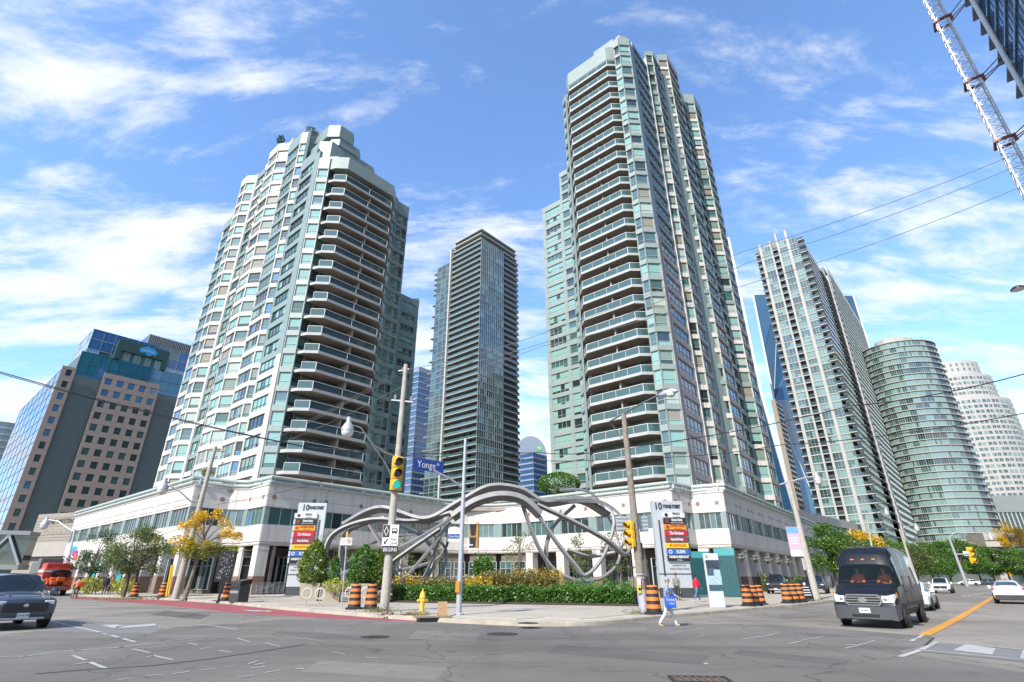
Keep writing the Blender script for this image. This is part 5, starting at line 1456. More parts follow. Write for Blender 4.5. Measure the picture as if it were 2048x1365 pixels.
wire([AT(430, 1010, 45), AT(640, 965, 32), AT(790, 928, 29)], .016, 'thin cable from leaning pole to the yellow signal', .1)
wire([AT(150, 1066, 60), AT(300, 1076, 50), AT(405, 1040, 45)], .02, 'thin cable along the shaded podium to the leaning pole', .1)
# -- construction barrels
ORG_ = mat('barrel_orange', (.70, .20, .03), .55, var=.1, scale=6); BLKB = mat('barrel_black', (.02, .02, .022), .6, var=.3, scale=6)
def barrel_mesh():
    b = MB()
    prof = [(.285, .06), (.28, .2), (.275, .2), (.27, .34), (.265, .34), (.26, .47), (.255, .47), (.25, .6), (.245, .6), (.24, .72), (.235, .72), (.23, .84), (.225, .84), (.22, .96), (.2, 1.0), (.13, 1.02)]
    n = 18
    rs = [[(r * math.cos(2 * math.pi * i / n), r * math.sin(2 * math.pi * i / n), z) for i in range(n)] for r, z in prof]
    for k in range(len(rs) - 1):
        mm = [1, 0, 0, 1, 1, 0, 0, 1, 1, 0, 0, 1, 1, 0, 0, 0][k] if False else ([1, 1, 0, 0, 1, 1, 0, 0, 1, 1, 0, 0, 1, 0, 0, 0][k])
        b.rings([rs[k], rs[k + 1]], mm, False, k == len(rs) - 2)
    return b
def barrel(px, label, s=1.0, rz=0, tip=0.0):
    p = G(px[0], px[1], .152)
    if not barrel.src:
        o = empty('traffic_barrel', p, rz, label, 'traffic barrel', 'orange and black construction barrels')
        barrel_mesh().obj('drum', [ORG_, BLKB], o, 40)
        b = MB(); b.lathe([(.40, 0), (.40, .05), (.33, .08), (.29, .085)], 14); b.obj('rubber_base', RUBBER, o, 40)
        b = MB(); b.box(-.1, .1, -.03, .03, 1.0, 1.09); b.obj('handle', BLKB, o)
        barrel.src = o
    else: o = copy_tree(barrel.src); place(o, p, rz, label)
    o.scale = (s, s, s); o.rotation_euler.x = tip
    return o
barrel.src = None
barrel((708, 1218), 'left one of the two barrels beside the tall concrete pole', 1.15)
barrel((741, 1218), 'right one of the two barrels touching the tall concrete pole', 1.15, .5)
barrel((267, 1194), 'barrel under the dense green street tree', 1.1, 1)
barrel((323, 1195), 'barrel just left of the leaning utility pole', 1.1, 2)
barrel((452, 1201), 'barrel between the black menu board and the litter bin', 1.15, .3)
barrel((1309, 1228), 'barrel right of the wooden utility pole behind the walking woman', 1.15, .8)
barrel((1497, 1212), 'leftmost barrel of the cluster nearest the map totem', 1.1, .2)
barrel((1511, 1211), 'middle barrel of the cluster nearest the map totem', 1.05, 1.2)
barrel((1522, 1209), 'rightmost barrel of the cluster nearest the map totem', 1.05, 2.2)
barrel((1576, 1206), 'leftmost barrel of the cluster beside the black sandwich board', 1.1, .6)
barrel((1590, 1205), 'middle barrel of the cluster beside the black sandwich board', 1.1, 1.6)
barrel((1602, 1204), 'barrel touching the black sandwich board', 1.1, 2.6)
# -- hydrant
p = G(843, 1229, .15); o = empty('fire_hydrant', p, .4, 'yellow fire hydrant at the kerb in front of the hedge', 'hydrant')
HYD = mat('hydrant_yellow', (.72, .50, .06), .5, var=.1, scale=8)
b = MB(); b.lathe([(.17, 0), (.17, .06), (.11, .08), (.105, .62), (.14, .64), (.14, .72), (.12, .76), (.10, .86), (.06, .93), (.03, .95), (.035, 1.02), (.02, 1.04)], 16); b.obj('barrel', HYD, o, 40)
for a in (0, math.pi / 2, math.pi):
    M = Matrix.Translation((0, 0, .55)) @ Matrix.Rotation(a - math.pi, 4, 'Z') @ Matrix.Rotation(math.pi / 2, 4, 'Y')
    b = MB(); b.lathe([(.06, .08), (.06, .16), (.075, .16), (.075, .21), (.03, .22), (.03, .25)], 12, 0, M); b.obj('nozzle', HYD, o, 40)
# -- bicycle rings
RING = mat('ring_enamel', (.62, .60, .54), .45)
def ring(px, label):
    p = G(px[0], px[1], .15)
    if not ring.src:
        o = empty('bicycle_ring', p, .2, label, 'bicycle stand', 'ring and post bicycle stands')
        b = MB(); b.tube([(0, 0, 0), (0, 0, .95)], .03, 8); b.lathe([(.035, .95), (.02, 1.0)], 8); b.obj('post', GALV, o, 50)
        b = MB(); b.tube([(.27 * math.cos(t * math.pi / 12), 0, .66 + .27 * math.sin(t * math.pi / 12)) for t in range(25)], .035, 8, cap=False); b.obj('ring', RING, o, 50)
        ring.src = o
    else: o = copy_tree(ring.src); place(o, p, .2, label)
ring.src = None
ring((611, 1212), 'leftmost ring bicycle stand in front of the wide shrub planter')
ring((637, 1213), 'ring bicycle stand in front of the yellow flowered planter')
ring((697, 1209), 'ring bicycle stand mostly behind the left one of the paired barrels')
ring((729, 1210), 'ring bicycle stand showing left of the barrel at the tall concrete pole')
# -- litter bin, menu board
p = G(476, 1204, .15); o = empty('litter_bin', p, -.55, 'black litter bin with sloping lid on the left pavement', 'bin')
DGR = mat('bin_grey', (.045, .046, .05), .5, var=.15, scale=3)
b = MB(); b.cbox(-.5, .5, -.42, .42, .0, 1.05, .04); b.obj('body', DGR, o)
b = MB(); b.rings([[(-.52, -.44, 1.06), (.52, -.44, 1.06), (.52, .44, 1.06), (-.52, .44, 1.06)], [(-.52, -.40, 1.28), (.52, -.40, 1.28), (.52, .44, 1.42), (-.52, .44, 1.42)]]); b.obj('lid', BLACK, o)
for x in (-.24, .24):
    b = MB(); b.box(x - .17, x + .17, -.45, -.425, .82, .98); b.obj('slot', RUBBER, o)
plate(o, Vector((0, -.43, .62)), .9, .16, mat('bin_band', (.25, .25, .26), .5), 0, .02, 'band')
p = G(437, 1202, .15); o = empty('menu_board', p, .25, 'tall black notice board on a single post by the colonnade', 'sign')
b = MB(); b.box(-.07, .07, -.07, .07, 0, 1.3); b.box(-.35, .35, -.3, .3, 0, .04); b.obj('post', BLACK, o)
b = MB(); b.cbox(-.55, .55, -.08, .08, 1.25, 3.3, .03); b.obj('board', BLACK, o)
b = MB(); r_ = random.Random(3)
for i in range(90):
    x, z = r_.uniform(-.45, .42), r_.uniform(1.4, 3.15); s_ = r_.uniform(.012, .05); b.face([(x, -.085, z), (x + s_, -.085, z), (x + s_, -.085, z + s_ * .8), (x, -.085, z + s_ * .8)])
b.obj('print', SIGNW, o, kind='stuff')
# -- tenant pylons
def pylon(px0, px1, ztop_px, rz, flip, label):
    p = G(px0[0], px0[1], .15); 
    H_ = AT(ztop_px[0], ztop_px[1], p.y).z - .15
    o = empty('tenant_sign', p, rz, label, 'sign')
    CL = mat('pylon_cladding', (.52, .55, .58), .4, .2, var=.03, scale=1); DK = mat('pylon_dark', (.06, .065, .07), .4)
    b = MB(); b.box(0, 2.75, -.2, .2, .75, H_); b.obj('slab', CL, o)
    b = MB(); b.box(.02, 2.73, -.22, .22, 0, .75); b.obj('plinth', DK, o)
    xs = (2.2, 2.36) if flip else (.42, .56)
    xs = (.42, .56) if flip else (2.2, 2.36)
    b = MB(); b.box(xs[0], xs[1], -.225, -.2, .9, H_ - 1.6); b.box(.0, 2.75, -.225, -.2, 1.75, 1.83); b.obj('reveal', DK, o)
    put_text(o, '10', Vector((.55 if flip else .75, -.2, H_ - .48)), .8, mat('raised_letters', (.02, .022, .03), .4), 0, .9, 0, 0, .03, bold=.02); put_text(o, 'YONGE STREET', Vector((1.75, -.2, H_ - .48)), .4, BT, 0, .56, 0, 0, .03, bold=.02)
    cols = [('FIRKIN', (.70, .71, .72), BT, 'ON HARBOUR'), ('Kitchen Market', (.015, .015, .018), SIGNW, 'FRESH FOOD & GROCERY'), ('SOUTHERN CHICKEN', (.80, .28, .01), mat('chicken_ink', (.30, .06, .01), .5), 'FRIED CHICKEN'), ('Tim Hortons', (.50, .008, .03), SIGNW, ''), ('Signature Nail & Beauty', (.24, .035, .055), SIGNW, ''), ('MY ROTI PLACE', (.85, .52, .005), mat('roti_ink', (.45, .05, .01), .5), ''), ('SUSHI', (.01, .13, .50), SIGNW, ''), ('HARBOURFRONT', (.012, .012, .014), SIGNW, 'CANNABIS')]
    x0, x1 = (.85, 2.75) if flip else (0.0, 2.0)
    ph = (H_ - .95 - 2.75) / 8
    for i, (t, col, ink, sub) in enumerate(cols):
        zc = H_ - .95 - (i + .5) * ph
        b = MB()
        xa, xb = (x0, x1 + .14) if flip else (x0 - .55, x1)
        b.box(x0 if flip else x0 - .0, x1 - .002, -.42, -.205, zc - ph * .40, zc + ph * .40); pn = b.obj('tenant_panel', mat('panel_colour', col, .35), o)
        b = MB()
        if flip: b.box(x1, x1 + .16, -.40, .1, zc - ph * .42, zc + ph * .42)
        else: b.box(x0 - .17, x0, -.43, .1, zc - ph * .42, zc + ph * .42)
        b.obj('panel_cap', DK if flip else CL, o)
        big = .36 if t in ('Tim Hortons', 'SUSHI') else .27
        wf = min(1.0, 1.55 / (len(t) * big * .6))
        off = .2 if t in ('Kitchen Market', 'SUSHI', 'FIRKIN', 'SOUTHERN CHICKEN') else 0
        wf *= .82 if off else 1
        put_text(o, t, Vector(((x0 + x1) / 2 + off, -.42, zc + (.09 if sub else 0))), big, ink, 0, wf, 0, 0, .012, shear=.25 if t in ('Tim Hortons',) else 0, bold=.01)
        if sub: put_text(o, sub, Vector(((x0 + x1) / 2 + off, -.42, zc - .15)), .13, ink, 0, .75, 0, 0, .012)
        if off:
            b = MB(); b.lathe([(.16, 0), (.16, .012)], 14, 0, Matrix.Translation((x0 + .26, -.42, zc)) @ Matrix.Rotation(math.pi / 2, 4, 'X')); b.obj('panel_emblem', ink if t != 'Kitchen Market' else REDC, o)
            if t == 'SUSHI':
                b = MB(); b.lathe([(.09, 0), (.09, .016)], 12, 0, Matrix.Translation((x0 + .26, -.42, zc)) @ Matrix.Rotation(math.pi / 2, 4, 'X')); b.obj('panel_emblem', SIGNB, o)
    put_text(o, 'SHOPPES OF THE', Vector(((x0 + x1) / 2, -.2, 2.42)), .2, BT, 0, .75, 0, 0, .01); put_text(o, 'WORLD TRADE CENTRE', Vector(((x0 + x1) / 2, -.2, 2.16)), .2, BT, 0, .75, 0, 0, .01)
    return o
pylon((570, 1191), (620, 1190), (592, 1006), math.radians(4), False, 'tall tenant sign pylon left of the sculpture, partly behind a planter shrub')
pylon((1322, 1196), (1370, 1192), (1292, 1002), math.radians(6), True, 'tall tenant sign pylon right of the sculpture beside the wooden pole')
# -- map totem, hoardings, sandwich board
p = G(1436, 1215, .15); o = empty('map_totem', p, .12, 'white wayfinding totem with city map on the right pavement', 'sign')
b = MB(); b.cbox(-.42, .42, -.11, .11, 0, 2.75, .03); b.obj('body', mat('totem_white', (.62, .66, .65), .35), o)
for z0, z1, col in ((1.95, 2.4, (.05, .07, .10)), (1.6, 1.94, (.09, .12, .16)), (1.2, 1.59, (.42, .58, .64)), (.82, 1.14, (.06, .13, .16))):
    b = MB(); b.box(-.4, .4, -.118, -.111, z0, z1); b.obj('map_panel', mat('map_ink', col, .3, var=.25, scale=9), o)
b = MB(); b.box(0, .38, -.125, -.119, 1.5, 1.9); b.obj('map_panel', mat('map_pale', (.42, .6, .66), .3), o)
b = MB(); b.rings([[(-.3 + r * math.cos(t * math.pi / 8), -.12, 2.58 + r * math.sin(t * math.pi / 8)) for t in range(17)] for r in (.045, .07)], 0, False, False, closed=False); b.obj('ring_mark', BT, o)
TEAL = mat('teal_hoarding', (.008, .06, .07), .5, var=.5, scale=6, detail=8, col2=(.015, .10, .11)); TEALL = mat('teal_top_band', (.06, .32, .34), .5)
for px, w, rz, lab in (((1404, 1190), 2.6, .15, 'left teal patterned hoarding panel behind the person in red'), ((1462, 1194), 1.7, -.5, 'right teal patterned hoarding panel behind the map totem')):
    p = G(px[0], px[1], .15); o = empty('hoarding_panel', p, rz, lab, 'hoarding')
    b = MB(); b.box(-w / 2, w / 2, -.04, .04, .0, 3.3); b.obj('panel', TEAL, o); b = MB(); b.box(-w / 2, w / 2, -.045, .045, 3.3, 3.9); b.obj('top_band', TEALL, o)
    b = MB(); b.box(-w / 2 - .06, -w / 2, -.06, .06, 0, 3.92); b.box(w / 2, w / 2 + .06, -.06, .06, 0, 3.92); b.obj('post', BLACK, o)
p = G(1614, 1202, .15); o = empty('sandwich_board', p, .1, 'black sandwich board with white print at the lamp post', 'sign')
b = MB(); b.rings([[(-.42, -.25, 0), (.42, -.25, 0), (.42, -.2, 0), (-.42, -.2, 0)], [(-.42, -.03, 1.35), (.42, -.03, 1.35), (.42, .0, 1.35), (-.42, .0, 1.35)]]); b.obj('front_panel', BLACK, o)
b = MB(); b.rings([[(-.42, .2, 0), (.42, .2, 0), (.42, .25, 0), (-.42, .25, 0)], [(-.42, .003, 1.35), (.42, .003, 1.35), (.42, .03, 1.35), (-.42, .03, 1.35)]]); b.obj('rear_panel', BLACK, o)
for z, w in ((.85, .55), (.68, .6), (.52, .6), (.36, .6)):
    y = -.25 + .22 * z / 1.35 - .015; b = MB(); b.box(-w / 2, w / 2, y, y + .01, z, z + .06); b.obj('print_line', SIGNW, o)
y = -.25 + .22 * 1.1 / 1.35 - .015; b = MB(); b.lathe([(.1, 0), (.1, .01)], 14, 0, Matrix.Translation((0, y, 1.1)) @ Matrix.Rotation(math.pi / 2, 4, 'X')); b.obj('badge', SIGNW, o)
# -- loose board, broken frame and rubble at the kerb
p = G(884, 1232, .15); o = empty('timber_board', p, .1, 'small upright plywood board leaning by the grey steel pole', 'board')
b = MB(); b.box(-.2, .2, -.03, .03, .0, .55); b.obj('sheet', mat('plywood', (.42, .26, .14), .8, var=.15, scale=5), o)
b = MB(); b.box(-.22, -.19, -.04, .25, 0, .1); b.box(.19, .22, -.04, .25, 0, .1); b.obj('foot', POLEW, o)
p = G(865, 1240, .06); o = empty('covered_pit', p, .35, 'open pit at the kerb covered by a sheet of timber', 'pit cover')
b = MB(); b.box(-.75, .75, -.35, .35, .10, .14); b.obj('cover_sheet', mat('rough_timber', (.26, .19, .13), .9, var=.2, scale=4), o); b = MB(); b.box(-.6, .7, -.3, .3, -.04, .095); b.obj('pit', BLACK, o)
p = G(795, 1229, .15); o = empty('rubble_heap', p, .2, 'low heap of broken brick and pipe by the tall concrete pole', 'rubble')
r_ = random.Random(5)
RUB = [mat('rubble_brick', (.26, .13, .10), .9), mat('rubble_concrete', (.33, .30, .27), .9)]
for i in range(16):
    x, y = r_.uniform(-.9, .9), r_.uniform(-.3, .3); s_ = r_.uniform(.05, .14)
    M = Matrix.Translation((x, y, s_ * .4)) @ Matrix.Rotation(r_.uniform(0, 3), 4, 'Z') @ Matrix.Rotation(r_.uniform(-.3, .3), 4, 'X')
    b = MB(); b.cbox(-s_, s_, -s_ * .6, s_ * .6, -s_ * .4, s_ * .4, s_ * .2, 0, M); b.obj('brick' if i % 2 == 0 else 'stone', RUB[i % 2], o)
# -- railing beside the left pylon
p = G(500, 1190, .15); q = G(566, 1188, .15)
o = empty('ramp_railing', p, 0, 'grey metal ramp railing between the litter bin and left pylon', 'railing')
M, L = frame(Vector((0, 0, 0)), q - p, 0); b = MB()
for z in (.15, 1.05): b.bar(M @ Vector((0, 0, z)), M @ Vector((L, 0, z)), .05, .05)
b.bar(M @ Vector((L * .3, .6, .3)), M @ Vector((L, .6, 1.2)), .05, .05)
b.obj('rail', GALV, o)
for i in range(7):
    b = MB(); b.bar(M @ Vector((L * i / 6, 0, 0)), M @ Vector((L * i / 6, 0, 1.05)), .05, .05); b.obj('post', GALV, o)
b = MB()
for i in range(36): b.bar(M @ Vector((L * i / 36 + .05, 0, .15)), M @ Vector((L * i / 36 + .05, 0, 1.05)), .015, .015)
b.obj('baluster', GALV, o, kind='stuff')
# -- courtyard fence
p = W(25.5, -1.2, .15); q = W(30.5, -7.5, .15)
o = empty('courtyard_fence', p, 0, 'grey temporary fence across the courtyard behind the flowers', 'fence')
M, L = frame(Vector((0, -3, 0)), Vector((q.x - p.x, q.y - p.y - 4, 0)), 0); b = MB()
L = 13; M = Matrix.Translation((-6, -5, 0))
for z in (.2, 1.7): b.bar(M @ Vector((0, 0, z)), M @ Vector((L, 0, z)), .05, .05)
b.obj('rail', GALV, o)
for i in range(8):
    b = MB(); b.bar(M @ Vector((L * i / 7, 0, 0)), M @ Vector((L * i / 7, 0, 1.75)), .05, .05); b.obj('post', GALV, o)
b = MB()
for i in range(60): b.bar(M @ Vector((L * i / 60, 0, .2)), M @ Vector((L * i / 60, 0, 1.7)), .012, .012)
b.obj('mesh_wire', GALV, o, kind='stuff')
# -- benches behind the hedge
WOODB = mat('bench_wood', (.22, .13, .08), .7, var=.2, scale=6)
def bench(px, Y, rz, label):
    p = AT(px, 1170, Y); p.z = .15
    if not bench.src:
        o = empty('park_bench', p, rz, label, 'bench', 'wooden benches behind the hedge')
        for i in range(4):
            b = MB(); b.box(-1, 1, -.22 + i * .12, -.12 + i * .12, .43, .47); b.obj('slat', WOODB, o)
        for i in range(3):
            b = MB(); b.box(-1, 1, .27 + i * .03, .30 + i * .03, .55 + i * .13, .65 + i * .13); b.obj('slat', WOODB, o)
        for x in (-.85, 0, .85):
            b = MB(); b.tube([(x, -.2, 0), (x, -.22, .62), (x, .1, .66), (x, .3, .55)], .025, 6); b.tube([(x, .25, 0), (x, .3, .9)], .025, 6); b.obj('leg', GALV, o)
        bench.src = o
    else: o = copy_tree(bench.src); place(o, p, rz, label)
bench.src = None
bench(872, 50, .2, 'wooden bench seen over the hedge left of the grey steel pole'); bench(660, 47, -.2, 'wooden bench behind the yellow flowered planter'); bench(700, 46, -.1, 'wooden bench between planter shrub and thin sign post')
# -- globe lamps and hanging baskets on the right colonnade
p1 = W(36.3, -33.9); 
BASK = mat('basket_leaves', (.05, .10, .03), .7, var=.4, scale=30); GLOBE = mat('globe_lamp', (.7, .7, .68), .2)
def hanging(i, p, label):
    if not hanging.src:
        o = empty('hanging_basket', p, 0, label, 'hanging basket', 'flower baskets hung along the right colonnade')
        r_ = random.Random(2); b = MB()
        for k in range(160):
            a, e = r_.uniform(0, 6.28), r_.uniform(-1.2, 1.4); r = r_.uniform(.25, .42); c = Vector((r * math.cos(a) * math.cos(e), r * math.sin(a) * math.cos(e), r * math.sin(e) + .1)); d1 = Vector((r_.uniform(-1, 1), r_.uniform(-1, 1), r_.uniform(-1, 1))) * .09; d2 = Vector((r_.uniform(-1, 1), r_.uniform(-1, 1), r_.uniform(-1, 1))) * .09
            b.face([c, c + d1, c + d1 + d2, c + d2], r_.choice([0, 0, 1]))
        b.obj('flowers', [BASK, mat('pale_petals', (.6, .55, .5), .7)], o, kind='stuff'); b = MB(); b.lathe([(.05, -.38), (.2, -.32), (.26, -.1)], 10); b.obj('bowl', BLACK, o, 50); b = MB(); b.bar((-.02, 0, .6), (.75, 0, .6), .04, .04); b.tube([(0, 0, .6), (0, 0, -.1)], .012, 4); b.obj('bracket', BLACK, o)
        hanging.src = o
    else: o = copy_tree(hanging.src); place(o, p, 0, label)
hanging.src = None
names = ['first hanging basket on the right colonnade, at the corner column', 'second hanging basket along the right colonnade', 'third hanging basket along the right colonnade, above the parked black van', 'fourth hanging basket along the right colonnade', 'fifth hanging basket along the right colonnade, left of the pink banner']
for i in range(5):
    hanging(i, W(37.0 + i * 5.65, -35.4 + i * .36, 3.6), names[i])
# ---------------------------------------------------------------- looping steel sculpture on the plaza
SCU = mat('brushed_grey_steel', (.23, .23, .235), .55, .12, var=.14, scale=1.5, bump=.06, bscale=12)
so_ = G(975, 1180, .15); so_ = Vector((AT(965, 1170, 47).x, 47, .15))
sc = empty('loop_sculpture', so_, 0, 'large grey steel sculpture of looping ribbons joined by a high arch', 'sculpture')
def catmull(P, n=8, closed=False):
    out = []
    m = len(P)
    for i in range(m if closed else m - 1):
        g = lambda k: P[k % m] if closed else P[max(0, min(m - 1, k))]
        p0, p1, p2, p3 = g(i - 1), g(i), g(i + 1), g(i + 2)
        for k in range(n):
            t = k / n
            out.append(.5 * ((2 * p1) + (p2 - p0) * t + (2 * p0 - 5 * p1 + 4 * p2 - p3) * t * t + (3 * p1 - p0 - 3 * p2 + p3) * t ** 3))
    if not closed: out.append(P[-1])
    return out
def ribbon(pts, w=.75, h=.26, closed=False, twist=0.0, name='ribbon'):
    P = catmull([Vector(AT(x, y, 47 + d) - so_) for x, y, d in pts], 9, closed)
    b = MB(); rs = []; n = len(P)
    for i, p in enumerate(P):
        a_, e_ = (P[(i - 1) % n], P[(i + 1) % n]) if closed else (P[max(i - 1, 0)], P[min(i + 1, n - 1)])
        t = (e_ - a_).normalized()
        y = Vector((0, 1, 0)); s = (y - t * y.dot(t)).normalized(); u = s.cross(t)
        ang = twist * i / n * 2 * math.pi + .35
        s, u = s * math.cos(ang) + u * math.sin(ang), u * math.cos(ang) - s * math.sin(ang)
        rs.append([tuple(p + s * (w * .42 * i_) + u * (h * .42 * j_)) for i_, j_ in ((-1, -1), (1, -1), (1, 1), (-1, 1))])
    if closed: rs.append(rs[0])
    b.rings(rs, 0, not closed, not closed)
    b.obj(name, SCU, sc, 35)
# the arch, two heavy bands
ribbon([(690, 1050, 2), (760, 1018, 1), (850, 1040, 0), (920, 1005, 0), (980, 975, 0), (1040, 980, 0), (1090, 1006, 0), (1160, 1000, 1), (1215, 1030, 2)], 1.15, .3)
ribbon([(905, 1035, -.6), (950, 1005, -.6), (1000, 992, -.6), (1045, 1000, -.6), (1080, 1030, -.6)], 1.2, .5, name='arch_band')
# loops on the left
ribbon([(905, 1035, -.5), (830, 1080, -1), (740, 1120, -1.2), (672, 1150, -.6), (650, 1120, 0), (668, 1068, .6), (740, 1040, .4), (830, 1042, 0), (905, 1025, -.3)], .62, .22)
ribbon([(900, 1045, 0), (850, 1110, -1), (800, 1165, -1.6), (770, 1182, -1.6), (720, 1188, -.5), (690, 1160, .6), (682, 1100, 1), (700, 1060, 1.2), (770, 1035, 1)], .55, .2)
ribbon([(885, 1060, .3), (850, 1150, 0), (815, 1178, 0), (850, 1160, 1), (868, 1110, 1.8), (840, 1070, 2), (780, 1045, 2)], .5, .2)
ribbon([(890, 1050, .2), (895, 1085, 1), (870, 1120, 1.6), (800, 1140, 1.2), (720, 1148, .5)], .52, .18)
ribbon([(905, 1030, .4), (860, 1062, 1.4), (760, 1080, 2), (690, 1128, 1.6), (668, 1168, .4), (720, 1175, -.6), (790, 1120, -1.2), (880, 1058, -.8)], .5, .18)
ribbon([(870, 1070, .8), (893, 1105, 1.2), (880, 1150, .8), (840, 1176, .2), (800, 1160, -.4), (770, 1100, -.6), (740, 1050, 0)], .5, .18)
# loops on the right
ribbon([(1075, 1010, -.5), (1140, 1040, -1), (1210, 1078, -1.2), (1250, 1108, -.6), (1262, 1076, 0), (1240, 1030, .6), (1190, 1000, .6), (1110, 1000, 0), (1060, 1000, -.3)], .62, .22)
ribbon([(1060, 1005, -.2), (1110, 1080, -1), (1150, 1130, -1.4), (1172, 1150, -1.4), (1208, 1110, -1), (1228, 1040, -.2), (1200, 1005, .4), (1120, 1003, .2)], .55, .22)
ribbon([(1045, 1010, .2), (1075, 1090, 0), (1110, 1140, 0), (1160, 1162, 0), (1210, 1152, .6), (1240, 1110, 1.4), (1220, 1040, 2), (1180, 985, 2), (1120, 980, 1.5)], .55, .2)
ribbon([(1135, 1100, 1.8), (1180, 1112, 1.6), (1230, 1105, .9)], .55, .18)
ribbon([(1150, 1010, 1.4), (1105, 1055, 1.8), (1092, 1110, 1.6), (1110, 1150, 1), (1150, 1160, .4)], .6, .22)
pl_ = MB(); pl_.cbox(-1.5, 8.5, -2.5, 2.5, 0, .25, .05); pl_.xf(Matrix.Translation(Vector((AT(1110, 1170, 47).x - so_.x - 1, 0, 0)))); pl_.obj('plinth', CONC, sc)
# ---------------------------------------------------------------- vehicles (local x forward, y left)
TYRE = mat('tyre', (.018, .018, .019), .8); RIMM = mat('alloy_rim', (.50, .51, .53), .3, .8); PLAST = mat('dark_plastic', (.035, .036, .039), .6)
CGLASS = glass('car_glass', (.010, .016, .020), .02, .35); HLAMP = glass('headlamp', (.62, .62, .60), .06); TLAMP = glass('tail_lamp', (.35, .008, .012), .1); AMBER = mat('amber_lens', (.75, .25, .02), .3)
VPLATE = mat('number_plate', (.66, .68, .70), .5)
def wheel(o, x, y, r, w, side):
    M = Matrix.Translation((x, y, r)) @ Matrix.Rotation(-math.pi / 2 * side, 4, 'X')
    b = MB(); b.lathe([(r * .66, -w / 2), (r * .93, -w / 2), (r, -w * .3), (r, w * .3), (r * .93, w / 2), (r * .66, w / 2)], 22, 0, M)
    t = b.obj('tyre', TYRE, o, 40); t.name = 'wheel'
    b = MB(); b.lathe([(r * .68, w * .1), (r * .68, w * .5), (r * .60, w * .46), (r * .56, w * .2)], 22, 0, M)
    for k in range(5):
        a = k * 2 * math.pi / 5
        b.bar(M @ Vector((0, 0, w * .42)), M @ Vector((math.cos(a) * r * .62, math.sin(a) * r * .62, w * .42)), r * .2, w * .12, 0, tuple((M.to_3x3() @ Vector((0, 0, 1)))))
    b.lathe([(r * .16, w * .3), (r * .16, w * .5), (r * .1, w * .52)], 12, 0, M)
    b.obj('rim', RIMM, t, 40)
def loft(o, st, part, mats, sub=4, crown=.03, sill=.22):
    """st: x, zb, zs, zr, wb, wm, ws, wr ; part(i, band, side) names each cell"""
    xs = [Vector(s[:4]) for s in st]; n = len(st)
    rows = []; idx = []
    for i in range(n - 1):
        for k in range(sub):
            t = k / sub
            g = lambda j: np.array(st[max(0, min(n - 1, j))], float)
            p0, p1, p2, p3 = g(i - 1), g(i), g(i + 1), g(i + 2)
            v = p1 + (p2 - p1) * t
            c = .5 * ((2 * p1) + (p2 - p0) * t + (2 * p0 - 5 * p1 + 4 * p2 - p3) * t * t + (3 * p1 - p0 - 3 * p2 + p3) * t ** 3)
            v = v * .45 + c * .55; v[0] = p1[0] + (p2[0] - p1[0]) * t
            rows.append(v); idx.append(i)
    rows.append(np.array(st[-1], float))
    def ring(s):
        x, zb, zs, zr, wb, wm, ws, wr = s
        h = zs - zb
        return [(x, 0, zb), (x, wb, zb), (x, wm * .985, zb + h * sill), (x, wm, zb + h * .55), (x, wm * .99, zs - h * .12), (x, ws, zs), (x, wr + (ws - wr) * .12, zs + (zr - zs) * .80), (x, wr - .09, zs + (zr - zs) * .97), (x, wr * .5, zr + crown * .8), (x, 0, zr + crown)]
    R = [ring(s) for s in rows]
    nb = len(R[0]) - 1
    acc = {}
    for k in range(len(R) - 1):
        for b_ in range(nb):
            for sd in (1, -1):
                nm = part(idx[k], b_, sd)
                key = nm if isinstance(nm, tuple) else (nm, 0)
                mb = acc.setdefault(key, MB())
                q = [R[k][b_], R[k + 1][b_], R[k + 1][b_ + 1], R[k][b_ + 1]]
                q = [(p[0], p[1] * sd, p[2]) for p in q]
                mb.face(q if sd < 0 else q[::-1])
    body = acc[('body', 0)]
    for rr, rev in ((R[0], False), (R[-1], True)):
        f = [(p[0], p[1], p[2]) for p in rr] + [(p[0], -p[1], p[2]) for p in rr[::-1]]
        body.face(f if not rev else f[::-1])
    for key, mb in acc.items():
        me = mb.mesh(key[0], mats.get(key[0], mats['body']), None)
        import bmesh
        bm = bmesh.new(); bm.from_mesh(me); bmesh.ops.remove_doubles(bm, verts=bm.verts, dist=1e-4); bmesh.ops.recalc_face_normals(bm, faces=bm.faces) if key[0] == 'body' else None
        bm.to_mesh(me); bm.free()
        me.polygons.foreach_set('use_smooth', [True] * len(me.polygons)); me.set_sharp_from_angle(angle=math.radians(38))
        oo = bpy.data.objects.new(key[0], me); COL.objects.link(oo); setparent(oo, o)
    return R
def mirror_wing(o, x, y, z, s, m, sx=1.0):
    b = MB(); b.cbox(x - .09, x + .09, y - .13 * sx, y + .13 * sx, z - .12 * s, z + .12 * s, .03); b.bar((x, y, z - .08), (x - .05, y - math.copysign(.25, y), z - .12), .06, .05); b.obj('mirror', m, o, 40)
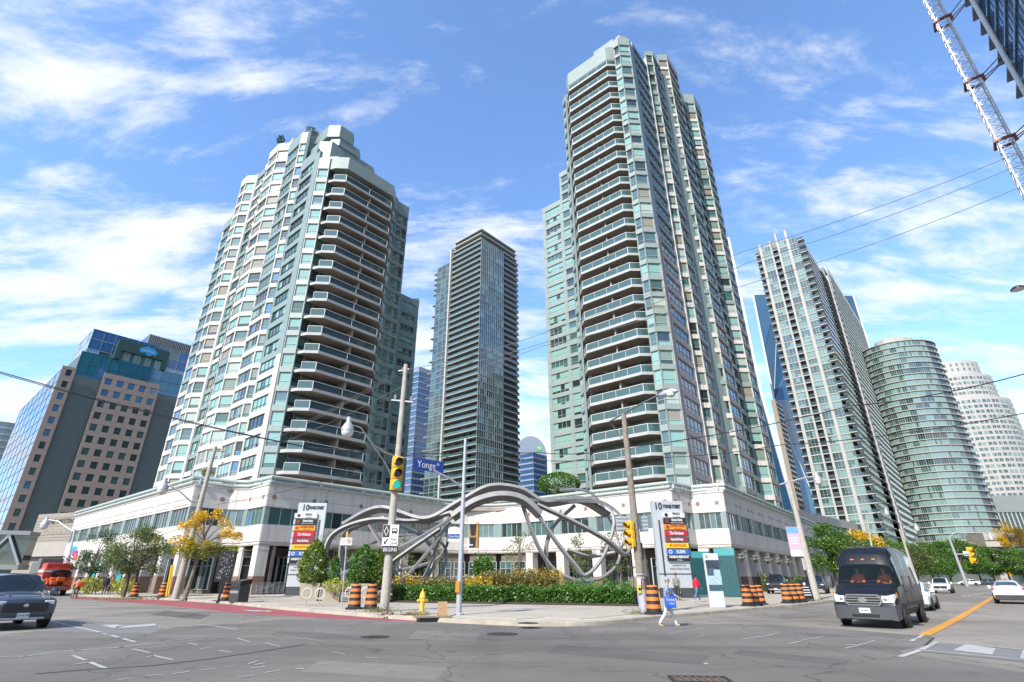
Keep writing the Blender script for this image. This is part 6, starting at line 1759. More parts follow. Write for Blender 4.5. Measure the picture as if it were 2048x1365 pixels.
def car(loc, rz, kind, paint, label, plate_txt='', name='parked_car', cat='car', H=1.0, L=1.0):
    o = empty(name, loc, rz, label, cat)
    if kind == 'sedan':
        st = [(-2.3, .48, .80, .86, .60, .74, .70, .62), (-2.22, .32, .90, 1.02, .74, .83, .80, .68), (-1.8, .27, .93, 1.10, .78, .88, .86, .68), (-1.05, .24, .94, 1.36, .80, .90, .88, .60), (-.3, .22, .93, 1.44, .80, .90, .885, .60), (-.2, .22, .93, 1.445, .80, .90, .885, .60), (.45, .22, .91, 1.41, .80, .90, .88, .60), (1.25, .22, .89, .99, .80, .90, .86, .66), (1.95, .22, .80, .86, .78, .88, .80, .66), (2.2, .24, .66, .72, .70, .82, .74, .6), (2.32, .32, .56, .60, .60, .70, .62, .5)]
        gl = {3: 'a', 5: 'b', 2: 'r'}; ws_i, rw_i = 6, 2; wheels = (1.38, -1.32, .33)
    elif kind == 'hatch':
        st = [(-2.25, .55, .85, .98, .62, .76, .74, .66), (-2.2, .38, .98, 1.06, .74, .84, .82, .70), (-1.95, .28, .98, 1.14, .78, .88, .86, .68), (-1.2, .24, .95, 1.36, .80, .89, .87, .60), (-.3, .22, .93, 1.47, .80, .89, .88, .58), (-.2, .22, .93, 1.475, .80, .89, .88, .58), (.4, .22, .91, 1.44, .80, .89, .87, .58), (1.3, .22, .89, .98, .80, .89, .85, .66), (1.95, .22, .80, .86, .78, .87, .79, .66), (2.2, .24, .66, .72, .70, .82, .74, .6), (2.3, .32, .56, .60, .60, .70, .62, .5)]
        gl = {3: 'a', 5: 'b'}; ws_i, rw_i = 6, 2; wheels = (1.38, -1.32, .33)
    else:
        st = [(-2.4, .60, .98, 1.10, .70, .84, .82, .72), (-2.32, .42, 1.06, 1.35, .80, .91, .89, .74), (-2.0, .34, 1.08, 1.66, .84, .95, .93, .70), (-1.1, .32, 1.07, 1.73, .86, .96, .94, .70), (-1.0, .32, 1.07, 1.73, .86, .96, .94, .70), (-.1, .31, 1.06, 1.75, .86, .96, .94, .70), (0.0, .31, 1.06, 1.75, .86, .96, .94, .70), (.62, .31, 1.05, 1.70, .86, .96, .93, .68), (1.32, .31, 1.04, 1.15, .86, .96, .92, .74), (2.1, .32, .96, 1.03, .84, .94, .87, .72), (2.34, .36, .84, .92, .76, .89, .80, .66), (2.45, .45, .72, .78, .66, .78, .70, .56)]
        gl = {2: 'r', 4: 'a', 6: 'b'}; ws_i, rw_i = 7, 1; wheels = (1.5, -1.45, .38)
    st = [tuple(v * (L if j == 0 else H if j in (1, 2, 3) else 1) for j, v in enumerate(s)) for s in st]
    def part(i, b, sd):
        if i == ws_i and b >= 7: return ('windscreen', 0)
        if i == rw_i and b >= 7: return ('rear_window', 0)
        if i in gl and b in (5,): return ('side_window', gl[i], sd)
        if i == ws_i and b == 5: return ('side_window', 'f', sd)
        if b <= 1: return ('sill_trim', 0)
        return ('body', 0)
    loft(o, st, part, {'body': paint, 'windscreen': CGLASS, 'rear_window': CGLASS, 'side_window': CGLASS, 'sill_trim': PLAST if kind == 'suv' else paint})
    W_ = .96 if kind == 'suv' else .9
    for x in wheels[:2]:
        for sd in (1, -1):
            b = MB(); M = Matrix.Translation((x * L, sd * (W_ - .06), wheels[2] * 1.0)) @ Matrix.Rotation(-math.pi / 2 * sd, 4, 'X'); b.lathe([(wheels[2] * 1.14, 0), (wheels[2] * 1.14, .068), (.1, .068)], 24, 0, M); b.obj('wheel_arch', RUBBER, o)
            wheel(o, x * L, sd * (W_ - .08), wheels[2], .24, sd)
    f = st[-1]; f2 = st[-2]; f3 = st[-3]
    zf = f2[2]
    for sd in (1, -1):
        b = MB(); b.rings([[(f3[0] + .02, sd * f3[5] * .93, zf + .10), (f3[0] + .02, sd * f3[5] * .93, zf - .06), (f2[0] + .02, sd * f2[5] * .72, zf - .07), (f2[0] + .05, sd * f2[5] * .72, zf + .04)], [(f3[0] - .12, sd * f3[5] * 1.015, zf + .12), (f3[0] - .12, sd * f3[5] * 1.015, zf - .02), (f2[0] - .1, sd * f2[5] * .6, zf - .05), (f2[0] - .1, sd * f2[5] * .6, zf + .04)]])
        b.obj('headlight', HLAMP, o, 30)
        if kind == 'suv':
            b = MB(); b.cbox(f2[0] + .0, f2[0] + .06, min(sd * .52, sd * .80), max(sd * .52, sd * .80), zf - .06, zf + .06, .02); b.obj('headlight', HLAMP, o, 30)
            b = MB(); b.cbox(f2[0] - .04, f2[0] + .05, min(sd * .62, sd * .82), max(sd * .62, sd * .82), .52, .66, .02); fl_ = b.obj('fog_lamp_surround', BLACK, o, 30); b = MB(); b.cbox(f2[0] + .045, f2[0] + .065, min(sd * .66, sd * .76), max(sd * .66, sd * .76), .56, .61, .008); b.obj('fog_lamp', HLAMP, fl_)
            b = MB(); b.tube([(-1.9, sd * .74, st[4][3] - .06), (-1.8, sd * .74, st[4][3] + .04), (.3, sd * .74, st[4][3] + .04), (.42, sd * .73, st[4][3] - .08)], .022, 6); b.obj('roof_rail', PLAST, o, 40)
            b = MB(); b.bar((f3[0] - .6, sd * .5, f3[3] + .075), (f3[0] + .05, sd * .42, f3[3] + .02), .03, .02); b.obj('bonnet_crease', paint, o)
        for x_ in (-1.0 * L, -.02 * L, .95 * L):
            b = MB(); b.box(x_ - .006, x_ + .006, min(sd * W_ * .992, sd * (W_ + .004)), max(sd * W_ * .992, sd * (W_ + .004)), .42, st[4][2] - .05); b.obj('door_seam', RUBBER, o)
        r0, r1 = st[0], st[1]
        b = MB(); b.cbox(r1[0] - .035, r1[0] + .22, min(sd * .40, sd * (r1[5] + .012)), max(sd * .40, sd * (r1[5] + .012)), r1[2] - .10, r1[2] + .03, .02); b.obj('tail_light', TLAMP, o, 30)
        mirror_wing(o, st[ws_i + 1][0] - .25, sd * (W_ + .12), st[ws_i][2] + .12, .8, paint, .8)
        for q in (0.05, -.95):
            b = MB(); b.box(q * L - .09, q * L + .09, min(sd * W_ * .995, sd * (W_ + .025)), max(sd * W_ * .995, sd * (W_ + .025)), st[4][2] - .16, st[4][2] - .12); b.obj('door_handle', paint if kind != 'suv' else CHROME, o)
    gz0, gz1 = (f[1] + .02, zf - .02) if kind != 'suv' else (.56 * H, .84 * H)
    b = MB(); b.cbox(f2[0] - .05, f[0] + .03, -f[5] * .82, f[5] * .82, gz0, gz1, .04); b.obj('grille', BLACK, o, 30)
    b = MB()
    for k in range(4): b.box(f[0] + .03, f[0] + .038, -f[5] * .78, f[5] * .78, gz0 + .05 + k * (gz1 - gz0 - .08) / 4, gz0 + .062 + k * (gz1 - gz0 - .08) / 4)
    b.obj('grille_bar', PLAST, o)
    b = MB(); b.cbox(f2[0] - .1, f[0] + .02, -f2[5] * .9, f2[5] * .9, f[1] - .14, f[1] + .015, .04); b.obj('bumper', PLAST, o, 30)
    if kind == 'suv':
        b = MB(); b.cbox(f[0] - .05, f[0] + .035, -.62, .62, f[1] - .12, f[1] - .06, .02); b.obj('skid_plate', STEEL, o, 30)
    b = MB(); b.cbox(st[0][0] - .03, st[1][0] + .15, -st[1][5] * .92, st[1][5] * .92, st[1][1] - .02, st[1][1] + .2, .04); b.obj('bumper', PLAST, o, 30)
    for x, sg in ((f[0] + .045, 1), (st[0][0] - .035, -1)):
        z = .45 if sg > 0 else st[0][2] - .1
        b = MB(); b.box(min(x, x + .012 * sg), max(x, x + .012 * sg), -.17, .17, z - .08, z + .08); pl = b.obj('number_plate', VPLATE, o)
        if plate_txt:
            l = lettering(o, plate_txt, (x + .016 * sg, 0, z), .085, SIGNB, (math.pi / 2, 0, math.pi / 2 * sg), sx=.9)
    b = MB(); b.lathe([(.05, 0), (.05, .015)], 14, 0, Matrix.Translation((f[0] + .04, 0, gz1 - .08)) @ Matrix.Rotation(math.pi / 2, 4, 'Y') @ Matrix.Scale(1.5, 4, (0, 1, 0))); b.obj('emblem', CHROME, o)
    return o
def van(loc, rz, label, plate_txt, paint, people=True):
    o = empty('passenger_van', loc, rz, label, 'van')
    st = [(-3.0, .55, 1.30, 2.45, .80, .96, .95, .84), (-2.93, .42, 1.38, 2.66, .88, 1.02, 1.01, .90), (-1.6, .38, 1.40, 2.74, .90, 1.03, 1.02, .91), (-1.5, .38, 1.40, 2.74, .90, 1.03, 1.02, .91), (-.3, .38, 1.40, 2.75, .90, 1.03, 1.02, .91), (-.2, .38, 1.40, 2.75, .90, 1.03, 1.02, .91), (.95, .38, 1.40, 2.70, .90, 1.03, 1.02, .89), (1.30, .38, 1.39, 2.48, .90, 1.03, 1.01, .88), (1.52, .38, 1.37, 2.08, .90, 1.03, 1.00, .86), (2.2, .36, 1.25, 1.44, .90, 1.02, .97, .84), (2.7, .34, 1.06, 1.24, .88, 1.0, .92, .78), (2.93, .32, .90, 1.08, .84, .96, .86, .70), (3.0, .30, .72, .98, .80, .92, .82, .62)]
    def part(i, b, sd):
        if i == 8 and b >= 6: return ('windscreen', 0)
        if i in (2, 4) and b == 5: return ('side_window', i, sd)
        if i == 1 and b == 5: return ('side_window', i, sd)
        if i in (6, 7, 8) and b == 5: return ('side_window', 'f', sd)
        if b <= 1: return ('sill_trim', 0)
        return ('body', 0)
    WS = bpy.data.materials.new('clear_windscreen'); n_, l_, b_ = nodes(WS)
    b_.inputs['Base Color'].default_value = (.03, .045, .045, 1); b_.inputs['Roughness'].default_value = 0.0; b_.inputs['Alpha'].default_value = .22; b_.inputs['Specular IOR Level'].default_value = .9
    loft(o, st, part, {'body': paint, 'windscreen': WS, 'side_window': CGLASS, 'sill_trim': PLAST}, 5)
    for x in (1.85, -1.75):
        for sd in (1, -1):
            b = MB(); M = Matrix.Translation((x, sd * .975, .36)) @ Matrix.Rotation(-math.pi / 2 * sd, 4, 'X'); b.lathe([(.43, 0), (.43, .068), (.1, .068)], 24, 0, M); b.obj('wheel_arch', RUBBER, o)
            wheel(o, x, sd * .94, .355, .24, sd)
    b = MB(); b.rings([[(2.75, -1.03, .34), (2.75, 1.03, .34), (2.75, 1.03, .78), (2.75, -1.03, .78)], [(3.02, -.93, .26), (3.02, .93, .26), (3.02, .93, .72), (3.02, -.93, .72)], [(3.12, -.72, .30), (3.12, .72, .30), (3.12, .72, .66), (3.12, -.72, .66)]]); b.obj('bumper', mat('grey_bumper', (.06, .064, .072), .6), o, 30)
    b = MB(); b.cbox(3.0, 3.135, -.42, .42, .37, .47, .02); b.obj('air_intake', BLACK, o)
    def octo(x, w, h, c): return [(x, -w + c, -h), (x, w - c, -h), (x, w, -h + c), (x, w, h - c), (x, w - c, h), (x, -w + c, h), (x, -w, h - c), (x, -w, -h + c)]
    gr = MB(); up = lambda pts, z: [(p[0], p[1], p[2] + z) for p in pts]
    gr.rings([up(octo(2.85, .56, .17, .09), .90), up(octo(3.04, .56, .17, .09), .90)]); g_ = gr.obj('grille', BLACK, o)
    b = MB(); b.rings([up(octo(3.03, .57, .18, .09), .90), up(octo(3.065, .57, .18, .09), .90), up(octo(3.065, .53, .145, .08), .90), up(octo(3.03, .53, .145, .08), .90)], 0, False, False)
    for k in range(3): b.box(3.035, 3.062, -.52, .52, .80 + k * .085, .83 + k * .085)
    b.obj('grille_frame', CHROME, g_)
    b = MB(); b.lathe([(.075, 0), (.075, .02)], 16, 0, Matrix.Translation((3.06, 0, .90)) @ Matrix.Rotation(math.pi / 2, 4, 'Y') @ Matrix.Scale(2, 4, (0, 1, 0))); b.obj('emblem', CHROME, g_)
    for sd in (1, -1):
        y0, y1 = sd * .60, sd * .985
        b = MB(); q = [(3.035, .60), (3.03, .78), (2.93, .93), (2.74, .985), (2.70, .985), (2.70, .60)]
        lo_ = [(x, y * sd, .83 + (.04 if x < 2.9 else 0)) for x, y in q]; hi_ = [(x - .05, y * sd * .985, 1.03 + (.06 if x < 2.8 else 0)) for x, y in q]
        b.rings([lo_ if sd > 0 else lo_[::-1], hi_ if sd > 0 else hi_[::-1]]); hl = b.obj('headlight', HLAMP, o, 30)
        b = MB(); b.cbox(2.99, 3.04, min(sd * .63, sd * .74), max(sd * .63, sd * .74), .88, .97, .012); b.obj('lamp_bulb', CHROME, hl)
        b = MB(); b.cbox(2.55, 2.66, min(y1, y1 * 1.025), max(y1, y1 * 1.025), .98, 1.14, .008); b.obj('indicator', AMBER, o)
        mirror_wing(o, 1.75, sd * 1.27, 1.48, 1.7, PLAST)
        for x0, x1 in ((.98, 1.0), (-.25, -.23)):
            b = MB(); b.box(x0, x1, min(sd * 1.028, sd * 1.034), max(sd * 1.028, sd * 1.034), .55, 1.38); b.obj('door_seam', RUBBER, o)
        b = MB(); b.box(.62, .84, min(sd * 1.03, sd * 1.06), max(sd * 1.03, sd * 1.06), 1.13, 1.18); b.obj('door_handle', PLAST, o)
        b = MB(); b.box(-2.4, 1.3, min(sd * 1.03, sd * 1.045), max(sd * 1.03, sd * 1.045), .68, .80); b.obj('side_moulding', PLAST, o)
    for y in (-.36, 0, .36):
        b = MB(); b.sphere((1.44, y, 2.27), .05, .07, .035, 8, 5); b.obj('roof_marker', AMBER, o)
    for y in (-.6, -.2, .2, .6):
        b = MB(); b.bar((.2, y, 2.785), (1.2, y, 2.565), .05, .05); b.bar((-2.6, y, 2.76), (.2, y, 2.785), .05, .04); b.obj('roof_rib', paint, o)
    b = MB(); b.bar((2.15, -.75, 1.50), (2.02, .0, 1.58), .03, .02); b.bar((2.15, .1, 1.50), (2.02, .75, 1.58), .03, .02); b.obj('wiper', RUBBER, o)
    b = MB(); b.box(3.125, 3.14, -.17, .17, .49, .65); b.obj('number_plate', VPLATE, o)
    lettering(o, 'BZ 60585', (3.145, 0, .57), .085, SIGNB, (math.pi / 2, 0, math.pi / 2), sx=.75)
    b = MB(); b.box(.6, 1.9, -.85, .85, 1.2, 1.32); b.box(-1.9, .5, -.85, .85, .5, 1.2); b.obj('dashboard', PLAST, o)
    for y in (.45, -.45):
        b = MB(); b.cbox(.35, .55, y - .25, y + .25, .9, 1.85, .05); b.cbox(.36, .5, y - .14, y + .14, 1.86, 2.08, .04); b.obj('seat', PLAST, o, 40)
    b = MB(); b.tube([(1.35, .45 + .2 * math.cos(t * math.pi / 8), 1.45 + .2 * math.sin(t * math.pi / 8)) for t in range(17)], .015, 6, cap=False); b.obj('steering_wheel', BLACK, o)
    return o
def paint(name, col, coat=1.0, rough=.35, metal=0.0):
    return mat(name, col, rough, metal, coat=coat, spec=.5)
P_BLACK = mat('van_black', (.010, .012, .018), .32, coat=.12, spec=.3); P_WHITE = paint('car_white', (.74, .75, .76)); P_SLATE = paint('slate_blue_paint', (.045, .065, .095), metal=.35)
vf_ = G(1797, 1256, 0)
AV = ANG2 + math.pi
fwd = -E2
van_loc = vf_ - fwd * 1.85 + E1 * -.0
van_loc = vf_ + E2 * 1.95 - E1 * 1.03 + Vector((.42, -.12, 0))
VAN = van(van_loc, AV - .03, 'black high roofed passenger van with chrome grille turning at the crossing', '', P_BLACK)
# slate SUV at the left edge
p = G(73, 1258, 0)
SUV = car(p - E1 * 2.15 - E2 * .75, ANG1 + .08, 'suv', P_SLATE, 'slate blue sport utility car entering from the left edge', 'ZCWF 787', 'sport_utility_car', 'car', 1.0, 1.0)
p = G(1868, 1222, 0)
car(p + E2 * 1.6 - E1 * .88, AV, 'sedan', P_WHITE, 'white sedan close behind the black van', '', 'white_car')
p = G(1905, 1187, 0)
car(p + E2 * 1.5 - E1 * .9, AV, 'suv', P_WHITE, 'white sport utility car coming up behind the white sedan', '', 'white_car', 'car', .96)
p = G(1992, 1207, 0)
car(p + E2 * 1.2 + E1 * .9, ANG2, 'hatch', P_WHITE, 'white hatchback seen from behind, driving away at the right edge', 'CKTN 402', 'white_car')
p = G(1940, 1171, 0)
car(p, ANG1 + math.pi, 'sedan', P_WHITE, 'small white sedan crossing side on far down the right street', '', 'white_car')
p = G(1975, 1171, 0); car(p + E2 * 5, ANG1 + math.pi, 'sedan', P_SLATE, 'dark car crossing behind the small white sedan', '', 'dark_car')
p = G(1553, 1187, .15)
P_BLK2 = paint('car_black', (.012, .013, .015))
car(p + E2 * 1.2, AV + .15, 'suv', P_BLK2, 'black people carrier parked behind the orange barrel clusters', 'CMRA 118', 'parked_car', 'car', 1.08)
p = G(1640, 1187, .15)
car(p + E2 * 1.2 - E1 * .4, AV + .15, 'suv', P_BLK2, 'black car parked behind the concrete lamp post', '', 'parked_car', 'car', 1.02)
# red service truck with a coil of hose, in the bus lane
p = G(98, 1192, 0)
tk = empty('service_truck', p, ANG1 + math.pi + .05, 'red utility truck carrying orange drums and a black hose coil in the bus lane', 'truck')
TRED = mat('truck_red', (.52, .035, .018), .4, coat=.6); TGREY = mat('truck_grey', (.13, .135, .14), .5)
b = MB(); b.cbox(-1.2, 4.6, -1.25, 1.25, .65, .95, .04); b.obj('chassis', TGREY, tk)
b = MB(); b.cbox(2.6, 4.7, -1.25, 1.25, .9, 3.2, .12); b.cbox(1.5, 2.5, -1.25, 1.25, .95, 3.5, .05); b.obj('cab', TGREY, tk, 30)
b = MB(); b.cbox(-.6, 1.4, -1.22, 1.22, .95, 2.5, .08); b.cbox(-.3, 1.3, -1.1, 1.1, 2.5, 3.05, .1); b.obj('body', TRED, tk, 30)
b = MB(); b.box(-.61, -.6, -1.2, 1.2, 2.2, 2.35); b.box(-.5, 1.3, 1.22, 1.232, 2.2, 2.35); b.obj('white_stripe', WHITEP, tk)
b = MB()
for k in range(9):
    R_, z = .62 - (k % 3) * .07, 1.95 + (k // 3) * .09
    b.tube([(-.95 + .25 * math.sin(t * math.pi / 9) * 0 + .18 * math.cos(t * math.pi / 9 + k), -.15 + R_ * 1.25 * math.cos(t * math.pi / 9), z + R_ * .5 * math.sin(t * math.pi / 9)) for t in range(19)], .045, 6, cap=False)
b.obj('hose_coil', RUBBER, tk, 50)
b = MB(); r_ = random.Random(4)
for k in range(16):
    c = (-1.0 + r_.uniform(-.2, .3), r_.uniform(-1.1, 1.1), 1.2 + r_.uniform(-.1, .4)); s_ = r_.uniform(.2, .38); b.cbox(c[0] - s_ * .7, c[0] + s_ * .7, c[1] - s_, c[1] + s_, c[2] - s_ * .6, c[2] + s_ * .5, .06)
b.obj('equipment', mat('equipment_orange', (.62, .10, .015), .5, var=.3, scale=3), tk, 30)
b = MB(); b.cbox(-1.4, -1.15, -1.25, 1.25, .55, .85, .03); b.obj('bumper', mat('faded_red', (.28, .08, .07), .6), tk)
for y in (-.95, .95):
    b = MB(); b.box(-1.42, -1.4, y - .15, y + .15, .64, .76); b.obj('tail_light', TLAMP, tk)
for x in (.1, 3.6):
    for sd in (1, -1): wheel(tk, x, sd * 1.08, .48, .3, sd)
b = MB(); b.cbox(-1.0, 4.4, -1.2, 1.2, .5, .7, .03); b.obj('skirt', RUBBER, tk)
# ---------------------------------------------------------------- people
TMP = bpy.data.scenes.new('pose_bench')
SKIN = mat('skin', (.52, .32, .23), .6); SKIN2 = mat('skin_tan', (.36, .21, .14), .6)
def body_mesh(J, edges, root):
    names = list(J); me = bpy.data.meshes.new('pose')
    me.from_pydata([J[n][0] for n in names], [(names.index(a), names.index(b)) for a, b in edges], [])
    o = bpy.data.objects.new('pose', me); TMP.collection.objects.link(o)
    md = o.modifiers.new('skin', 'SKIN'); md.use_smooth_shade = True
    sv = me.skin_vertices[0].data
    for i, n in enumerate(names):
        r = J[n][1]; sv[i].radius = r if isinstance(r, tuple) else (r, r); sv[i].use_root = (n == root)
    o.modifiers.new('sub', 'SUBSURF').levels = 2
    vl = TMP.view_layers[0]; vl.update()
    out = bpy.data.meshes.new_from_object(o.evaluated_get(vl.depsgraph))
    bpy.data.objects.remove(o)
    return out
def person(loc, rz, label, h=1.7, legs=(25, -25), knees=(5, 20), arms=(-20, 20), elbows=(20, 20), top=None, bottom=None, shoe=None, skin=None, hair=None, lean=4, coat=0.0, sitting=False, head_turn=0, hairlen=0, kind='person'):
    """faces local +x; angles in degrees, forward positive; order left (+y), right (-y)"""
    o = empty('person', loc, rz, label, 'person')
    s = h / 1.72
    R = math.radians; J = {}; E_ = []
    def add(n, p, r, par=None):
        J[n] = (Vector(p), r)
        if par: E_.append((par, n))
    hipz = .93
    if not sitting:
        # ground the lower foot
        low = []
        for i in (0, 1):
            a, k = R(legs[i]), R(legs[i] - knees[i]); low.append(.44 * math.cos(a) + .42 * math.cos(k) + .075)
        hipz = max(low)
    def tilt(x, z): a = R(lean); return (x * math.cos(a) + z * math.sin(a), z * math.cos(a) - x * math.sin(a))
    def up(x, y, z): X, Z_ = tilt(x, z); return (X, y, hipz + Z_)
    add('pelvis', (0, 0, hipz), (.145, .115))
    add('waist', up(0, 0, .17), (.135 + coat, .105 + coat), 'pelvis'); add('chest', up(.01, 0, .38), (.15 + coat, .115 + coat), 'waist'); add('collar', up(-.005, 0, .50), (.09, .075), 'chest'); add('neck', up(.01, 0, .57), .05, 'collar')
    add('chin', up(.035, 0, .645), (.062, .075), 'neck'); add('skull', up(.02, 0, .735), (.078, .095), 'chin'); add('crown', up(.01, 0, .79), (.055, .07), 'skull')
    for i, (sd, n) in enumerate(((1, 'l'), (-1, 'r'))):
        add('sh' + n, up(0, sd * .165, .455), .062 + coat * .7, 'chest')
        a = R(arms[i]); sh = J['sh' + n][0]
        el = sh + Vector((math.sin(a) * .285, sd * .045, -math.cos(a) * .285)); add('el' + n, el, .047 + coat * .7, 'sh' + n)
        b_ = R(arms[i] + elbows[i]); wr = el + Vector((math.sin(b_) * .25, -sd * .01, -math.cos(b_) * .25)); add('wr' + n, wr, .030, 'el' + n)
        d = (wr - el).normalized(); add('pm' + n, wr + d * .07, (.034, .02), 'wr' + n)
        a, k = R(legs[i]), R(legs[i] - knees[i])
        hp = Vector((0, sd * .09, hipz - .04)); add('hp' + n, hp, .098, 'pelvis')
        kn = hp + Vector((math.sin(a) * .42, 0, -math.cos(a) * .42)); add('kn' + n, kn, .066, 'hp' + n)
        an = kn + Vector((math.sin(k) * .40, 0, -math.cos(k) * .40)); add('an' + n, an, .045, 'kn' + n)
        pitch = k * .6 if k < 0 else k * .7
        f = Vector((math.cos(pitch), sd * .12, math.sin(pitch))).normalized()
        add('he' + n, an + Vector((-.03 * math.cos(pitch), 0, -.055)), .042, 'an' + n)
        add('to' + n, an + f * .14 + Vector((0, 0, -.055)), (.042, .03), 'he' + n)
    me = body_mesh(J, E_, 'pelvis')
    mats_ = [top, bottom, shoe, skin or SKIN]
    for m in list(mats_): me.materials.append(m)
    segs_ = [(a, b) for a, b in E_]
    def cat_(a, b):
        if b in ('neck', 'chin', 'skull', 'crown') or b[:2] == 'pm': return 3
        if b[:2] in ('he', 'to'): return 2
        if b[:2] in ('hp', 'kn', 'an'): return 1
        return 0
    for p in me.polygons:
        c = p.center; best = 9; m = 0
        for a, b in segs_:
            A, B = J[a][0], J[b][0]; d = B - A; t = max(0, min(1, (c - A).dot(d) / max(d.length_squared, 1e-9))); q = (A + d * t - c).length
            if q < best: best = q; m = cat_(a, b)
        if m == 3 and c.z < J['neck'][0].z - .01 and best < .2 and abs(c.y) < .12 and c.z > J['waist'][0].z: m = 0
        if m == 1 and c.z > hipz - .02: m = 0 if c.z > hipz + .02 else 1
        p.material_index = m
    # fingers join the same surface
    fb = MB()
    for i, n in enumerate('lr'):
        pm, wr = J['pm' + n][0], J['wr' + n][0]; d = (pm - wr).normalized(); sd = 1 if n == 'l' else -1
        side = Vector((1, 0, 0)) - d * d.x
        if side.length < .2: side = Vector((0, 0, 1)) - d * d.z
        side.normalize(); inn_ = d.cross(side) * sd
        for q, ln in ((-.026, .055), (-.009, .066), (.009, .07), (.026, .062)):
            p0 = pm + side * q; fb.tube([p0, p0 + d * ln * .5, p0 + d * ln * .85 + inn_ * .012], [.0095, .009, .007], 6)
        p0 = wr + d * .02 + side * .03; fb.tube([p0, p0 + d * .03 + side * .022, p0 + d * .055 + side * .028], [.011, .010, .008], 6)
    off = len(me.vertices); 
    import bmesh
    bm = bmesh.new(); bm.from_mesh(me)
    vs = [bm.verts.new(v) for v in fb.v]
    for f in fb.f:
        try: nf = bm.faces.new([vs[i] for i in f]); nf.material_index = 3; nf.smooth = True
        except ValueError: pass
    bm.to_mesh(me); bm.free()
    bo = bpy.data.objects.new('body', me); COL.objects.link(bo); setparent(bo, o); bo.scale = (s, s, s)
    hd = J['skull'][0]
    hb = MB(); hb.sphere((hd.x - .018, 0, hd.z + .03), .100, .092, .102, 12, 8)
    hb.v = [v for v in hb.v]
    if hairlen: hb.sphere((hd.x - .05, 0, hd.z - hairlen * .5), .07, .085, .06 + hairlen, 10, 7)
    ho = hb.obj('hair', hair, o, 60); ho.scale = (s, s, s)
    fb = MB(); fb.sphere((hd.x + .095, 0, hd.z - .035), .016, .011, .02, 6, 5)
    for sd in (1, -1): fb.sphere((hd.x + .01, sd * .083, hd.z - .03), .02, .012, .03, 6, 5)
    fo = fb.obj('nose_and_ears', skin or SKIN, o, 60); fo.scale = (s, s, s)
    eb = MB()
    for sd in (1, -1): eb.sphere((hd.x + .078, sd * .032, hd.z - .012), .012, .012, .008, 6, 5)
    eb.box(hd.x + .082, hd.x + .09, -.022, .022, hd.z - .078, hd.z - .07)
    eo = eb.obj('eyes_and_mouth', BT, o); eo.scale = (s, s, s)
    o['_s'] = s
    return o, J, s
def cloth(name, c, var=.15, sc=8): return mat(name, c, .85, var=var, scale=sc, bump=.1, bscale=20)
GREYH = cloth('grey_hair', (.40, .39, .38)); DARKH = cloth('dark_hair', (.02, .017, .015))
p = (G(1320, 1252, 0) + G(1360, 1254, 0)) / 2
W_o, J, s = person(p, .05, 'grey haired woman in white trousers striding across with a blue shopping bag', 1.66, (24, -22), (4, 16), (-8, 34), (70, 30), cloth('pale_blue_shirt', (.30, .34, .41), .3), cloth('white_trousers', (.74, .73, .72), .05), cloth('beige_shoes', (.52, .40, .30)), SKIN, GREYH, 5, .015)
b = MB(); el = J['elr'][0]; c = Vector((J['chest'][0].x - .02, J['elr'][0].y - .08, J['elr'][0].z - .24))
b.cbox(c.x - .22, c.x + .22, c.y - .07, c.y + .07, c.z - .2, c.z + .2, .03)
bo = empty('shopping_bag', W_o.location + Matrix.Rotation(.05, 3, 'Z') @ (c * s), .05, 'bright blue shopping bag carried by the grey haired woman', 'bag')
bag = MB(); bag.cbox(-.19, .19, -.07, .07, -.2, .18, .02); bag.obj('body', mat('bag_blue', (.01, .09, .55), .5, var=.15, scale=6), bo, 40)
b = MB()
for y in (-.05, .05): b.tube([(-.12, y, .2), (-.09, y * .6, .36), (0, 0, .43), (.09, y * .6, .36), (.12, y, .2)], .012, 6)
b.obj('handle', mat('bag_handle', (.01, .05, .3), .6), bo, 50)
put_text(bo, 'THANK', Vector((0, -.07, .06)), .11, SIGNW, 0, .9, 0, 0, .004); put_text(bo, 'YOU', Vector((0.03, -.07, -.06)), .1, SIGNW, 0, .9, 0, 0, .004)
hd = J['skull'][0]; b = MB()
for y in (.032, -.032): b.tube([(hd.x + .092, y + .026 * math.cos(t * math.pi / 5), hd.z - .012 + .02 * math.sin(t * math.pi / 5)) for t in range(11)], .004, 5, cap=False)
b.bar((hd.x + .09, .06, hd.z - .005), (hd.x - .0, .088, hd.z - .005), .006, .006); b.bar((hd.x + .09, -.06, hd.z - .005), (hd.x - .0, -.088, hd.z - .005), .006, .006)
g = b.obj('glasses', BT, W_o); g.scale = (s, s, s)
CAMO = mat('mottled_jacket', (.10, .10, .07), .85, var=.8, scale=14, col2=(.34, .34, .28), detail=2)
p = G(1357, 1201, .15)
M_o, J, s = person(p, -1.9, 'man in mottled jacket walking towards the crossing with a black bag', 1.78, (12, -12), (3, 12), (-6, 8), (10, 8), CAMO, cloth('dark_trousers', (.04, .04, .042)), cloth('dark_shoes', (.03, .03, .03)), SKIN2, DARKH, 2, .03)
c = J['pml'][0] * s; bo = empty('hand_bag', M_o.location + Matrix.Rotation(-1.9, 3, 'Z') @ (c + Vector((0, .03, -.32))), -1.9, 'black bag hanging from the hand of the man in mottled jacket', 'bag')
bag = MB(); bag.cbox(-.22, .22, -.08, .08, -.2, .16, .04); bag.obj('body', BLACK, bo, 40); b = MB(); b.tube([(-.1, 0, .16), (-.06, 0, .3), (.06, 0, .3), (.1, 0, .16)], .012, 6); b.obj('handle', BLACK, bo, 50)
p = G(1396, 1204, .15)
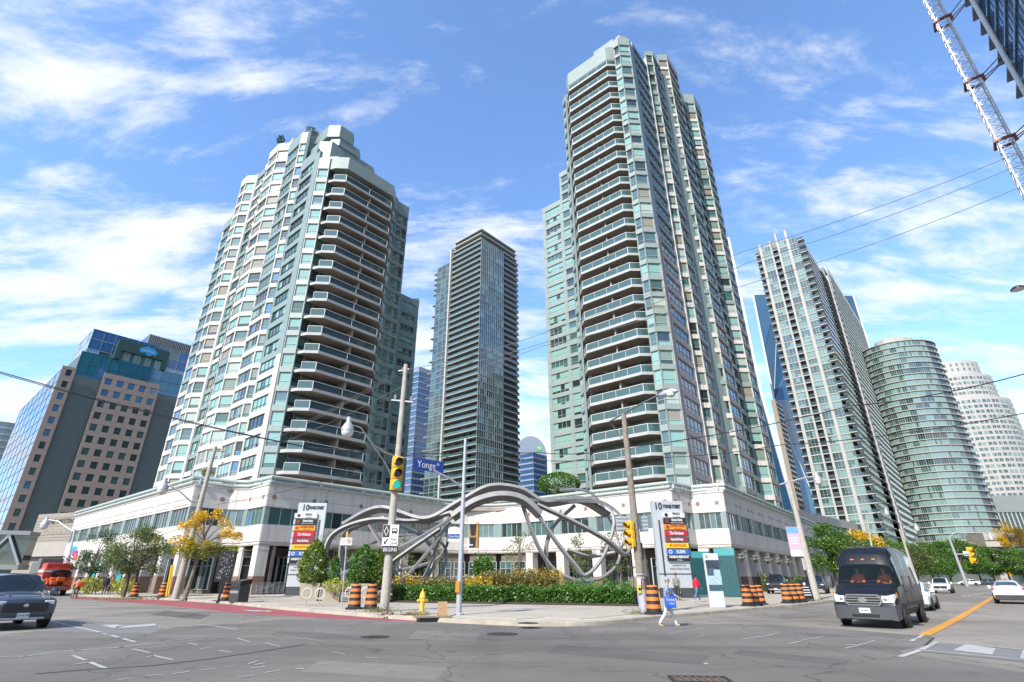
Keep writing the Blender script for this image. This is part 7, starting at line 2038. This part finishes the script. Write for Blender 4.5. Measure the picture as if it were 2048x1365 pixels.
person(p, .35, 'person in red hooded jacket and jeans walking away past the teal hoarding', 1.72, (22, -20), (4, 18), (-12, 16), (25, 25), cloth('red_jacket', (.55, .012, .035)), cloth('blue_jeans', (.10, .17, .27)), cloth('pale_shoes', (.6, .58, .55)), SKIN2, DARKH, 3, .045, hairlen=.05)
p = G(206, 1190, .15); person(p, 2.2, 'pedestrian in long navy coat by the shaded colonnade', 1.75, (10, -10), (3, 10), (-6, 6), (10, 10), cloth('navy_coat', (.02, .025, .05)), cloth('navy_trousers', (.02, .022, .035)), cloth('white_trainers', (.55, .55, .55)), SKIN2, DARKH, 2, .05)
p = G(217, 1189, .15); person(p, 2.2, 'pedestrian in tan jacket walking beside the navy coat', 1.74, (12, -10), (3, 10), (-6, 6), (10, 10), cloth('tan_jacket', (.30, .17, .07)), cloth('black_trousers', (.02, .02, .022)), cloth('black_shoes', (.03, .03, .03)), SKIN, DARKH, 2, .04)
p = G(186, 1189, .15); person(p, 2.5, 'pedestrian in grey top and dark trousers near the yellow green shrub', 1.7, (16, -14), (3, 12), (-8, 8), (15, 15), cloth('grey_green_top', (.16, .18, .13)), cloth('black_jeans', (.025, .025, .03)), cloth('grey_shoes', (.4, .4, .4)), SKIN, DARKH, 3, .02)
# cyclist in the bus lane, seen from behind
p = G(148, 1197.5, .012); AC = ANG1 + math.pi + .1
bk = empty('bicycle', p, AC, 'bicycle ridden away down the red bus lane', 'bicycle')
for x in (-.5, .52):
    b = MB(); b.tube([(x + .33 * math.cos(t * math.pi / 12), 0, .34 + .33 * math.sin(t * math.pi / 12)) for t in range(25)], .022, 6, cap=False); t_ = b.obj('wheel', TYRE, bk, 50)
    b = MB()
    for t in range(10): b.bar((x, 0, .34), (x + .32 * math.cos(t * math.pi / 5), 0, .34 + .32 * math.sin(t * math.pi / 5)), .006, .006)
    b.obj('spoke', CHROME, t_)
b = MB()
for a_, e_ in (((-.5, 0, .34), (-.05, 0, .32)), ((-.05, 0, .32), (-.2, 0, .85)), ((-.5, 0, .34), (-.17, 0, .75)), ((-.05, 0, .32), (.38, 0, .78)), ((-.17, 0, .78), (.38, 0, .82)), ((.36, 0, .95), (.52, 0, .34))): b.tube([a_, e_], .02, 6)
b.tube([(.36, -.28, .98), (.40, 0, 1.0), (.36, .28, .98)], .016, 6); b.obj('frame', BLACK, bk, 50)
b = MB(); b.cbox(-.32, -.06, -.08, .08, .86, .92, .03); b.obj('saddle', BLACK, bk, 40)
cy, J, s = person(p + Vector((math.cos(AC), math.sin(AC), 0)) * -.18 + Vector((0, 0, .02)), AC, 'cyclist in pale top riding away in the red bus lane', 1.7, (62, 30), (75, 60), (48, 48), (22, 22), cloth('pale_top', (.55, .42, .38)), cloth('grey_shorts', (.10, .10, .10)), cloth('cyclist_shoes', (.05, .05, .05)), SKIN, DARKH, 26, .02, sitting=True)
bp = empty('delivery_bag', cy.location + Vector((0, 0, 1.12)) - Vector((math.cos(AC), math.sin(AC), 0)) * .08, AC, 'square orange delivery bag on the back of the cyclist', 'bag')
b = MB(); b.cbox(-.32, .0, -.26, .26, -.22, .22, .04); b.obj('body', mat('bag_orange', (.70, .14, .02), .6), bp, 40)
# two people in the van
for y, lab, col in ((.45, 'driver in orange vest behind the windscreen of the black van', (.72, .16, .02)), (-.45, 'front passenger in orange vest inside the black van', (.75, .18, .02))):
    rot = VAN.rotation_euler.z
    q = VAN.location + Matrix.Rotation(rot, 3, 'Z') @ Vector((.68, y, .30))
    person(q, rot, lab, 1.72, (80, 80), (70, 70), (42, 42), (40, 40), cloth('orange_vest', col), cloth('work_trousers', (.03, .03, .05)), cloth('work_boots', (.05, .04, .03)), SKIN, DARKH, -4, .02, sitting=True)
bpy.data.scenes.remove(TMP)
# ---------------------------------------------------------------- plants
def leafmat(name, c1, c2, c3=None, tr=.35):
    m = bpy.data.materials.new(name); m.use_nodes = True
    n, l = m.node_tree.nodes, m.node_tree.links; n.clear()
    g = n.new('ShaderNodeNewGeometry'); r = n.new('ShaderNodeValToRGB')
    r.color_ramp.elements[0].color = (*c1, 1); r.color_ramp.elements[1].color = (*c2, 1)
    if c3: e = r.color_ramp.elements.new(.8); e.color = (*c2, 1); r.color_ramp.elements[-1].color = (*c3, 1)
    l.new(g.outputs['Random Per Island'], r.inputs[0])
    d = n.new('ShaderNodeBsdfDiffuse'); t = n.new('ShaderNodeBsdfTranslucent'); gl = n.new('ShaderNodeBsdfGlossy'); gl.inputs['Roughness'].default_value = .45
    l.new(r.outputs[0], d.inputs[0]); l.new(r.outputs[0], t.inputs[0])
    mx = n.new('ShaderNodeMixShader'); mx.inputs[0].default_value = tr; l.new(d.outputs[0], mx.inputs[1]); l.new(t.outputs[0], mx.inputs[2])
    m2 = n.new('ShaderNodeMixShader'); m2.inputs[0].default_value = .06; l.new(mx.outputs[0], m2.inputs[1]); l.new(gl.outputs[0], m2.inputs[2])
    o = n.new('ShaderNodeOutputMaterial'); l.new(m2.outputs[0], o.inputs[0])
    return m
NR = np.random.RandomState(5)
def leaves_mesh(name, C, size, m, aspect=.55, up=.3, rs=None):
    """one leaf (a bent pair of faces) at each row of C"""
    n = len(C); r = rs or NR
    d = r.normal(size=(n, 3)); d[:, 2] *= .6; d /= np.linalg.norm(d, axis=1)[:, None]
    nn = r.normal(size=(n, 3)); nn[:, 2] = np.abs(nn[:, 2]) + up; s = np.cross(nn, d); s /= np.linalg.norm(s, axis=1)[:, None] + 1e-9
    L = size * r.uniform(.6, 1.4, n)[:, None]
    a = C - d * L * .5; e = C + d * L * .5; w = s * L * aspect * .5
    mid = C + np.cross(s, d) * L * .12
    V = np.stack([a, mid + w, e, mid - w], 1).reshape(-1, 3)
    F = np.arange(4 * n).reshape(n, 4)
    me = bpy.data.meshes.new(name)
    me.vertices.add(4 * n); me.vertices.foreach_set('co', V.astype(np.float32).ravel())
    me.loops.add(4 * n); me.loops.foreach_set('vertex_index', F.ravel().astype(np.int32))
    me.polygons.add(n); me.polygons.foreach_set('loop_start', np.arange(0, 4 * n, 4, dtype=np.int32))
    me.update(calc_edges=True); me.materials.append(m)
    return me
def clumps(centers, radii, per, r, flat=.7):
    out = []
    for c, rad in zip(centers, radii):
        k = int(per * rad ** 2) + 12
        p = r.normal(size=(k, 3)); p /= np.linalg.norm(p, axis=1)[:, None]; p *= (r.uniform(0, 1, k) ** .45)[:, None] * rad; p[:, 2] *= flat
        out.append(p + np.array(c))
    return np.concatenate(out)
def tree_proto(name, h, spread, trunk_h, nclump, per, leaf, m, barkm, seed, crad=.8, lean=0.0, sparse=1.0, shape=.75):
    r = np.random.RandomState(seed); rr = random.Random(seed)
    o = empty(name, (0, 0, 0), 0)
    b = MB(); top = Vector((lean, 0, trunk_h)); r0 = .035 * h ** .9
    b.tube([(0, 0, -.05), (lean * .3 + .03, .02, trunk_h * .4), tuple(top), (lean * 1.3, .05, h * .8)], [r0, r0 * .8, r0 * .6, r0 * .15], 8)
    b.obj('trunk', barkm, o, 60)
    b = MB(); cs = []; rad = []
    for i in range(nclump):
        a = rr.uniform(0, 6.283); u = rr.uniform(0, 1) ** .6; zz = rr.uniform(0, 1)
        R_ = spread * (math.sin(math.pi * (.12 + .86 * zz)) ** shape) * (.35 + .65 * u)
        c = Vector((lean * (1 + zz) + R_ * math.cos(a), R_ * math.sin(a), trunk_h * .92 + (h - trunk_h * .92) * zz))
        cs.append(tuple(c)); rad.append(crad * rr.uniform(.6, 1.25))
        if i % 2 == 0:
            z0 = trunk_h * rr.uniform(.75, 1.0) + (h - trunk_h) * zz * .35
            p0 = Vector((lean * z0 / h * 1.2, 0, z0)); mid = p0.lerp(c, .5) + Vector((0, 0, .15 * (c - p0).length * .3))
            b.tube([p0, mid, c], [r0 * .32, r0 * .2, r0 * .06], 5)
    b.obj('limb', barkm, o, 60)
    me = leaves_mesh('crown', clumps(cs, rad, per * sparse, r), leaf, m, rs=r)
    co = bpy.data.objects.new('crown', me); COL.objects.link(co); setparent(co, o)
    return o
BARK = mat('bark', (.12, .09, .07), .9, var=.3, scale=6, bump=.4, bscale=30); BARKL = mat('pale_bark', (.22, .18, .14), .9, var=.25, scale=6, bump=.3, bscale=30)
L_LOC = leafmat('honey_locust_leaf', (.075, .12, .03), (.17, .23, .06)); L_YEL = leafmat('yellow_leaf', (.66, .36, .006), (.78, .52, .015), (.30, .34, .02)); L_DK = leafmat('dark_leaf', (.022, .055, .012), (.055, .12, .02)); L_MID = leafmat('bright_leaf', (.05, .13, .012), (.12, .24, .02)); L_CED = leafmat('cedar_leaf', (.08, .14, .012), (.22, .30, .03)); L_HED = leafmat('hedge_leaf', (.04, .12, .012), (.10, .24, .02)); L_LIME = leafmat('lime_leaf', (.30, .36, .02), (.42, .46, .05)); L_FLO = leafmat('flower_yellow', (.70, .42, .01), (.75, .55, .03)); L_RUST = leafmat('rusty_perennial', (.11, .17, .03), (.26, .19, .05), (.42, .20, .04)); L_GRN = leafmat('fresh_green', (.06, .17, .02), (.14, .28, .03))
def settle(o, p, label, group=None, rz=0, s=1.0, cat='tree'):
    place(o, p, rz, label, group); o['category'] = cat; o.scale = (s, s, s); return o
# street trees on the left pavement
p = G(232, 1194, .15); t = tree_proto('street_tree', 5.6, 2.5, 2.2, 34, 260, .16, L_LOC, BARK, 1, .75); settle(t, p + Vector((.6, 0, 0)), 'dense green street tree left of the yellow notice board')
p = G(293, 1193, .15); t = tree_proto('street_tree', 5.2, 2.6, 2.2, 34, 240, .16, L_LOC, BARK, 2, .75); settle(t, p - Vector((1.3, 0, 0)), 'green street tree touching the post of the yellow notice board')
p = G(369, 1198, .15)
t = tree_proto('street_tree', 6.5, 2.6, 3.9, 30, 420, .16, L_YEL, BARKL, 3, .52, .45); settle(t, p, 'street tree with golden yellow upper leaves in front of the podium corner')
r = np.random.RandomState(9); cs = [(r.normal() * 1.2 + .6, r.normal() * 1.1, 2.9 + r.uniform(0, 1.5)) for _ in range(20)]
co = bpy.data.objects.new('lower_foliage', leaves_mesh('lower_foliage', clumps(cs, [.62] * 20, 220, r), .15, leafmat('yellow_green_leaf', (.12, .17, .012), (.30, .30, .02)), rs=r)); COL.objects.link(co); setparent(co, t)
p = G(150, 1188, .15); t = tree_proto('street_tree', 6.2, 2.6, 2.2, 30, 220, .17, L_DK, BARK, 4, .8); settle(t, p + Vector((1.0, 0, 0)), 'shaded street tree behind the cyclist and white banner')
p = G(500, 1188, .15); t = tree_proto('young_tree', 5.6, 1.5, 3.2, 12, 120, .14, L_LOC, BARKL, 5, .6); settle(t, p + Vector((1.2, 4, 0)), 'thin young tree in front of the column right of the litter bin')
# sapling row in the courtyard
for i, (px, Y, h, lab) in enumerate(((800, 60, 5.2, 'feathery young tree seen through the left loops of the sculpture'), (865, 62, 6.0, 'feathery young tree right of the left sculpture loops'), (660, 52, 5.4, 'feathery young tree between pylon and sculpture'), (1040, 62, 6.2, 'feathery young tree left of the rounded white column'), (1165, 58, 5.6, 'feathery young tree inside the right sculpture loop'), (1245, 52, 6.0, 'feathery young tree just left of the wooden pole'))):
    t = tree_proto('young_tree', h, 1.7, 2.0, 18, 110, .17, L_LOC, BARK, 20 + i, .7); q = AT(px, 1170, Y); q.z = .15; settle(t, q, lab)
# trees lining the right street
protos = [tree_proto('roadside_tree', 9.5, 4.2, 3.0, 46, 75, .34, mm, BARK, 40 + i, 1.45) for i, mm in enumerate((L_MID, L_DK, L_MID, L_HED, L_LOC))]
spec = [(1672, 1185, 92, 0, 1.0), (1712, 1180, 104, 4, .92), (1700, 1175, 118, 2, 1.0), (1748, 1175, 116, 0, .9), (1795, 1175, 128, 2, .95), (1838, 1172, 135, 4, .95), (1868, 1172, 142, 0, 1.0), (1902, 1170, 150, 3, 1.05), (1930, 1170, 155, 2, 1.15), (1962, 1170, 160, 0, 1.1), (1990, 1168, 165, 3, 1.0), (2020, 1168, 165, 1, .95), (2050, 1168, 160, 2, .95), (1820, 1170, 160, 3, 1.1), (1880, 1170, 175, 1, 1.15), (2075, 1168, 150, 0, .9)]
labs = ['roadside tree at the near end of the right street row, beside the low podium', 'greyish green roadside tree directly left of the black van roof', 'roadside tree behind the pink banner end of the row', 'bright roadside tree above the roof of the black van', 'bright roadside tree right of the black van roof', 'olive roadside tree between the two leaning lamp posts', 'bright roadside tree left of the white lamp post', 'dark roadside tree behind the white lamp post', 'tallest bright roadside tree behind the hanging yellow signal', 'bright roadside tree right of the hanging yellow signal', 'dark roadside tree behind the plain grey lamp post', 'dark roadside tree behind the white hatchback', 'bright roadside tree at the right edge', 'dark roadside tree in the second row behind the white sport utility car', 'dark roadside tree in the second row behind the white lamp post', 'roadside tree cut off by the right edge']
used = set()
for (px, py, Y, k, s), lab in zip(spec, labs):
    o = protos[k] if k not in used else copy_tree(protos[k]); used.add(k)
    q = AT(px, 1160, Y); q.z = .15; settle(o, q, lab, 'trees along the right street', rnd.uniform(0, 6), s)
for px, py, Y, lab, s in ((1715, 1062, 128, 'yellow leaved tree behind the row, left of the van roof', 1.15), (2008, 1052, 185, 'golden yellow tree high beside the raised roadway', 1.0)):
    t = tree_proto('yellow_tree', 9.5, 4.0, 3.0, 34, 70, .36, L_YEL, BARK, 60 + Y, 1.4); q = AT(px, py, Y); settle(t, Vector((q.x, q.y, q.z - 9.0 * s if Y > 150 else .15)), lab, None, 0, s)
# rooftop planting
for px, py, Y, s, lab in ((1118, 975, 78, 1.0, 'round clipped green tree on the podium roof behind the sculpture'),):
    r = np.random.RandomState(3); o = empty('roof_tree', (0, 0, 0)); b = MB(); b.tube([(0, 0, -3), (0, 0, .6)], .12, 8); b.obj('trunk', BARK, o)
    C = r.normal(size=(3800, 3)); C /= np.linalg.norm(C, axis=1)[:, None]; C *= (r.uniform(.75, 1, 3800) ** .5)[:, None]; C *= np.array([3.1, 2.6, 1.7]); C[:, 2] += .5
    co = bpy.data.objects.new('crown', leaves_mesh('crown', C, .3, L_MID, rs=r)); COL.objects.link(co); setparent(co, o); q = AT(px, py, Y); settle(o, q, lab)
def shrub(px, py, Y, rx, rz_, m, lab, leaf=.2, n=500, cone=False, name='roof_shrub', cat='shrub', seed=1, on=None):
    r = np.random.RandomState(seed); q = AT(px, py, Y) if on is None else on
    o = empty(name, q, 0, lab, cat); b = MB(); b.tube([(0, 0, -.2), (0, 0, rz_ * .8)], .05, 6, r1=.02); b.obj('stem', BARK, o)
    C = r.normal(size=(n, 3)); C /= np.linalg.norm(C, axis=1)[:, None]; C *= (r.uniform(.25, 1, n) ** .5)[:, None]
    if cone:
        t_ = r.uniform(0, 1, n); a = r.uniform(0, 6.283, n); rr = np.sin(np.pi * (.2 + .8 * t_)) ** .75 * (.6 + .4 * r.uniform(0, 1, n) ** .5); rr *= 1 + .12 * np.sin(a * 5 + t_ * 20)
        C = np.stack([rr * np.cos(a) * rx, rr * np.sin(a) * rx, t_ * rz_], 1)
    else: C = C * np.array([rx, rx, rz_ * .5]); C[:, 2] += rz_ * .5
    co = bpy.data.objects.new('foliage', leaves_mesh('foliage', C, leaf, m, rs=r)); COL.objects.link(co); setparent(co, o)
    return o
shrub(560, 288, 77, .8, 2.2, L_DK, 'small bush on the stepped roof at the left end of the shorter tower', .3, 260, seed=2)
shrub(622, 268, 72, 1.2, 1.3, L_DK, 'low bush on the highest terrace of the shorter tower', .25, 300, seed=3)
shrub(796, 530, 105, .7, 2.6, L_DK, 'dark pointed conifer on the roof of the dark wing', .3, 300, True, seed=5)
shrub(832, 605, 104, .9, 1.0, L_DK, 'dark bush at the stepped end of the dark wing', .3, 160, seed=7)
shrub(333, 978, 64, .8, .9, L_RUST, 'orange plant in a roof pot above the podium edge, left one', .25, 200, seed=8)
shrub(413, 952, 59.5, .8, .9, L_RUST, 'orange plant in a roof pot above the podium corner', .25, 200, seed=9)
# planters with clipped conifers
PLC = mat('planter_concrete', (.44, .38, .29), .85, var=.08, scale=3, bump=.1, bscale=40)
def planter(base, w, label):
    p = G(base[0], base[1], .15); o = empty('stone_planter', p, .2, label, 'planter')
    b = MB(); h = 1.15
    b.rings([[(-w * .42, -w * .42, 0), (w * .42, -w * .42, 0), (w * .42, w * .42, 0), (-w * .42, w * .42, 0)], [(-w * .5, -w * .5, h), (w * .5, -w * .5, h), (w * .5, w * .5, h), (-w * .5, w * .5, h)], [(-w * .44, -w * .44, h), (w * .44, -w * .44, h), (w * .44, w * .44, h), (-w * .44, w * .44, h)], [(-w * .43, -w * .43, h - .12), (w * .43, -w * .43, h - .12), (w * .43, w * .43, h - .12), (-w * .43, w * .43, h - .12)]])
    b.obj('box', PLC, o)
    b = MB(); b.box(-w * .43, w * .43, -w * .43, w * .43, h - .2, h - .11); b.obj('soil', mat('soil', (.05, .035, .025), .95), o)
    return p + Vector((0, 0, h - .1))
q = planter((618, 1202), 1.35, 'stone planter below the wide olive green conifer')
shrub(0, 0, 0, 1.05, 3.0, L_CED, 'wide olive green conifer in the planter beside the left pylon', .2, 3600, True, 'planter_conifer', 'shrub', 11, q)
r = np.random.RandomState(4)
q = planter((662, 1204), 1.25, 'stone planter below the slim bright green conifer')
shrub(0, 0, 0, .4, 1.9, L_HED, 'slim bright green conifer between the two larger shrubs', .13, 1500, True, 'planter_conifer', 'shrub', 12, q)
shrub(0, 0, 0, .95, .9, L_LIME, 'trailing lime yellow plant spilling over the middle planter', .13, 900, False, 'trailing_plant', 'plant', 13, q + Vector((.35, -.5, -.45)))
q = planter((724, 1206), 1.6, 'stone planter hidden behind the paired barrels')
shrub(0, 0, 0, .95, 2.5, L_HED, 'full green conifer in the planter above the paired barrels', .18, 3200, True, 'planter_conifer', 'shrub', 14, q + Vector((-.15, 0, 0)))
shrub(0, 0, 0, .75, 2.25, L_CED, 'second conifer leaning on the full green one above the barrels', .17, 2000, True, 'planter_conifer', 'shrub', 15, q + Vector((.75, .3, 0)))
# garden bed: mulch, clipped hedge, perennials
MULCH = mat('dark_mulch', (.055, .035, .026), .95, var=.4, scale=12, bump=.5, bscale=60)
fl, fr = G(760, 1204.5, .152), G(1283, 1213, .152)
bl, br_ = AT(700, 1165, 52), AT(1262, 1165, 50)
mb = MB(); mb.rings([[(fl.x, fl.y, .14), (fr.x, fr.y, .14), (br_.x, br_.y, .14), (bl.x, bl.y, .14)], [(fl.x + .3, fl.y + .4, .26), (fr.x - .3, fr.y + .4, .26), (br_.x, br_.y, .26), (bl.x, bl.y, .26)]]); mb.obj('garden_bed', MULCH, kind='structure')
def strip_leaves(a, b_, depth, h, n, rs, z0=.2, wob=.18):
    t = rs.uniform(0, 1, n); d = rs.uniform(0, 1, n); dirv = np.array(b_ - a); nrm = np.array([-dirv[1], dirv[0], 0]); nrm /= np.linalg.norm(nrm)
    top = h * (1 + wob * np.sin(t * 37) * .5 + wob * np.sin(t * 91 + 1) * .4)
    face = rs.uniform(0, 1, n)
    z = np.where(face < .55, top * rs.uniform(.05, 1, n), top * rs.uniform(.85, 1.05, n)); d = np.where(face < .55, d * .25, d)
    P = np.array(a)[None] + dirv[None] * t[:, None] + nrm[None] * (d * depth)[:, None]; P[:, 2] = z0 + z
    P += rs.normal(size=P.shape) * .05
    return P
rs = np.random.RandomState(21)
hl, hr = fl + Vector((.5, .55, 0)), fr + Vector((-.35, .6, 0))
hd_ = empty('clipped_hedge', (hl.x, hl.y, .2), 0, 'long low clipped green hedge in front of the sculpture', 'hedge')
C = strip_leaves(hl, hr, 2.4, .85, 22000, rs) - np.array([hl.x, hl.y, .2])
co = bpy.data.objects.new('foliage', leaves_mesh('foliage', C, .13, L_HED, rs=rs)); COL.objects.link(co); setparent(co, hd_); co['kind'] = 'stuff'
mb = MB(); nrm = Vector((-(hr - hl).y, (hr - hl).x, 0)).normalized()
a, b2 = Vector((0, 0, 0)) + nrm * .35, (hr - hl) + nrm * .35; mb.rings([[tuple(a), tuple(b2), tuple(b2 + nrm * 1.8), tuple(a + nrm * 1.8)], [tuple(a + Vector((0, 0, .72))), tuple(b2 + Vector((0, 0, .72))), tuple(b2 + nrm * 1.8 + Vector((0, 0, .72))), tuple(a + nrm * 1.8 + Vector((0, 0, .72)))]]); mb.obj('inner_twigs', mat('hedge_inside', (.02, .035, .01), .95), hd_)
def drift(px0, px1, Y0, Y1, h, n, m, leaf, name, lab, seed, ydep=1.6):
    rs = np.random.RandomState(seed); a, b_ = AT(px0, 1170, Y0), AT(px1, 1170, Y1); a.z = b_.z = 0
    o = empty(name, (a.x, a.y, .2), 0, lab, 'flowers'); 
    t = rs.uniform(0, 1, n); C = np.array(a)[None] + np.array(b_ - a)[None] * t[:, None]; C[:, 1] += rs.uniform(0, ydep, n)
    hh = h * (.84 + .10 * np.sin(t * 23 + seed) * np.sin(t * 9 + 2) + .16 * rs.uniform(-1, 1, n)); C[:, 2] = .2 + hh * rs.uniform(.1, 1, n) ** .6
    C -= np.array([a.x, a.y, .2])
    co = bpy.data.objects.new('foliage', leaves_mesh('foliage', C, leaf, m, rs=rs)); COL.objects.link(co); setparent(co, o); co['kind'] = 'stuff'
drift(960, 1120, 42.5, 41.5, 2.0, 9000, L_RUST, .15, 'perennial_drift', 'rusty orange and green perennials behind the hedge in the middle', 31, 2.2)
drift(770, 965, 45, 43.5, 1.6, 7500, L_RUST, .14, 'perennial_drift', 'low rusty perennials behind the left half of the hedge', 32, 2.0)
drift(1030, 1130, 44.5, 43.5, 2.3, 1500, L_FLO, .12, 'yellow_flowers', 'bank of yellow flowers below the right sculpture loop', 33, 1.0)
drift(930, 985, 42, 42, 1.75, 700, L_FLO, .12, 'yellow_flowers', 'yellow flowers just right of the grey steel pole', 34, .8)
drift(790, 840, 45, 44.5, 1.9, 700, L_FLO, .11, 'yellow_flowers', 'yellow flowers left of the hydrant behind the hedge', 35, .8)
drift(945, 985, 44.5, 44.5, 3.3, 1800, L_GRN, .22, 'tall_green_plant', 'tall fresh green plants behind the yellow flowers near the grey pole', 36, 1.0)
drift(1125, 1270, 40.5, 38.5, 1.4, 2400, L_GRN, .13, 'perennial_drift', 'fresh green plants behind the right half of the hedge', 37, 2.0)
for i, (px, lab) in enumerate(((1062, 'orange leaved sprig in the hedge right of its middle'), (1325 - 165, 'small orange sprig low in the hedge near its right end'))):
    pass
# low plants at the left colonnade, potted greens, weeds
for px, py, w, h, m, lab, sd in ((176, 1189, 1.3, 1.7, L_LIME, 'yellow green shrub behind the cyclist', 41), (243, 1190, 1.2, 1.6, L_LIME, 'yellow green shrub below the dense green street tree', 42), (1528, 1183, .7, 2.2, L_GRN, 'potted green shrub left of the parked people carrier', 43), (1600, 1180, .7, 2.0, L_GRN, 'potted green shrub right of the parked people carrier', 44)):
    shrub(0, 0, 0, w, h, m, lab, .17, 700, False, 'low_shrub', 'shrub', sd, G(px, py, .15))
def weeds(px, r_, n, seed, lab):
    rs = np.random.RandomState(seed); p = G(px[0], px[1], .152); C = rs.normal(size=(n, 3)) * np.array([r_, r_ * .5, .08]); C[:, 2] = np.abs(C[:, 2]) + .03
    o = bpy.data.objects.new('weeds', leaves_mesh('weeds', C, .14, leafmat('dry_grass', (.22, .20, .07), (.16, .19, .05)), .18, rs=rs)); COL.objects.link(o); o.location = p; o['kind'] = 'stuff'; o['label'] = lab
weeds((757, 1224), .42, 420, 51, 'dry weeds round the foot of the tall concrete pole'); weeds((834, 1231), .3, 200, 52, 'dry weeds by the yellow hydrant'); weeds((1275, 1228), .3, 160, 53, 'dry weeds at the foot of the wooden pole'); weeds((255, 1199), 1.4, 900, 54, 'rough grass along the kerb under the street trees'); weeds((1640, 1203), .6, 160, 55, 'dry leaves by the concrete lamp post')
# teal window art boards between the left columns
for px, Y, w, h, lab in ((242, 66, 1.9, 2.4, 'bright turquoise patterned board between the left columns'), (190, 74, 1.6, 1.8, 'turquoise board further along the left colonnade')):
    q = AT(px, 1140, Y); o = empty('turquoise_board', q, ANG1, lab, 'sign'); b = MB(); b.box(-w / 2, w / 2, -.04, .04, -h / 2, h / 2); b.obj('board', mat('turquoise', (.01, .36, .42), .5, var=.3, scale=3), o)
    b = MB(); b.box(-w / 2, -w / 2 + .06, -.06, .06, -q.z + .15, h / 2); b.box(w / 2 - .06, w / 2, -.06, .06, -q.z + .15, h / 2); b.obj('post', BLACK, o)
